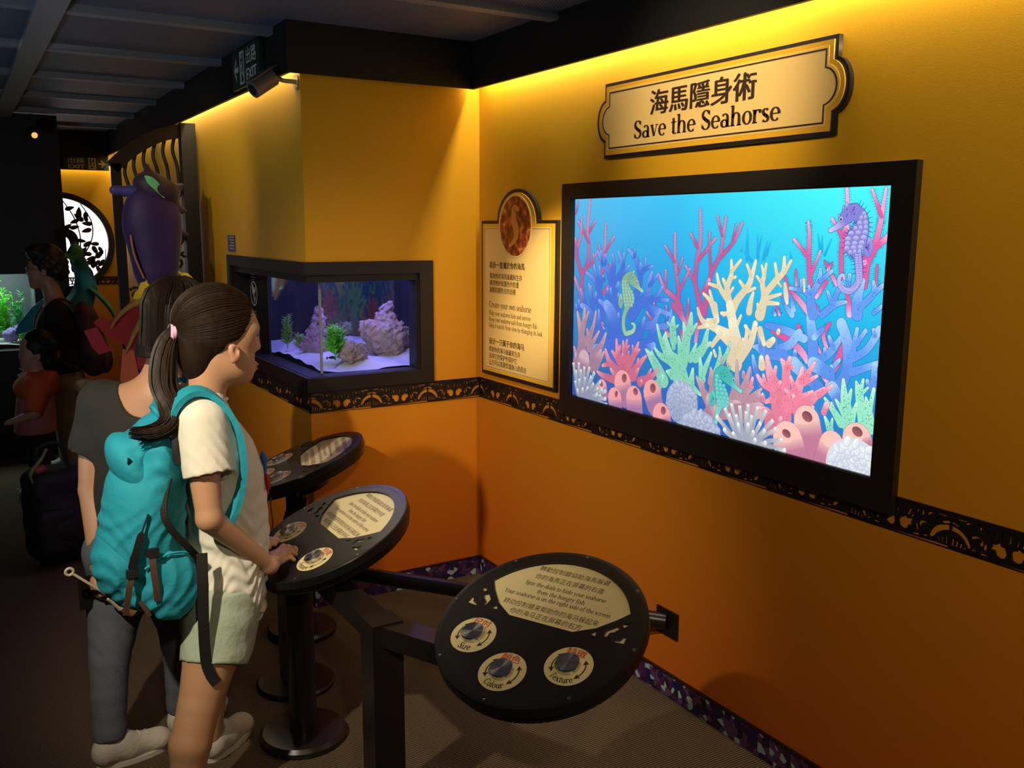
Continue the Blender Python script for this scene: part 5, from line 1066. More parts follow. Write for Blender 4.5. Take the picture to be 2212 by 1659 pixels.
# small blue label above the tank frame
lb = MB().box((SX - .004, 4.955, 1.572), (SX, 5.10, 1.660)).build('wall_label', mat('navy_label', (0.02, 0.025, 0.09), 0.4)); tag(lb, 'small navy blue label on the wall above the fish tank', 'label')
m = MB()
for k in range(5): m.box((SX - .0048, 4.97, 1.648 - k * .015), (SX - .004, 5.07 - .015 * (k % 3), 1.652 - k * .015))
m.build('print_lines', WH, lb)

# ================================================================== EXIT SIGNS, CAMERA, LAMPS
def exit_sign(o, ax, wdt, hgt, label, flip=False):
    ax = Vector(ax); root = empty('exit_sign', o); tag(root, label, 'sign', 'green exit signs')
    Mx = frame_M(o, ax, (0, 0, 1))
    g = mat('dark_green_plate', (0.012, 0.045, 0.022), 0.4); wm = mat('dull_white_print', (0.75, 0.75, 0.70), 0.5)
    MB().box((-wdt / 2, -hgt / 2, -.018), (wdt / 2, hgt / 2, 0)).build('sign_plate', g, root, M=Mx)
    s = -1 if flip else 1
    ar = MB(); x = -.40 * wdt * s
    ar.add([(x - s * .03 * wdt, 0, .001), (x + s * .07 * wdt, .34 * hgt, .001), (x + s * .07 * wdt, .16 * hgt, .001), (x + s * .02 * wdt, .07 * hgt, .001), (x + s * .14 * wdt, .07 * hgt, .001), (x + s * .14 * wdt, -.07 * hgt, .001), (x + s * .02 * wdt, -.07 * hgt, .001), (x + s * .07 * wdt, -.16 * hgt, .001), (x + s * .07 * wdt, -.34 * hgt, .001)], [(0, 1, 2, 3), (0, 3, 6), (3, 4, 5, 6), (0, 6, 7, 8)])
    ar.build('arrow', wm, root, M=Mx)
    rn = MB(); c = -.13 * wdt * s
    door = plate_mesh([[(c - .08 * wdt, -.42 * hgt), (c + .08 * wdt, -.42 * hgt), (c + .08 * wdt, .42 * hgt), (c - .08 * wdt, .42 * hgt)], [(c - .055 * wdt, -.36 * hgt), (c + .055 * wdt, -.36 * hgt), (c + .055 * wdt, .36 * hgt), (c - .055 * wdt, .36 * hgt)]], .0008)
    obj('door_mark', door, wm, root, Mx)
    k = hgt
    flat_stroke(rn, [(c, .16 * k, .05 * k), (c, -.05 * k, .045 * k)], .001); flat_stroke(rn, [(c, -.05 * k, .03 * k), (c - .08 * k * s, -.2 * k, .028 * k), (c - .05 * k * s, -.36 * k, .02 * k)], .001); flat_stroke(rn, [(c, -.05 * k, .03 * k), (c + .1 * k * s, -.18 * k, .028 * k), (c + .2 * k * s, -.3 * k, .02 * k)], .001)
    flat_stroke(rn, [(c, .12 * k, .025 * k), (c - .14 * k * s, .02 * k, .02 * k)], .001); rn.add([(c + .06 * k * math.cos(a), .29 * k + .06 * k * math.sin(a), .001) for a in np.linspace(0, 5.8, 12)], [tuple(range(12))])
    rn.build('running_figure', wm, root, M=Mx)
    tx = .22 * wdt * s
    put_text(text_mesh('出路', .36 * wdt, .40 * hgt, 'C', bold=.001), root, tx, .02 * hgt, Mx @ Matrix.Translation((0, 0, .001)), wm)
    put_text(text_mesh('EXIT', .36 * wdt, .30 * hgt, 'C', bold=.003), root, tx, -.40 * hgt, Mx @ Matrix.Translation((0, 0, .001)), wm)
exit_sign((SX - SO - .036, 4.27, 2.415), (0, -1, 0), .44, .17, 'green exit sign with left arrow above the fish tank wall')
exit_sign((1.03, FY - .122, 2.245), (1, 0, 0), .36, .11, 'dark exit sign with right arrow over the far round window', True)

cc = empty('security_camera', (SX, 3.853, 2.30)); tag(cc, 'grey bullet security camera on a wall bracket under the soffit', 'camera')
mg = mat('grey_camera_metal', (0.20, 0.18, 0.15), 0.4, 0.3)
p0 = Vector((1.172, 3.853, 2.312)); p1 = Vector((1.082, 3.835, 2.252)); ax = (p1 - p0).normalized()
MB().tube([p0, p1], .037, 20).build('barrel', mg, cc, 40)
vs = MB(); vs.ribbon([p0 + Vector((0, 0, .042)) - ax * .005, p1 + Vector((0, 0, .042)) + ax * .022], .076, .004, (-ax.y, ax.x, 0)); vs.build('sun_shield', mg, cc)
MB().tube([p1 + ax * .0005, p1 + ax * .002], .024, 20).build('lens_window', M_BLACK, cc)
mb_ = mat('brass_bracket', (0.55, 0.45, 0.25), 0.35, 0.6)
MB().tube([(SX, 3.853, 2.302), (1.225, 3.853, 2.302), (1.20, 3.853, 2.305), p0], [.011, .011, .010, .012], 12).build('bracket_arm', mb_, cc, 40)
MB().tube([(SX, 3.853, 2.302), (SX - .006, 3.853, 2.302)], .032, 20).build('bracket_flange', mb_, cc, 40)
MB().tube(bez([p0, (1.20, 3.84, 2.335), (1.215, 3.85, 2.33), (1.225, 3.853, 2.345)], 4), .003, 6).build('cable', M_BLACK, cc)

def spot_fixture(o, aim, label, strength):
    root = empty('ceiling_spotlight', o); tag(root, label, 'lamp')
    o = Vector(o); d = Vector(aim).normalized()
    MB().tube([o + Vector((0, 0, .08)), o + Vector((0, 0, CZ - .03 - o.z if CZ - .03 - o.z > .085 else .085))], .012, 10).build('stem', M_BLACK, root)
    MB().tube([o - d * .06, o - d * .03, o + d * .05], [.03, .045, .048], 18, caps=True).build('housing', M_BLACK, root, 40)
    MB().tube([o + d * .0505, o + d * .052], .020, 16).build('lit_lens', emission_mat('warm_lamp_lens', (1.0, 0.45, 0.12), strength), root)
    MB().tube([o + Vector((0, 0, .085)), o], .008, 8).build('yoke', M_BLACK, root)
spot_fixture((.52, 7.30, 2.335), (.15, -1, -.25), 'small black spotlight with glowing orange lens by the dark partition', 1.3)

# ================================================================== ARCHED LATTICE SCREEN
lat = empty('lattice_screen', (1.03, 5.75, 0)); tag(lat, 'black arched lattice screen with carved scrolls beside the passage wall', 'screen')
MB().box((1.178, 5.70, 0), (1.262, 5.78, 2.302)).build('post', M_FRET, lat)
MB().box((.795, 5.73, 0), (.845, 5.78, 2.06)).build('post', M_FRET, lat)
arch = bez([(.80, 5.755, 2.035), (.90, 5.755, 2.13), (1.02, 5.755, 2.205), (1.12, 5.755, 2.245), (1.20, 5.755, 2.26)], 6)
MB().ribbon(arch, .05, .075, (0, 1, 0)).build('arch_rail', M_FRET, lat)
for k, x in enumerate((.875, .925, .98, 1.035, 1.09, 1.145)):
    zt = np.interp(x, [p[0] for p in arch], [p[2] for p in arch])
    MB().tube(bez([(x + .008, 5.755, zt - .02), (x - .008, 5.755, zt - .10), (x + .012, 5.755, zt - .19), (x + .02, 5.755, zt - .30)], 5), .010, 8).build('wavy_bar', M_FRET, lat, 40)
def spiral(cx, cz, r, turns, s=1, a0=0.0):
    return [(cx + s * r * (1 - .75 * t) * math.cos(a0 + turns * 2 * PI * t), 5.755, cz + r * (1 - .75 * t) * math.sin(a0 + turns * 2 * PI * t)) for t in np.linspace(0, 1, 26)]
for k in range(11):
    z = 1.90 - k * .135
    MB().tube(spiral(1.130, z, .052, 1.3, 1 if k % 2 else -1, .6), .008, 7).build('scroll', M_FRET, lat, 40)
    if k % 2 == 0: MB().tube(spiral(.89, z - .05, .045, 1.3, -1, .6), .008, 7).build('scroll', M_FRET, lat, 40)
    MB().tube(bez([(1.17, 5.755, z + .06), (1.10, 5.755, z + .02), (1.05, 5.755, z - .06), (1.0, 5.755, z - .10)], 5), .007, 7).build('scroll_stem', M_FRET, lat, 40)

# ================================================================== LANTERN SCULPTURES
def fabric(name, c, em=0.0):
    m = mat(name, c, 0.6, bump=(60, .15), sheen=.2)
    return m
M_PUR = fabric('purple_lantern_fabric', (0.030, 0.009, 0.10)); M_PLUM = fabric('plum_lantern_fabric', (0.035, 0.012, 0.05)); M_BLUEF = fabric('indigo_lantern_fabric', (0.05, 0.05, 0.26))
M_GRN = mat('green_sequin', (0.18, 0.75, 0.34), 0.35, bump=(300, .5)); M_GOLD = fabric('gold_lantern_fabric', (0.50, 0.27, 0.02)); M_RED_F = mat('red_sequin_fabric', (0.75, 0.07, 0.06), 0.35, bump=(160, .8, (1, 1, 6)))
M_ORA = fabric('orange_lantern_fabric', (0.75, 0.14, 0.03)); M_YEL = fabric('yellow_lantern_fabric', (0.85, 0.58, 0.02)); M_TEAL = mat('teal_sequin_fabric', (0.02, 0.30, 0.42), 0.35, bump=(220, .6)); M_AZ = mat('azure_lantern_fabric', (0.02, 0.14, 0.62), 0.4)
pu = empty('seahorse_lantern', (.93, 5.32, 0)); tag(pu, 'large dark purple seahorse lantern in front of the lattice screen', 'lantern', 'animal lanterns in the passage')
Y0 = 5.32
obj('body', sdf_mesh([('e', (.925, Y0, 1.72), (.155, .11, .22), 0, .05), ('e', (.93, Y0, 1.53), (.125, .10, .17), 0, .06), ('c', (.92, Y0, 1.44), (.94, Y0, 1.05), .085, .06, .05), ('c', (.94, Y0, 1.05), (.99, Y0, .62), .06, .045, .03), ('c', (.99, Y0, .62), (.95, Y0, .28), .045, .035, .03), ('c', (.95, Y0, .28), (.84, Y0, .17), .035, .03, .03), ('c', (.84, Y0, .17), (.80, Y0, .27), .03, .02, .03)], .011, 'body'), M_PUR, pu)
obj('head', sdf_mesh([('e', (.955, Y0, 1.90), (.125, .10, .085), 0, .03, -.5), ('c', (.93, Y0, 1.94), (.916, Y0, 2.035), .035, .008, .03), ('c', (1.04, Y0, 1.90), (1.095, Y0, 1.935), .035, .008, .03), ('c', (1.04, Y0, 1.80), (1.105, Y0, 1.79), .05, .008, .03), ('c', (1.03, Y0, 1.68), (1.105, Y0, 1.66), .05, .008, .03)], .009, 'head'), M_PLUM, pu)
obj('snout', sdf_mesh([('c', (.87, Y0, 1.885), (.755, Y0, 1.893), .040, .022, .02), ('c', (.76, Y0, 1.893), (.742, Y0, 1.893), .024, .024, .01)], .008, 'snout'), M_BLUEF, pu)
eyp = MB(); flat_stroke(eyp, [(.885, 1.968, .004), (.91, 1.945, .020), (.945, 1.908, .020), (.978, 1.856, .004)])
eyp.v = [(x, Y0 - .105 + abs(x - .92) * .25, y) for x, y, z in eyp.v]; eyp.build('eye_patch', M_GRN, pu)
MB().tube(bez([(.80, Y0 - .07, 1.66), (.81, Y0 - .085, 1.55), (.85, Y0 - .09, 1.43)], 5), .006, 6).build('edge_cord', mat('copper_cord', (0.4, 0.15, 0.06), 0.4), pu)
MB().ribbon(bez([(1.03, Y0 - .02, 1.47), (1.10, Y0 - .03, 1.40), (1.14, Y0 - .03, 1.30)], 5), [.01] * 3 + [.05] * 4 + [.03] * 4, .01, (1, 0, .5)).build('yellow_fin', M_YEL, pu)
MB().ribbon(bez([(.87, Y0 - .07, 1.43), (.845, Y0 - .08, 1.37), (.82, Y0 - .08, 1.31)], 5), [.008] * 3 + [.05] * 4 + [.07] * 4, .01, (1, 0, .2)).build('yellow_fin', M_YEL, pu)
MB().lathe([(.16, 0), (.16, .03), (.15, .04), (.02, .05)], 32).build('stand', M_BLACK, pu, 30, Matrix.Translation((.95, Y0, 0)))
MB().tube([(.97, Y0, .04), (.97, Y0, .40)], .012, 10).build('stand_rod', M_BLACK, pu)

rd = empty('winged_fish_lantern', (.80, 4.90, 0)); tag(rd, 'red sequinned winged lantern with gold fin spines behind the two women', 'lantern', 'animal lanterns in the passage')
Y1 = 4.90
def fin(pts, y, th, bulge=.03):
    me = plate_mesh([pts], th); co = np.empty(len(me.vertices) * 3); me.vertices.foreach_get('co', co); co = co.reshape(-1, 3)
    cx = np.mean([p[0] for p in pts]); out = np.stack([co[:, 0], y + co[:, 2] + bulge * np.abs(co[:, 0] - cx), co[:, 1]], 1); me.vertices.foreach_set('co', out.ravel()); me.update(); me.flip_normals(); return me
obj('body', sdf_mesh([('e', (.86, Y1 + .06, 1.10), (.14, .09, .20), 0, .04), ('e', (.80, Y1 + .05, 1.02), (.14, .08, .10), .0, .04), ('c', (.86, Y1 + .06, .95), (.90, Y1 + .06, .45), .09, .04, .05)], .011, 'body'), M_RED_F, rd)
obj('wing', fin([(.835, 1.36), (.72, 1.33), (.62, 1.24), (.585, 1.27), (.545, 1.235), (.60, 1.17), (.68, 1.12), (.70, 1.06), (.80, 1.04), (.90, 1.15)], Y1 - .02, .012), M_RED_F, rd)
for P in ([(.90, 1.36, .035), (.80, 1.345, .032), (.715, 1.31, .02), (.655, 1.26, .013), (.618, 1.205, .006)], [(.86, 1.34, .03), (.79, 1.27, .028), (.735, 1.19, .02), (.70, 1.12, .012), (.675, 1.075, .005)]):
    Q = bez(P, 6); MB().tube([(x, Y1 - .045, z) for x, z, r in Q], [r for x, z, r in Q], 10, flat=.6).build('gold_spine', M_GOLD, rd, 50)
obj('lower_fin', fin([(.67, 1.10), (.72, 1.09), (.74, .95), (.72, .88), (.64, .88)], Y1 - .03, .012), M_ORA, rd)
obj('lower_fin', fin([(.74, 1.04), (.80, 1.05), (.84, .92), (.73, .95)], Y1 - .02, .012), M_PUR, rd)
obj('cheek_fin', fin([(.50, 1.20), (.56, 1.215), (.60, 1.12), (.64, 1.10), (.56, 1.08), (.53, 1.12)], Y1 - .03, .012), mat('crimson_fabric', (0.45, 0.02, 0.03), 0.6), rd)
MB().lathe([(.15, 0), (.15, .03), (.14, .04), (.02, .05)], 32).build('stand', M_BLACK, rd, 30, Matrix.Translation((.90, Y1 + .06, 0)))
MB().tube([(.90, Y1 + .06, .04), (.90, Y1 + .06, .5)], .012, 10).build('stand_rod', M_BLACK, rd)

te = empty('seahorse_lantern', (.75, 7.36, 0)); tag(te, 'teal and blue seahorse lantern standing before the round white window', 'lantern', 'animal lanterns in the passage')
Y2 = 7.36
obj('body', sdf_mesh([('e', (.755, Y2, 1.46), (.05, .05, .09), 0, .03, .3), ('c', (.765, Y2, 1.40), (.79, Y2, 1.26), .05, .06, .04), ('c', (.79, Y2, 1.26), (.70, Y2, 1.05), .07, .12, .05), ('c', (.70, Y2, 1.05), (.62, Y2, .75), .12, .07, .05), ('c', (.62, Y2, .75), (.62, Y2, .35), .07, .04, .05)], .012, 'body'), M_TEAL, te)
obj('head', sdf_mesh([('e', (.745, Y2 - .02, 1.53), (.042, .04, .055), 0, .02, .4), ('c', (.72, Y2 - .02, 1.48), (.67, Y2 - .02, 1.50), .03, .012, .02), ('c', (.67, Y2 - .02, 1.50), (.60, Y2 - .02, 1.47), .010, .006, .02)], .008, 'head'), M_GRN, te)
obj('blue_mane', sdf_mesh([('c', (.79, Y2, 1.44), (.83, Y2, 1.30), .02, .028, .02), ('c', (.83, Y2, 1.30), (.84, Y2, 1.18), .028, .01, .02), ('c', (.69, Y2, 1.50), (.74, Y2 + .01, 1.58), .02, .02, .02)], .008, 'blue_mane'), M_AZ, te)
MB().tube(bez([(.80, Y2 - .08, 1.27), (.87, Y2 - .09, 1.20), (.94, Y2 - .09, 1.10), (.98, Y2 - .09, .98)], 6), [.03] * 6 + [.036] * 7 + [.03] * 6, 10, flat=.5).build('curled_tail', mat('moss_lantern_fabric', (0.10, 0.30, 0.08), 0.6), te, 50)
obj('wing', fin([(.50, 1.20), (.42, 1.14), (.33, 1.03), (.30, .95), (.42, .98), (.52, 1.02)], Y2 - .12, .012), M_TEAL, te)
MB().lathe([(.15, 0), (.15, .03), (.14, .04), (.02, .05)], 32).build('stand', M_BLACK, te, 30, Matrix.Translation((.62, Y2, 0)))
MB().tube([(.62, Y2, .04), (.62, Y2, .45)], .012, 10).build('stand_rod', M_BLACK, te)

# ================================================================== ROUND LIT WINDOW ON THE FAR WALL
rw = empty('window_1', (.79, FY, 1.565)); rw['kind'] = 'structure'
RWM = frame_M((.79, FY - .004, 1.565), (1, 0, 0), (0, 0, 1))
obj('lit_pane', plate_mesh([circ(0, 0, .395, n=64)], .002), emission_mat('white_lightbox', (1.0, 0.97, 1.0), 1.6), rw, RWM)
obj('round_rim', plate_mesh([circ(0, 0, .435, n=64), circ(0, 0, .385, n=64)], .05), M_FRET, rw, RWM)
vn = Matrix.Translation((0, 0, .008))
def vine(pts, nm='vine'):
    m = MB(); flat_stroke(m, pts, 0, 8); m.build(nm, M_FRET, rw, M=RWM @ vn)
vine([(.03, .38, .004), (.12, .22, .005), (.16, .05, .005), (.14, -.1, .006), (.08, -.2, .006)]); vine([(.18, .34, .004), (.26, .18, .005), (.25, .02, .005), (.16, -.13, .006), (.10, -.16, .005)]); vine([(.12, -.14, .010), (.22, -.24, .011), (.23, -.32, .008), (.14, -.36, .004)]); vine([(.36, -.06, .003), (.34, -.2, .004), (.25, -.3, .005)]); vine([(-.1, .34, .004), (-.05, .1, .005), (-.12, -.15, .005), (-.2, -.3, .004)])
vine([(.02, .10, .035), (.09, .06, .04), (.11, -.02, .035), (.08, -.09, .02)], 'seahorse_silhouette'); vine([(-.02, -.08, .03), (.02, -.05, .02), (.03, -.02, .008)], 'seahorse_silhouette')
rr = random.Random(4)
for k in range(34):
    a = rr.uniform(-1.3, 1.35); r = rr.uniform(.17, .36); x, y = r * math.cos(a), r * math.sin(a); b = rr.uniform(0, 6.28); q = rr.uniform(.026, .038)
    vine([(x, y, .004), (x + q * 1.0 * math.cos(b), y + q * math.sin(b), q * .55), (x + q * 2.1 * math.cos(b), y + q * 2.1 * math.sin(b), q * .6), (x + q * 2.7 * math.cos(b), y + q * 2.7 * math.sin(b), .002)], 'leaf')

# ================================================================== AQUARIUM IN THE DARK PARTITION
aq = empty('wall_aquarium', (-.2, PY + .3, .80)); tag(aq, 'lit planted aquarium set in the dark partition on the left', 'fish tank')
AB = mat('aquarium_lining', (0.05, 0.055, 0.06), 0.7)
for n, a, b in (('tank_back', (-.9, PY + .60, .80), (.47, PY + .61, 1.45)), ('tank_floor', (-.9, PY + .12, .78), (.47, PY + .61, .80)), ('tank_end', (.47, PY + .12, .78), (.48, PY + .61, 1.45)), ('tank_end', (-.91, PY + .12, .78), (-.9, PY + .61, 1.45)), ('tank_hood', (-.9, PY + .12, 1.44), (.47, PY + .61, 1.46))):
    MB().box(a, b).build(n, AB, aq)
MB().box((-.9, PY + .05, .80), (.47, PY + .056, 1.36)).build('glass_pane', M_GLASS, aq)
lamp('aquarium_lamp', 'AREA', (-.1, PY + .34, 1.43), 14.0, color=(0.75, 0.95, 0.85), shape='RECTANGLE', size=1.1, size_y=0.3)
sand('sand', -.89, .46, PY + .13, PY + .59, lambda x, y: .83 + .008 * math.sin(20 * x) * math.sin(16 * y), M_SAND, 'pale sand on the floor of the planted aquarium', 24)
for k, (x, y, hh, rr_, lab) in enumerate(((.10, .34, .42, .10, 'bright feathery plant left of the tallest one in the left aquarium'), (.26, .42, .47, .10, 'tallest feathery green plant in the left aquarium'), (.36, .30, .38, .08, 'feathery green plant nearest the right end of the left aquarium'), (-.08, .40, .40, .10, 'feathery plant at the very left edge of the left aquarium'), (.16, .20, .17, .06, 'low green plant on the sand in front of the left aquarium'), (.38, .18, .13, .05, 'small green tuft beside the violet rock in the left aquarium'))):
    bushy('aquarium_plant', (x, PY + y, .832), hh, rr_, M_LEAF if k % 2 else mat('mid_green_leaf', (0.08, 0.42, 0.06), 0.5), lab, 20 + k, 300)
    bpy_update[-1]['group'] = 'plants in the left aquarium'
rock('aquarium_rock', (.30, PY + .24, .86), [(0, 0, .03, .06), (.07, .02, .06, .05), (.12, .03, .10, .04)], 'violet rock among the plants of the left aquarium', mat('violet_rock', (0.25, 0.2, 0.5), 0.9, bump=(100, .8)), 31, .012)

# ================================================================== BAG ON THE FLOOR
bg = empty('black_trolley_bag', (.33, 5.05, 0)); tag(bg, 'bulky black bag standing on the carpet behind the dark-shirted woman', 'bag')
MBG = mat('black_nylon', (0.008, 0.008, 0.009), 0.7, bump=(30, .4))
obj('bag_body', sdf_mesh([('b', (.34, 5.05, .26), (.15, .12, .24), .3, .03, .06), ('e', (.34, 4.98, .20), (.13, .12, .15), .3, .05)], .011, 'bag_body', lambda X, Y, Z: .004 * np.sin(40 * X + 20 * Z) * np.sin(35 * Z)), MBG, bg)
obj('front_pocket', sdf_mesh([('b', (.31, 4.91, .20), (.10, .05, .12), .3, .02, .04)], .01, 'front_pocket'), MBG, bg)
MB().tube(bez([(.27, 5.05, .48), (.26, 5.03, .60), (.36, 5.03, .62), (.40, 5.05, .48)], 6), .010, 8).build('handle', MBG, bg)
MB().tube(bez([(.24, 4.95, .42), (.22, 4.93, .50), (.27, 4.93, .57), (.30, 4.94, .62)], 5), [.010] * 5 + [.016] * 6 + [.012] * 5, 8, flat=.6).build('tan_strap', mat('tan_webbing', (0.30, 0.22, 0.10), 0.7), bg, 50)
MB().tube([(.245, 4.925, .515), (.285, 4.925, .53)], .018, 10).build('red_tag', mat('red_tag', (0.4, 0.03, 0.05), 0.5), bg)

# ================================================================== PEOPLE
SK = mat('warm_skin', (0.56, 0.30, 0.17), 0.5, sss=.08, bump=(180, .05))
SK2 = mat('tan_skin', (0.48, 0.25, 0.14), 0.5, sss=.08)
HAIR = mat('dark_brown_hair', (0.022, 0.011, 0.006), 0.5, spec=0.25, bump=(30, .35, (1, 1, .12)))
HAIR2 = mat('black_brown_hair', (0.012, 0.007, 0.005), 0.5, spec=0.2, bump=(40, .5, (1, 1, .10)))
LIP = mat('lip_colour', (0.45, 0.17, 0.13), 0.45); EYEW = mat('eye_white', (0.7, 0.68, 0.66), 0.3); EYED = mat('dark_iris', (0.012, 0.008, 0.006), 0.2)
def person(name, loc, label): 
    r = empty(name, loc); tag(r, label, 'person'); return r

def strands(mb, center, radii, starts, tie, seed, n_each=5, jit=.006, r=.0022, lift=(1.0, 1.03)):
    """thin locks combed over an ellipsoid from hairline points to the tie"""
    rr = random.Random(seed); c = Vector(center)
    def un(p): d = Vector(p) - c; return Vector((d.x / radii[0], d.y / radii[1], d.z / radii[2]))
    t1 = un(tie).normalized()
    for s in starts:
        for _ in range(n_each):
            p = Vector(s) + Vector((rr.uniform(-jit, jit), rr.uniform(-jit, jit), rr.uniform(-jit, jit))) * 2
            t0 = un(p).normalized(); l = rr.uniform(*lift); om = t0.angle(t1)
            if om < .15: continue
            pts = []; K = 12
            for k in range(K + 1):
                u = k / K; d = (t0 * math.sin((1 - u) * om) + t1 * math.sin(u * om)) / math.sin(om); d.normalize()
                pts.append(c + Vector((d.x * radii[0], d.y * radii[1], d.z * radii[2])) * l)
            mb.tube(pts, [r * .5] + [r] * (K - 1) + [r * .8], 4, caps=False)

def bundle(mb, path, rad, seed, n=70, r=.004, flare=1.0, nsub=6):
    """a lock of hair: many strands following one path"""
    rr = random.Random(seed); P = bez([(*p, q) for p, q in zip(path, rad)], nsub)
    for _ in range(n):
        a = rr.uniform(0, 6.28); q = math.sqrt(rr.random()); a2 = rr.uniform(-.5, .5); cut = rr.uniform(.74, 1.0); pts = []; rs = []
        up = None
        for i, (x, y, z, R) in enumerate(P):
            if i / (len(P) - 1) > cut: break
            b = P[min(i + 1, len(P) - 1)]; aa = P[max(i - 1, 0)]; t = Vector((b[0] - aa[0], b[1] - aa[1], b[2] - aa[2])).normalized()
            s = t.cross(Vector((0, 1, 0))).normalized(); u = s.cross(t); th = a + a2 * i / len(P)
            pts.append(Vector((x, y, z)) + (s * math.cos(th) + u * math.sin(th)) * R * q); rs.append(r * (1 - .75 * (i / len(P)) ** 2))
        if len(pts) > 2: mb.tube(pts, rs, 4, caps=False)

# ------------------------------------------------------------------ girl at the middle console (faces +x)
GYc = 2.70
girl = person('person', (.52, 2.66, 0), 'girl in white T-shirt and pale shorts with ponytail, turning the dial of the middle console')
gb = [('e', (.632, GYc, 1.425), (.106, .079, .104), 0, .02), ('e', (.672, GYc, 1.345), (.060, .058, .090), 0, .04, .12), ('e', (.700, GYc, 1.400), (.043, .060, .055), 0, .03),
      ('c', (.700, GYc, 1.268), (.704, GYc, 1.268), .024, .020, .03), ('e', (.655, GYc - .0, 1.300), (.055, .055, .045), 0, .04),
      ('c', (.738, GYc, 1.388), (.744, GYc, 1.352), .007, .0105, .014), ('e', (.736, GYc, 1.347), (.012, .015, .008), 0, .008),
      ('e', (.729, GYc, 1.300), (.014, .022, .008), 0, .008), ('e', (.726, GYc, 1.285), (.013, .020, .008), 0, .008),
      ('e', (.722, GYc, 1.410), (.022, .050, .012), 0, .016),
      ('-e', (.742, GYc - .032, 1.383), (.014, .016, .011), 0, .012), ('-e', (.742, GYc + .032, 1.383), (.014, .016, .011), 0, .012),
      ('e', (.655, GYc - .080, 1.348), (.017, .009, .028), 0, .003, .25), ('-e', (.660, GYc - .090, 1.354), (.009, .010, .015), 0, .002), ('e', (.652, GYc - .080, 1.326), (.009, .007, .010), 0, .004), ('e', (.655, GYc + .079, 1.348), (.020, .010, .032), 0, .006, .25),
      ('c', (.605, GYc, 1.31), (.575, GYc, 1.17), .054, .058, .03),
      ('c', (.560, GYc - .105, 1.160), (.560, GYc + .105, 1.160), .045, .045, .05), ('e', (.605, GYc, 1.02), (.090, .115, .17), 0, .05), ('e', (.615, GYc, .80), (.095, .115, .16), 0, .05), ('e', (.595, GYc, .64), (.088, .12, .10), 0, .04),
      # right arm, bent, hand on the dial
      ('c', (.538, 2.578, 1.160), (.540, 2.552, 1.03), .044, .043, .02), ('c', (.540, 2.552, 1.03), (.541, 2.522, .902), .043, .035, .008), ('c', (.541, 2.522, .900), (.725, 2.598, .702), .0365, .024, .012),
      ('c', (.725, 2.600, .702), (.762, 2.668, .694), .024, .025, .015), ('e', (.764, 2.684, .694), (.032, .036, .018), .6, .014),
      # fingers (index .. little) and thumb
      ('c', (0.776, 2.707, 0.698), (0.806, 2.727, 0.708), .0100, .0092, .010), ('c', (0.806, 2.727, 0.708), (0.826, 2.735, 0.694), .0092, .0080, .004),
      ('c', (0.784, 2.691, 0.700), (0.816, 2.707, 0.710), .0102, .0094, .010), ('c', (0.816, 2.707, 0.710), (0.836, 2.717, 0.694), .0094, .0080, .004),
      ('c', (0.786, 2.673, 0.698), (0.816, 2.683, 0.706), .0100, .0090, .010), ('c', (0.816, 2.683, 0.706), (0.834, 2.691, 0.689), .0090, .0078, .004),
      ('c', (0.782, 2.657, 0.692), (0.806, 2.663, 0.696), .0092, .0082, .010), ('c', (0.806, 2.663, 0.696), (0.820, 2.667, 0.680), .0082, .0072, .004),
      ('c', (0.750, 2.693, 0.688), (0.778, 2.717, 0.682), .0115, .0100, .012), ('c', (0.778, 2.717, 0.682), (0.798, 2.731, 0.676), .0100, .0085, .004),
      # left arm reaching to the far side of the console
      ('c', (.538, 2.825, 1.160), (.585, 2.852, .92), .044, .036, .04), ('c', (.585, 2.852, .92), (.735, 2.850, .72), .037, .026, .02), ('e', (.765, 2.85, .695), (.035, .032, .017), 0, .012),
      ('c', (.775, 2.868, .695), (.815, 2.872, .685), .009, .008, .01), ('c', (.782, 2.855, .698), (.825, 2.857, .688), .009, .008, .01), ('c', (.782, 2.840, .697), (.824, 2.842, .687), .009, .008, .01), ('c', (.776, 2.826, .692), (.810, 2.826, .683), .008, .007, .01), ('c', (.750, 2.828, .690), (.785, 2.812, .682), .010, .008, .01),
      # legs
      ('c', (.590, 2.645, .62), (.540, 2.585, .47), .076, .080, .01), ('c', (.540, 2.585, .47), (.488, 2.54, .345), .080, .059, .008), ('c', (.488, 2.54, .345), (.452, 2.510, .250), .059, .058, .008), ('c', (.452, 2.510, .250), (.425, 2.49, .085), .058, .034, .008),
      ('c', (.600, 2.765, .62), (.600, 2.785, .40), .078, .058, .05), ('c', (.600, 2.79, .40), (.580, 2.805, .29), .056, .055, .03), ('c', (.580, 2.805, .29), (.572, 2.815, .09), .055, .034, .03)]
obj('body', sdf_mesh(gb, .0042, 'body', relax=1), SK, girl)
for s in (-1, 1):
    e = MB().lathe([(.0005, -.0095), (.006, -.0075), (.0095, 0), (.006, .0075), (.0005, .0095)], 12).build('eye', EYEW, girl, 60, Matrix.Translation((.7275, GYc + s * .032, 1.384)))
    MB().lathe([(.0045, .008), (.0035, .0098), (.0005, .0102)], 10).build('iris', EYED, e, 60, Matrix.Translation((.7275, GYc + s * .032, 1.384)) @ Matrix.Rotation(PI / 2, 4, 'Y'))
    MB().tube(bez([(.742, GYc + s * .015, 1.404), (.7405, GYc + s * .034, 1.409), (.724, GYc + s * .054, 1.403)], 4), [.001] + [.0028] * 6 + [.001] * 2, 6).build('eyebrow', HAIR, girl)
    MB().tube(bez([(.7405, GYc + s * .020, 1.385), (.7400, GYc + s * .034, 1.390), (.726, GYc + s * .046, 1.384)], 4), .0016, 5).build('eyelash', EYED, girl)
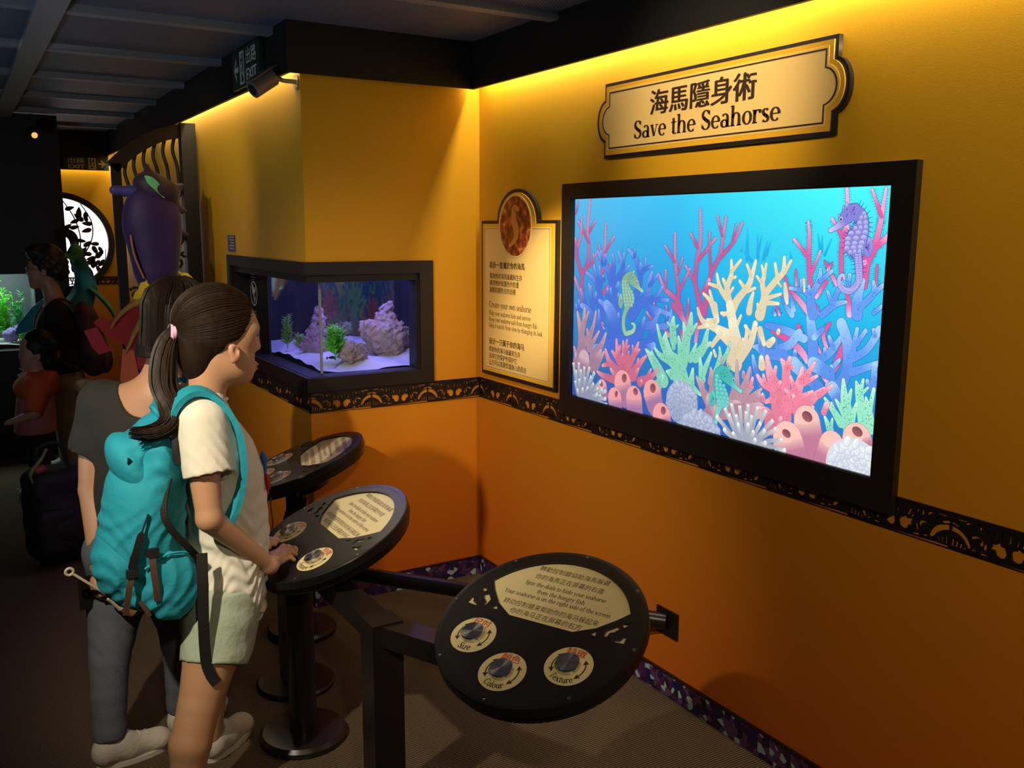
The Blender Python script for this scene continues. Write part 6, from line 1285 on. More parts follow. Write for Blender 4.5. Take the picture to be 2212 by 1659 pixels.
obj('lips', sdf_mesh([('e', (.735, GYc, 1.2985), (.010, .020, .005), 0, .004), ('e', (.732, GYc, 1.2865), (.010, .018, .006), 0, .004)], .002, 'lips'), LIP, girl)
# hair cap combed back
hc = (.622, GYc, 1.432); hr = (.117, .091, .110); tie = (.516, GYc, 1.412)
cap = [('e', hc, hr, 0, .01), ('e', (.565, GYc, 1.335), (.052, .060, .075), 0, .04), ('c', (.53, GYc, 1.415), (.512, GYc, 1.412), .040, .018, .02),
       ('&p', (.668, GYc, 1.360), (.88, 0, -.47)), ('-c', (.662, GYc - .11, 1.350), (.662, GYc - .06, 1.350), .030, .030, .004), ('-c', (.662, GYc + .11, 1.350), (.662, GYc + .06, 1.350), .030, .030, .004), ('&p', (.60, GYc, 1.262), (.55, 0, -.83))]
ho = obj('hair_cap', sdf_mesh(cap, .004, 'hair_cap', relax=1), HAIR, girl)
st = []
for s in (-1, 1):
    st += [tuple(p) for p in bez([(.728, GYc + s * .004, 1.486), (.722, GYc + s * .040, 1.470), (.700, GYc + s * .072, 1.430), (.676, GYc + s * .084, 1.392), (.640, GYc + s * .086, 1.385), (.620, GYc + s * .082, 1.335), (.590, GYc + s * .066, 1.290), (.560, GYc + s * .03, 1.268)], 7)]
    st += [tuple(p) for p in bez([(.66, GYc + s * .01, 1.54), (.655, GYc + s * .05, 1.52), (.64, GYc + s * .085, 1.46), (.62, GYc + s * .09, 1.40)], 6)]
hs = MB(); strands(hs, hc, hr, st, tie, 3, 6, .004, .0021, (1.0, 1.025)); hs.build('combed_strands', HAIR, girl, 60)['kind'] = 'stuff'
pt = MB(); bundle(pt, [(.520, GYc, 1.413), (.492, GYc - .01, 1.385), (.474, GYc - .02, 1.335), (.466, GYc - .04, 1.270), (.476, GYc - .075, 1.215), (.470, GYc - .105, 1.180), (.442, GYc - .125, 1.158), (.398, GYc - .135, 1.152), (.350, GYc - .14, 1.162)], [.015, .026, .034, .037, .034, .031, .027, .022, .015], 5, 240, .0034)
pt.build('ponytail', HAIR, girl, 60)['kind'] = 'stuff'
MB().tube(bez([(.508 + .006 * math.cos(a) , GYc + .029 * math.sin(a), 1.408 + .029 * math.cos(a)) for a in np.linspace(0, 2 * PI, 13)], 2), .0068, 8).build('hair_tie', mat('pink_elastic', (0.72, 0.42, 0.62), 0.6), girl, 60)
MB().tube(bez([(.500 + .006 * math.cos(a), GYc + .029 * math.sin(a), 1.399 + .029 * math.cos(a)) for a in np.linspace(0, 2 * PI, 13)], 2), .0068, 8).build('hair_tie', MATS['pink_elastic'], girl, 60)
# T-shirt
TEE = mat('white_cotton', (0.80, 0.76, 0.66), 0.85, bump=(11, .9, (1, 1, .55)))
def folds(X, Y, Z):
    hang = np.clip((1.06 - Z) * 4, 0, 1); arm = np.exp(-((X - .58) / .07) ** 2 - ((Z - 1.05) / .09) ** 2)
    return .0038 * np.sin(85 * Z + 70 * X + 3 * np.sin(40 * X + 22 * Y)) * np.sin(26 * Z + 15 * X + 9 * Y) * hang + .0050 * np.abs(np.sin(95 * X + 60 * Z + 30 * Y)) * arm + .0022 * np.sin(150 * Z - 90 * X + 4 * np.sin(60 * X)) * np.exp(-((Z - .66) / .10) ** 2)
tee = [('l', [(.565, .608, GYc, .122, .158), (.66, .616, GYc, .120, .150), (.78, .632, GYc, .118, .138), (.90, .632, GYc, .115, .136), (1.00, .622, GYc, .117, .140), (1.08, .603, GYc, .108, .142), (1.15, .580, GYc, .085, .138), (1.20, .575, GYc, .066, .095), (1.235, .578, GYc, .060, .068)], 0, .0),
       ('x', (.545, 2.588, 1.160), (.552, 2.545, 1.018), .067, .071, .035), ('x', (.545, 2.812, 1.160), (.565, 2.852, 1.030), .067, .071, .035), ('c', (.560, 2.60, 1.166), (.560, 2.80, 1.166), .058, .058, .03),
       ('-x', (.550, 2.558, 1.065), (.5535, 2.541, 1.000), .035, .062, .0), ('-c', (.578, GYc, 1.215), (.60, GYc, 1.30), .060, .066, .004)]
obj('t_shirt', sdf_mesh(tee, .0045, 't_shirt', folds, relax=1), TEE, girl)
MB().tube([(.581 + .064 * math.cos(a), GYc + .064 * math.sin(a), 1.216 - .012 * math.cos(a)) for a in np.linspace(0, 2 * PI, 29)], .0055, 8).build('collar', TEE, girl, 60)
BLUEP = mat('blue_print', (0.06, 0.18, 0.60), 0.8); REDP = mat('red_print', (0.55, 0.03, 0.06), 0.8); GREYP = mat('black_print', (0.03, 0.03, 0.03), 0.8)
obj('print_patch', sdf_mesh([('e', (.7375, GYc - .035, 1.005), (.006, .030, .036), 0, .006), ('e', (.737, GYc - .060, 1.02), (.006, .012, .014), 0, .004)], .003, 'print_patch'), BLUEP, girl)
obj('print_patch', sdf_mesh([('e', (.744, GYc - .040, .945), (.006, .036, .026), 0, .006), ('e', (.747, GYc - .02, .915), (.006, .02, .02), 0, .004)], .003, 'print_patch'), REDP, girl)
MB().tube(bez([(.752, GYc - .045, .895), (.754, GYc - .035, .86), (.755, GYc - .045, .82), (.756, GYc - .03, .79)], 4), .0025, 5).build('print_line', GREYP, girl)
# shorts
SHO = mat('pale_mint_denim', (0.42, 0.50, 0.40), 0.85, bump=(22, .7))
obj('shorts', sdf_mesh([('l', [(.48, .590, GYc, .104, .140), (.58, .600, GYc, .113, .148), (.64, .605, GYc, .108, .140)], 0, .03), ('x', (.592, 2.640, .60), (.545, 2.582, .445), .104, .098, .04), ('x', (.600, 2.765, .60), (.600, 2.785, .445), .102, .095, .04),
     ('-x', (.55, 2.590, .49), (.540, 2.576, .425), .06, .090, 0)], .0055, 'shorts', lambda X, Y, Z: .0016 * np.sin(70 * Z + 30 * X) * np.sin(25 * X + 8), relax=1), SHO, girl)
MB().tube(bez([(.655, 2.565, .585), (.660, 2.560, .560), (.685, 2.585, .548), (.705, 2.62, .556)], 5), .004, 6).build('pocket_seam', mat('pale_seam', (0.6, 0.66, 0.56), 0.8), girl, 60)
# shoes
SHW = mat('off_white_canvas', (0.55, 0.50, 0.44), 0.8, bump=(80, .2)); SOL = mat('rubber_sole', (0.62, 0.58, 0.52), 0.7)
def shoe(parent, heel, ang, L=.235, tilt=0.0, name='shoe'):
    d = Vector((math.cos(ang), math.sin(ang), 0)); h = Vector(heel)
    def P(f, z): return tuple(h + d * f + Vector((0, 0, z)))
    pr = [('c', P(.03, .045), P(.10, .045), .040, .040, .02), ('c', P(.10, .042), P(L - .045, .034), .042, .036, .02), ('c', P(.035, .07), P(.075, .075), .036, .034, .03), ('e', P(L - .045, .032), (.045, .042, .028), ang, .02), ('-c', P(.045, .09), P(.045, .13), .030, .034, .004), ('&p', P(0, .012), (0, 0, -1))]
    s = obj(name, sdf_mesh(pr, .005, name, relax=1), SHW, parent)
    so = MB(); n = 20; vs = []
    for zz in (0, .016):
        for k in range(n):
            a = 2 * PI * k / n; f = L / 2 + (L / 2) * math.cos(a); wd = .043 * math.sin(a) * (1 + .1 * math.cos(a)); q = h + d * f + Vector((-d.y, d.x, 0)) * wd; vs.append((q.x, q.y, zz))
    so.add(vs, [tuple(range(n - 1, -1, -1)), tuple(range(n, 2 * n))] + [(k, (k + 1) % n, n + (k + 1) % n, n + k) for k in range(n)]); so.build('sole', SOL, s, 40)
    lc = MB()
    for k in range(4):
        f = .085 + k * .025; a = h + d * f + Vector((-d.y, d.x, 0)) * .02 + Vector((0, 0, .088 - k * .006)); b = h + d * f - Vector((-d.y, d.x, 0)) * .02 + Vector((0, 0, .088 - k * .006)); lc.tube([a, (a + b) / 2 + Vector((0, 0, .006)), b], .003, 5)
    lc.build('laces', SOL, s); return s
shoe(girl, (.385, 2.49, 0), .05); shoe(girl, (.555, 2.80, 0), .75)

# ------------------------------------------------------------------ turquoise backpack on the girl's back
bp = empty('backpack', (.39, 2.68, .57)); tag(bp, 'turquoise canvas backpack with brown leather tabs on the girl in the white T-shirt', 'backpack')
TURQ = mat('turquoise_canvas', (0.012, 0.33, 0.46), 0.8, bump=(13, .9)); WEB = mat('black_webbing', (0.010, 0.008, 0.010), 0.7, bump=(300, .2)); LEA = mat('brown_leather', (0.11, 0.055, 0.04), 0.5)
BPY = 2.69
def bpf(X, Y, Z):
    a = np.sin(70 * X - 38 * Z + 12 * Y + 2 * np.sin(24 * Z)); b = np.sin(120 * Z + 60 * X + 4 * np.sin(40 * X) + 20 * Y)
    return .0055 * np.abs(a) * np.clip(np.sin(14 * Z + 3) * .6 + .6, 0, 1) + .0026 * b * np.clip(np.sin(19 * X + 11 * Z) * .7 + .4, 0, 1) - .003
obj('main_bag', sdf_mesh([('c', (.440, BPY, 1.100), (.410, BPY, .98), .062, .085, .05), ('e', (.435, BPY, 1.06), (.060, .135, .11), 0, .05), ('e', (.400, BPY, .93), (.100, .145, .13), 0, .06), ('e', (.385, BPY, .82), (.116, .148, .13), 0, .06), ('e', (.412, BPY, .715), (.100, .140, .105), 0, .05, .55), ('e', (.455, BPY, .69), (.065, .13, .09), 0, .05)], .006, 'main_bag', bpf, relax=1), TURQ, bp)
obj('front_pocket', sdf_mesh([('e', (.325, BPY - .01, .77), (.078, .120, .110), 0, .03), ('e', (.372, BPY - .02, .695), (.070, .120, .06), 0, .04, .7)], .006, 'front_pocket', bpf, relax=1), TURQ, bp)
obj('top_flap', sdf_mesh([('e', (.425, BPY, 1.125), (.070, .120, .035), 0, .03, .5), ('e', (.372, BPY, 1.035), (.050, .118, .105), 0, .04, .45)], .006, 'top_flap', bpf, relax=1), TURQ, bp)
obj('side_pocket', sdf_mesh([('e', (.435, BPY - .135, .715), (.075, .030, .10), 0, .02)], .005, 'side_pocket', bpf, relax=1), TURQ, bp)
MB().tube(bez([(.368, BPY - .148, .78), (.43, BPY - .158, .815), (.505, BPY - .135, .80)], 6), .004, 6).build('pocket_hem', TURQ, bp, 60)
sp = bez([(.455, 2.60, 1.135), (.472, 2.595, 1.200), (.500, 2.592, 1.238), (.535, 2.592, 1.252), (.575, 2.590, 1.240), (.612, 2.582, 1.200), (.640, 2.574, 1.135), (.648, 2.566, 1.06), (.640, 2.556, .985), (.610, 2.548, .90), (.56, 2.55, .84)], 6)
MB().ribbon(sp, .058, .016, (0, 1, .15)).build('shoulder_strap', TURQ, bp, 60)
sp2 = [(x, 2 * 2.70 - y, z) for x, y, z in sp]; MB().ribbon(sp2, .058, .016, (0, 1, -.15)).build('shoulder_strap', TURQ, bp, 60)
MB().ribbon(bez([(.452, BPY - .118, 1.03), (.425, BPY - .150, .94), (.440, BPY - .158, .885), (.485, BPY - .150, .82), (.515, BPY - .125, .775)], 6), .020, .004, (.6, -.3, .6)).build('compression_strap', WEB, bp)
MB().ribbon(bez([(.475, BPY - .10, 1.17), (.468, BPY - .128, 1.11), (.470, BPY - .135, 1.06)], 5), .016, .004, (1, 0, .2)).build('load_strap', WEB, bp)
MB().ribbon(bez([(.518, 2.535, .80), (.512, 2.515, .72), (.506, 2.505, .60), (.506, 2.500, .50), (.515, 2.495, .455), (.530, 2.49, .425)], 6), .030, .004, (1, 0, 0)).build('hanging_strap', WEB, bp)
MB().ribbon(bez([(.385, BPY - .152, .935), (.362, BPY - .158, .88), (.345, BPY - .158, .83), (.335, BPY - .155, .79)], 5), [.004] * 5 + [.018] * 6 + [.022] * 5, .006, (1, 0, .3)).build('zip_opening', WEB, bp)
for P, wd in (([(.388, BPY - .160, .828), (.386, BPY - .168, .79), (.390, BPY - .170, .735), (.392, BPY - .166, .69)], .017), ([(.335, BPY - .150, .775), (.325, BPY - .156, .74), (.316, BPY - .152, .69), (.312, BPY - .148, .66)], .016)):
    MB().ribbon(bez(P, 4), wd, .005, (1, 0, 0)).build('leather_tab', LEA, bp); q = P[0]
    MB().box((q[0] - .016, q[1] - .010, q[2] - .010), (q[0] + .016, q[1] + .004, q[2] + .012)).build('buckle', WEB, bp)
MB().ribbon(bez([(.350, BPY - .148, .690), (.362, BPY - .150, .668), (.372, BPY - .150, .645)], 3), .012, .005, (1, 0, .5)).build('logo_tag', LEA, bp)
MB().tube(bez([(.455, BPY - .035, 1.165), (.44, BPY - .03, 1.195), (.44, BPY + .03, 1.195), (.455, BPY + .035, 1.165)], 5), .007, 8).build('grab_loop', TURQ, bp, 60)
MB().ribbon(bez([(.352, BPY - .115, 1.075), (.335, BPY, 1.10), (.352, BPY + .115, 1.075)], 6), .014, .006, (.3, 0, 1)).build('flap_edge', WEB, bp)

# ------------------------------------------------------------------ woman in the dark T-shirt (back turned, faces away to the right)
hd = math.radians(60); FW = Vector((math.cos(hd), math.sin(hd), 0)); LW = Vector((-FW.y, FW.x, 0))
wo = person('person', (.40, 2.99, 0), 'woman in charcoal T-shirt and jeans seen from behind, leaning toward the fish tank')
def q(c, f, l, z): p = Vector(c) + FW * f + LW * l; return (p.x, p.y, z)
HC = (.575, 2.95, 0); TC = (.475, 2.98, 0)
fl = [q((.330, 2.985, 0), .0, .0, z) for z in (0,)]
wb = [('e', (.575, 2.95, 1.430), (.098, .080, .108), hd, .02), ('e', q(HC, .035, 0, 1.36), (.062, .058, .09), hd, .04), ('c', q(HC, .095, 0, 1.39), q(HC, .104, 0, 1.36), .010, .012, .015), ('c', q(HC, .07, 0, 1.285), q(HC, .075, 0, 1.285), .022, .02, .03),
      ('c', (.550, 2.945, 1.34), (.490, 2.965, 1.19), .050, .058, .03), ('c', q(TC, 0, .155, 1.155), q(TC, 0, -.155, 1.155), .052, .052, .06), ('e', (.470, 2.98, 1.02), (.10, .16, .17), hd, .06), ('e', (.44, 2.985, .80), (.10, .145, .17), hd, .06), ('e', (.415, 2.99, .66), (.11, .165, .12), hd, .06),
      ('c', (.330, 3.085, 1.145), (.302, 3.085, .86), .052, .043, .04), ('c', (.302, 3.085, .86), (.290, 2.975, .635), .043, .026, .008), ('e', (.286, 2.945, .578), (.026, .030, .045), 0, .015, .3),
      ('c', (0.286, 2.927, 0.566), (0.313, 2.917, 0.548), .0095, .009, .006), ('c', (0.298, 2.924, 0.548), (0.320, 2.927, 0.530), .0095, .009, .006), ('c', (0.310, 2.930, 0.538), (0.326, 2.942, 0.518), .009, .0085, .006), ('c', (0.313, 2.942, 0.538), (0.320, 2.957, 0.518), .0085, .008, .006), ('c', (0.273, 2.932, 0.593), (0.286, 2.907, 0.566), .010, .009, .008), ('c', (0.313, 2.917, 0.548), (0.318, 2.942, 0.538), .009, .0085, .004),
      ('c', q(TC, .02, -.150, 1.145), q(TC, .05, -.185, .88), .048, .042, .04), ('c', q(TC, .05, -.185, .88), q(TC, .20, -.16, .74), .042, .028, .02), ('e', q(TC, .235, -.155, .73), (.04, .03, .02), hd, .012)]
obj('body', sdf_mesh(wb, .0055, 'body', relax=1), SK2, wo)
for s in (-1, 1):
    p = q(HC, .082, s * .030, 1.395); MB().lathe([(.0005, -.009), (.009, 0), (.0005, .009)], 10).build('eye', EYED, wo, 60, Matrix.Translation(p))
BLKT = mat('charcoal_jersey', (0.020, 0.018, 0.014), 0.9, bump=(10, .4, (1, 1, .5)))
obj('t_shirt', sdf_mesh([('e', (.472, 2.98, 1.03), (.118, .178, .17), hd, .03), ('e', (.45, 2.985, .84), (.118, .165, .20), hd, .06), ('e', (.425, 2.99, .68), (.125, .175, .10), hd, .05), ('c', q(TC, 0, .140, 1.150), q(TC, 0, -.140, 1.150), .062, .062, .05),
      ('x', (.345, 3.075, 1.145), (.300, 3.090, .985), .070, .064, .04), ('x', q(TC, .015, -.142, 1.145), q(TC, .04, -.172, .99), .066, .062, .04),
      ('-c', q(TC, -.085, -.01, 1.19), q(TC, .02, 0, 1.26), .074, .105, .004), ('-x', (.325, 3.08, 1.04), (.298, 3.091, .97), .04, .055, 0), ('-b', (.42, 2.99, .56), (.3, .3, .03), hd, 0)], .006, 't_shirt', lambda X, Y, Z: .002 * np.sin(40 * Z + 30 * X) * np.sin(20 * Y + 9 * Z), relax=1), BLKT, wo)
JEAN = mat('grey_blue_denim', (0.10, 0.115, 0.145), 0.85, bump=(200, .25))
obj('jeans', sdf_mesh([('e', (.415, 2.99, .66), (.125, .178, .12), hd, .05), ('c', (.360, 3.03, .64), (.335, 3.01, .48), .098, .086, .02), ('c', (.335, 3.01, .48), (.300, 2.955, .32), .086, .060, .008), ('c', (.300, 2.955, .32), (.288, 2.925, .22), .060, .055, .008), ('x', (.288, 2.925, .22), (.278, 2.890, .085), .055, .050, .008),
      ('c', (.480, 2.94, .64), (.515, 2.945, .48), .098, .082, .05), ('c', (.515, 2.945, .48), (.525, 2.955, .32), .082, .060, .03), ('x', (.525, 2.955, .32), (.515, 2.965, .085), .060, .050, .03)], .006, 'jeans', lambda X, Y, Z: -.0022 * np.abs(np.sin(48 * Z + 6 * np.sin(20 * X))) * np.exp(-((Z - .36) / .09) ** 2) + .001 * np.sin(90 * Z) * np.exp(-((Z - .13) / .06) ** 2), relax=1), JEAN, wo)
for P in ((.278, 2.890), (.515, 2.965)): MB().tube([(P[0], P[1], .10), (P[0], P[1], .05)], [.036, .034], 16).build('ankle', SK2, wo, 60)
shoe(wo, (.232, 2.878, 0), .18, .24); shoe(wo, (.480, 2.94, 0), .60, .24)
WSH = Matrix.Translation((.012, .065, 0))
obj('bob_hair', sdf_mesh([('e', (.570, 2.945, 1.440), (.112, .097, .112), hd, .01), ('l', [(1.305, .520, 2.925, .082, .090), (1.34, .535, 2.93, .095, .098), (1.40, .560, 2.94, .108, .102), (1.46, .570, 2.945, .106, .098)], hd, .02), ('&p', q(HC, .055, 0, 1.40), (FW.x, FW.y, -.25))], .005, 'bob_hair', relax=1), HAIR2, wo)
wh = MB(); rr = random.Random(8)
for k in range(170):
    a = rr.uniform(PI * .42, PI * 1.58); t = Vector((math.cos(hd + a), math.sin(hd + a), 0)); pts = []
    for j in range(9):
        u = j / 8; el = (1 - u) * 1.35; rx = .113 * math.cos(el * .98) + .002
        zc = 1.44 + .112 * math.sin(el) if u < .55 else 1.44 + .112 * math.sin(1.35 * .45) - (u - .55) * .40
        cxy = Vector((.570, 2.945, 0)).lerp(Vector((.528, 2.928, 0)), max(0, u - .4) * 1.4); w = 1 if abs(math.cos(a)) > .7 else .92
        pts.append(cxy + t * (rx * w if u < .55 else .104 * w - .02 * (u - .55)) + Vector((0, 0, zc)))
    wh.tube(pts, .0024, 4, caps=False)
wh.build('hair_strands', HAIR2, wo, 60)['kind'] = 'stuff'
MB().tube([(.291 + .031 * math.cos(a), 2.970 + .031 * math.sin(a), .622) for a in np.linspace(0, 2 * PI, 17)], .005, 6).build('bracelet', mat('beaded_bracelet', (0.05, 0.07, 0.06), 0.4), wo, 60)
wand = empty('ring_wand', (.30, 2.97, .55)); tag(wand, 'cream wand with ring end and brown tip held in the dark-shirted woman\'s hand', 'toy')
a0 = Vector((.200, 2.880, .668)); a1 = Vector((.375, 2.890, .500)); d = (a1 - a0).normalized(); CRM = mat('cream_plastic', (0.68, 0.58, 0.40), 0.4)
MB().tube([a0 + d * .013, a0 + d * .15], .0045, 10).build('stick', CRM, wand, 60)
nn = d.cross(Vector((0, 1, 0))).normalized()
MB().tube([a0 + (d * math.cos(t) + nn * math.sin(t)) * .011 for t in np.linspace(0, 2 * PI, 17)], .0045, 8).build('ring', CRM, wand, 60)
MB().tube([a0 + d * .15, a0 + d * .20], [.014, .024], 14).build('grip', CRM, wand, 60); MB().tube([a0 + d * .20, a1], [.024, .022], 14).build('brown_tip', mat('amber_plastic', (0.36, 0.19, 0.06), 0.4), wand, 60)
ph = MB().box((.228, 2.965, .505), (.270, 2.977, .612)).build('black_phone_case', mat('black_leatherette', (0.008, 0.007, 0.007), 0.4))
for _o in (wo, wand, ph): _o.matrix_basis = WSH @ _o.matrix_basis
tag(ph, 'small black phone case hanging at the dark-shirted woman\'s hand', 'phone case')

# ------------------------------------------------------------------ visitor with the red backpack (faces -x, far left)
Ya = 6.90
ad = person('person', (.56, Ya, 0), 'visitor in black T-shirt with curly dark hair and glasses facing the left aquarium')
ab = [('e', (.500, Ya, 1.480), (.095, .078, .105), 0, .02), ('e', (.450, Ya, 1.39), (.058, .056, .085), 0, .04), ('c', (.402, Ya, 1.43), (.395, Ya, 1.395), .009, .012, .015), ('c', (.425, Ya, 1.31), (.42, Ya, 1.31), .024, .022, .03), ('e', (.405, Ya, 1.345), (.012, .02, .012), 0, .01), ('e', (.485, Ya - .078, 1.40), (.02, .01, .03), 0, .006),
      ('c', (.51, Ya, 1.36), (.545, Ya, 1.20), .055, .062, .03), ('c', (.545, Ya - .14, 1.15), (.545, Ya + .14, 1.15), .055, .055, .06), ('e', (.535, Ya, 1.0), (.115, .16, .18), 0, .06), ('e', (.545, Ya, .80), (.12, .15, .17), 0, .06),
      ('c', (.52, Ya - .18, 1.13), (.49, Ya - .19, .87), .055, .043, .04), ('c', (.49, Ya - .19, .87), (.36, Ya - .16, .76), .042, .028, .02), ('e', (.335, Ya - .155, .745), (.04, .02, .03), 0, .012), ('c', (.31, Ya - .16, .74), (.275, Ya - .16, .735), .009, .008, .008), ('c', (.31, Ya - .15, .725), (.28, Ya - .15, .715), .009, .008, .008), ('c', (.32, Ya - .14, .765), (.29, Ya - .13, .775), .010, .008, .008),
      ('c', (.52, Ya + .18, 1.13), (.50, Ya + .19, .85), .055, .043, .04), ('c', (.50, Ya + .19, .85), (.42, Ya + .19, .65), .042, .028, .02), ('e', (.41, Ya + .19, .60), (.03, .02, .04), 0, .012)]
obj('body', sdf_mesh(ab, .009, 'body', relax=1), SK2, ad)
obj('curly_hair', sdf_mesh([('e', (.520, Ya, 1.475), (.112, .098, .118), 0, .02), ('e', (.575, Ya, 1.42), (.070, .09, .085), 0, .03), ('e', (.44, Ya, 1.535), (.05, .07, .05), 0, .03), ('&p', (.43, Ya, 1.44), (-.8, 0, -.6))], .008, 'curly_hair', lambda X, Y, Z: .008 * np.sin(75 * X) * np.sin(70 * Y) * np.sin(80 * Z)), mat('dark_curly_hair', (0.015, 0.008, 0.006), 0.55), ad)
gl = MB()
for s in (-1, 1):
    gl.tube([(.388, Ya + s * .033 + .022 * math.cos(t), 1.418 + .018 * math.sin(t)) for t in np.linspace(0, 2 * PI, 15)], .0025, 5); gl.tube([(.390, Ya + s * .055, 1.422), (.48, Ya + s * .078, 1.42)], .002, 5)
gl.build('glasses', mat('silver_wire', (0.6, 0.6, 0.62), 0.3, 0.9), ad)
BT = mat('black_tee', (0.008, 0.007, 0.007), 0.9)
obj('t_shirt', sdf_mesh([('e', (.540, Ya, 1.02), (.130, .180, .17), 0, .05), ('e', (.55, Ya, .80), (.135, .17, .18), 0, .05), ('c', (.545, Ya - .13, 1.15), (.545, Ya + .13, 1.15), .062, .062, .05), ('x', (.525, Ya - .17, 1.13), (.490, Ya - .195, .90), .072, .066, .04), ('x', (.525, Ya + .17, 1.13), (.50, Ya + .195, .90), .072, .066, .04)], .009, 't_shirt', relax=1), BT, ad)
KH = mat('khaki_cotton', (0.20, 0.15, 0.08), 0.9)
obj('trousers', sdf_mesh([('e', (.56, Ya, .66), (.135, .175, .12), 0, .05), ('c', (.55, Ya - .09, .62), (.55, Ya - .10, .40), .10, .075, .05), ('x', (.55, Ya - .10, .40), (.56, Ya - .10, .07), .075, .06, .03), ('c', (.56, Ya + .09, .62), (.56, Ya + .10, .40), .10, .075, .05), ('x', (.56, Ya + .10, .40), (.56, Ya + .10, .07), .075, .06, .03)], .010, 'trousers', relax=1), KH, ad)
shoe(ad, (.60, Ya - .10, 0), PI, .25); shoe(ad, (.61, Ya + .10, 0), PI, .25)
rb = empty('backpack', (.72, Ya, .60)); tag(rb, 'dark red patterned backpack on the visitor in the black T-shirt', 'backpack')
RB = mat('dark_red_pattern', (0.10, 0.010, 0.012), 0.8, var=(18, (0.025, 0.012, 0.012), 1))
obj('main_bag', sdf_mesh([('e', (.735, Ya, 1.02), (.085, .15, .18), 0, .05, .15), ('e', (.755, Ya, .84), (.105, .16, .17), 0, .05)], .010, 'main_bag', lambda X, Y, Z: .004 * np.sin(40 * Z + 20 * X) * np.sin(30 * Y)), RB, rb)
obj('front_pocket', sdf_mesh([('e', (.825, Ya - .01, .80), (.055, .12, .11), 0, .03)], .010, 'front_pocket'), RB, rb)
for s in (-1, 1): MB().ribbon(bez([(.68, Ya + s * .09, 1.14), (.60, Ya + s * .105, 1.215), (.52, Ya + s * .105, 1.205), (.43, Ya + s * .11, 1.10), (.42, Ya + s * .12, .98), (.50, Ya + s * .165, .84), (.64, Ya + s * .15, .76)], 5), .055, .012, (0, 1, s * -.15)).build('shoulder_strap', RB, rb, 60)
MB().ribbon(bez([(.83, Ya - .10, .93), (.86, Ya - .11, .86), (.87, Ya - .11, .80)], 4), .012, .004, (0, 1, 0)).build('tan_strap', mat('tan_webbing', (0.30, 0.22, 0.10), 0.7), rb)
wa = obj('waist_bag', sdf_mesh([('e', (.66, Ya - .15, .63), (.08, .05, .055), 0, .02)], .008, 'waist_bag'), mat('spotted_canvas', (0.42, 0.36, 0.24), 0.9, var=(22, (0.02, 0.015, 0.012), 1))); tag(wa, 'cream and black spotted pouch at the hip of the visitor in black', 'bag')

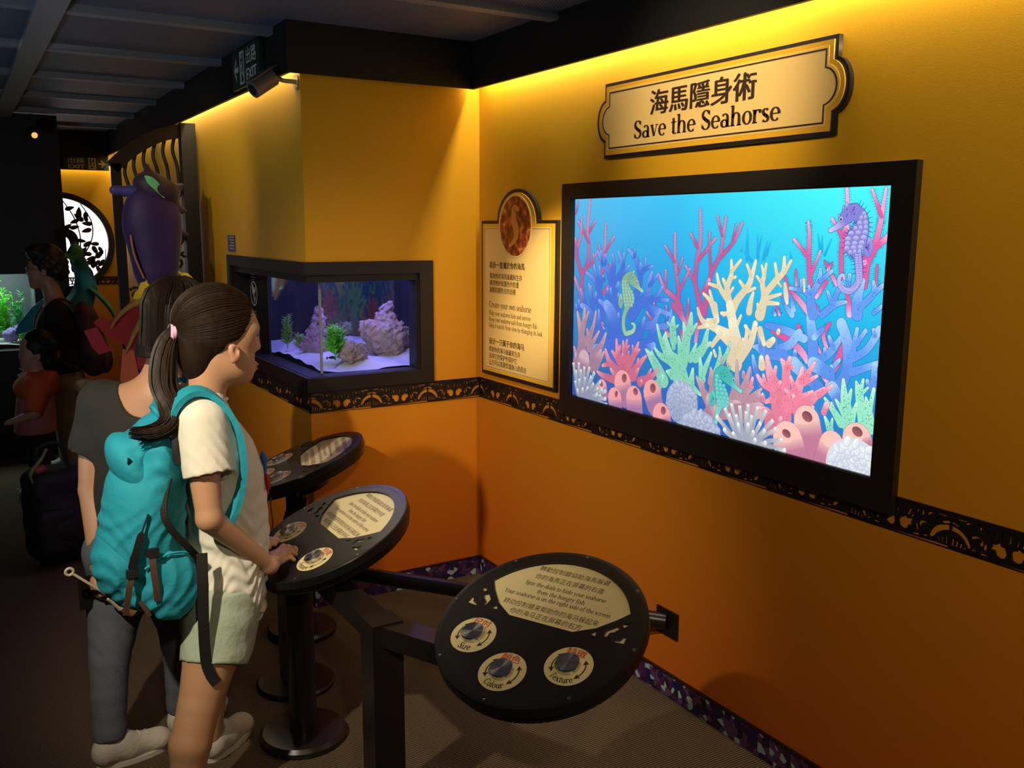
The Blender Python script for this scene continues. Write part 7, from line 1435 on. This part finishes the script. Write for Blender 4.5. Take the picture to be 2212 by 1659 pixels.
# ------------------------------------------------------------------ child in the orange top (faces left)
Yc = 6.42
ch = person('person', (.34, Yc, 0), 'small child in orange hooded top and dark leggings at the left edge')
hc2 = math.radians(165); F2 = Vector((math.cos(hc2), math.sin(hc2), 0))
cb = [('e', (.375, Yc, .955), (.088, .076, .098), 0, .02), ('e', (.335, Yc, .885), (.055, .055, .07), 0, .04), ('c', (.29, Yc, .915), (.285, Yc, .895), .008, .010, .012), ('c', (.305, Yc, .835), (.302, Yc, .835), .02, .02, .02), ('e', (.38, Yc - .076, .90), (.018, .01, .026), 0, .006), ('c', (.375, Yc, .86), (.37, Yc, .76), .045, .05, .03),
      ('c', (.365, Yc - .10, .73), (.365, Yc + .10, .73), .045, .045, .05), ('e', (.345, Yc, .60), (.10, .12, .15), 0, .05), ('e', (.34, Yc, .45), (.10, .12, .09), 0, .05),
      ('c', (.36, Yc - .14, .72), (.33, Yc - .16, .56), .042, .033, .03), ('c', (.33, Yc - .16, .56), (.22, Yc - .14, .52), .032, .022, .02), ('e', (.195, Yc - .14, .515), (.028, .014, .02), 0, .01), ('c', (.18, Yc - .145, .515), (.155, Yc - .145, .51), .007, .006, .006), ('c', (.18, Yc - .135, .505), (.16, Yc - .135, .498), .007, .006, .006),
      ('c', (.36, Yc + .14, .72), (.34, Yc + .16, .54), .042, .033, .03), ('c', (.34, Yc + .16, .54), (.27, Yc + .16, .42), .032, .022, .02), ('e', (.26, Yc + .16, .395), (.02, .014, .028), 0, .01),
      ('c', (.34, Yc - .055, .42), (.33, Yc - .06, .25), .065, .048, .04), ('c', (.33, Yc - .06, .25), (.33, Yc - .06, .07), .048, .034, .02), ('c', (.35, Yc + .055, .42), (.36, Yc + .06, .25), .065, .048, .04), ('c', (.36, Yc + .06, .25), (.37, Yc + .06, .07), .048, .034, .02)]
obj('body', sdf_mesh(cb, .009, 'body', relax=1), SK2, ch)
obj('hair', sdf_mesh([('e', (.395, Yc, .965), (.098, .088, .105), 0, .02), ('e', (.44, Yc, .88), (.055, .075, .085), 0, .03), ('c', (.43, Yc - .05, .99), (.49, Yc - .06, .97), .03, .02, .02), ('&p', (.315, Yc, .93), (-.85, 0, -.5))], .008, 'hair', lambda X, Y, Z: .003 * np.sin(90 * X) * np.sin(80 * Z)), HAIR2, ch)
ORT = mat('orange_hooded_cotton', (0.62, 0.10, 0.02), 0.85, bump=(12, .4)); PKT = mat('pink_cotton', (0.45, 0.14, 0.14), 0.85)
obj('hooded_top', sdf_mesh([('e', (.355, Yc, .70), (.125, .165, .10), 0, .04), ('e', (.41, Yc, .76), (.085, .12, .055), 0, .04), ('x', (.36, Yc - .12, .72), (.315, Yc - .17, .57), .065, .055, .04), ('x', (.36, Yc + .12, .72), (.335, Yc + .17, .56), .065, .055, .04)], .009, 'hooded_top', lambda X, Y, Z: .003 * np.sin(50 * Z + 30 * X)), ORT, ch)
obj('shirt', sdf_mesh([('l', [(.415, .335, Yc, .125, .145), (.55, .345, Yc, .115, .138), (.68, .355, Yc, .105, .13)], 0, .0)], .009, 'shirt', relax=1), PKT, ch)
DKL = mat('dark_leggings', (0.010, 0.010, 0.014), 0.9)
obj('leggings', sdf_mesh([('e', (.342, Yc, .43), (.105, .125, .07), 0, .04), ('c', (.34, Yc - .055, .40), (.33, Yc - .06, .25), .072, .054, .04), ('x', (.33, Yc - .06, .25), (.33, Yc - .06, .08), .054, .042, .02), ('c', (.35, Yc + .055, .40), (.36, Yc + .06, .25), .072, .054, .04), ('x', (.36, Yc + .06, .25), (.37, Yc + .06, .08), .054, .042, .02)], .009, 'leggings', relax=1), DKL, ch)
shoe(ch, (.365, Yc - .06, 0), PI, .16); shoe(ch, (.405, Yc + .06, 0), PI, .16)
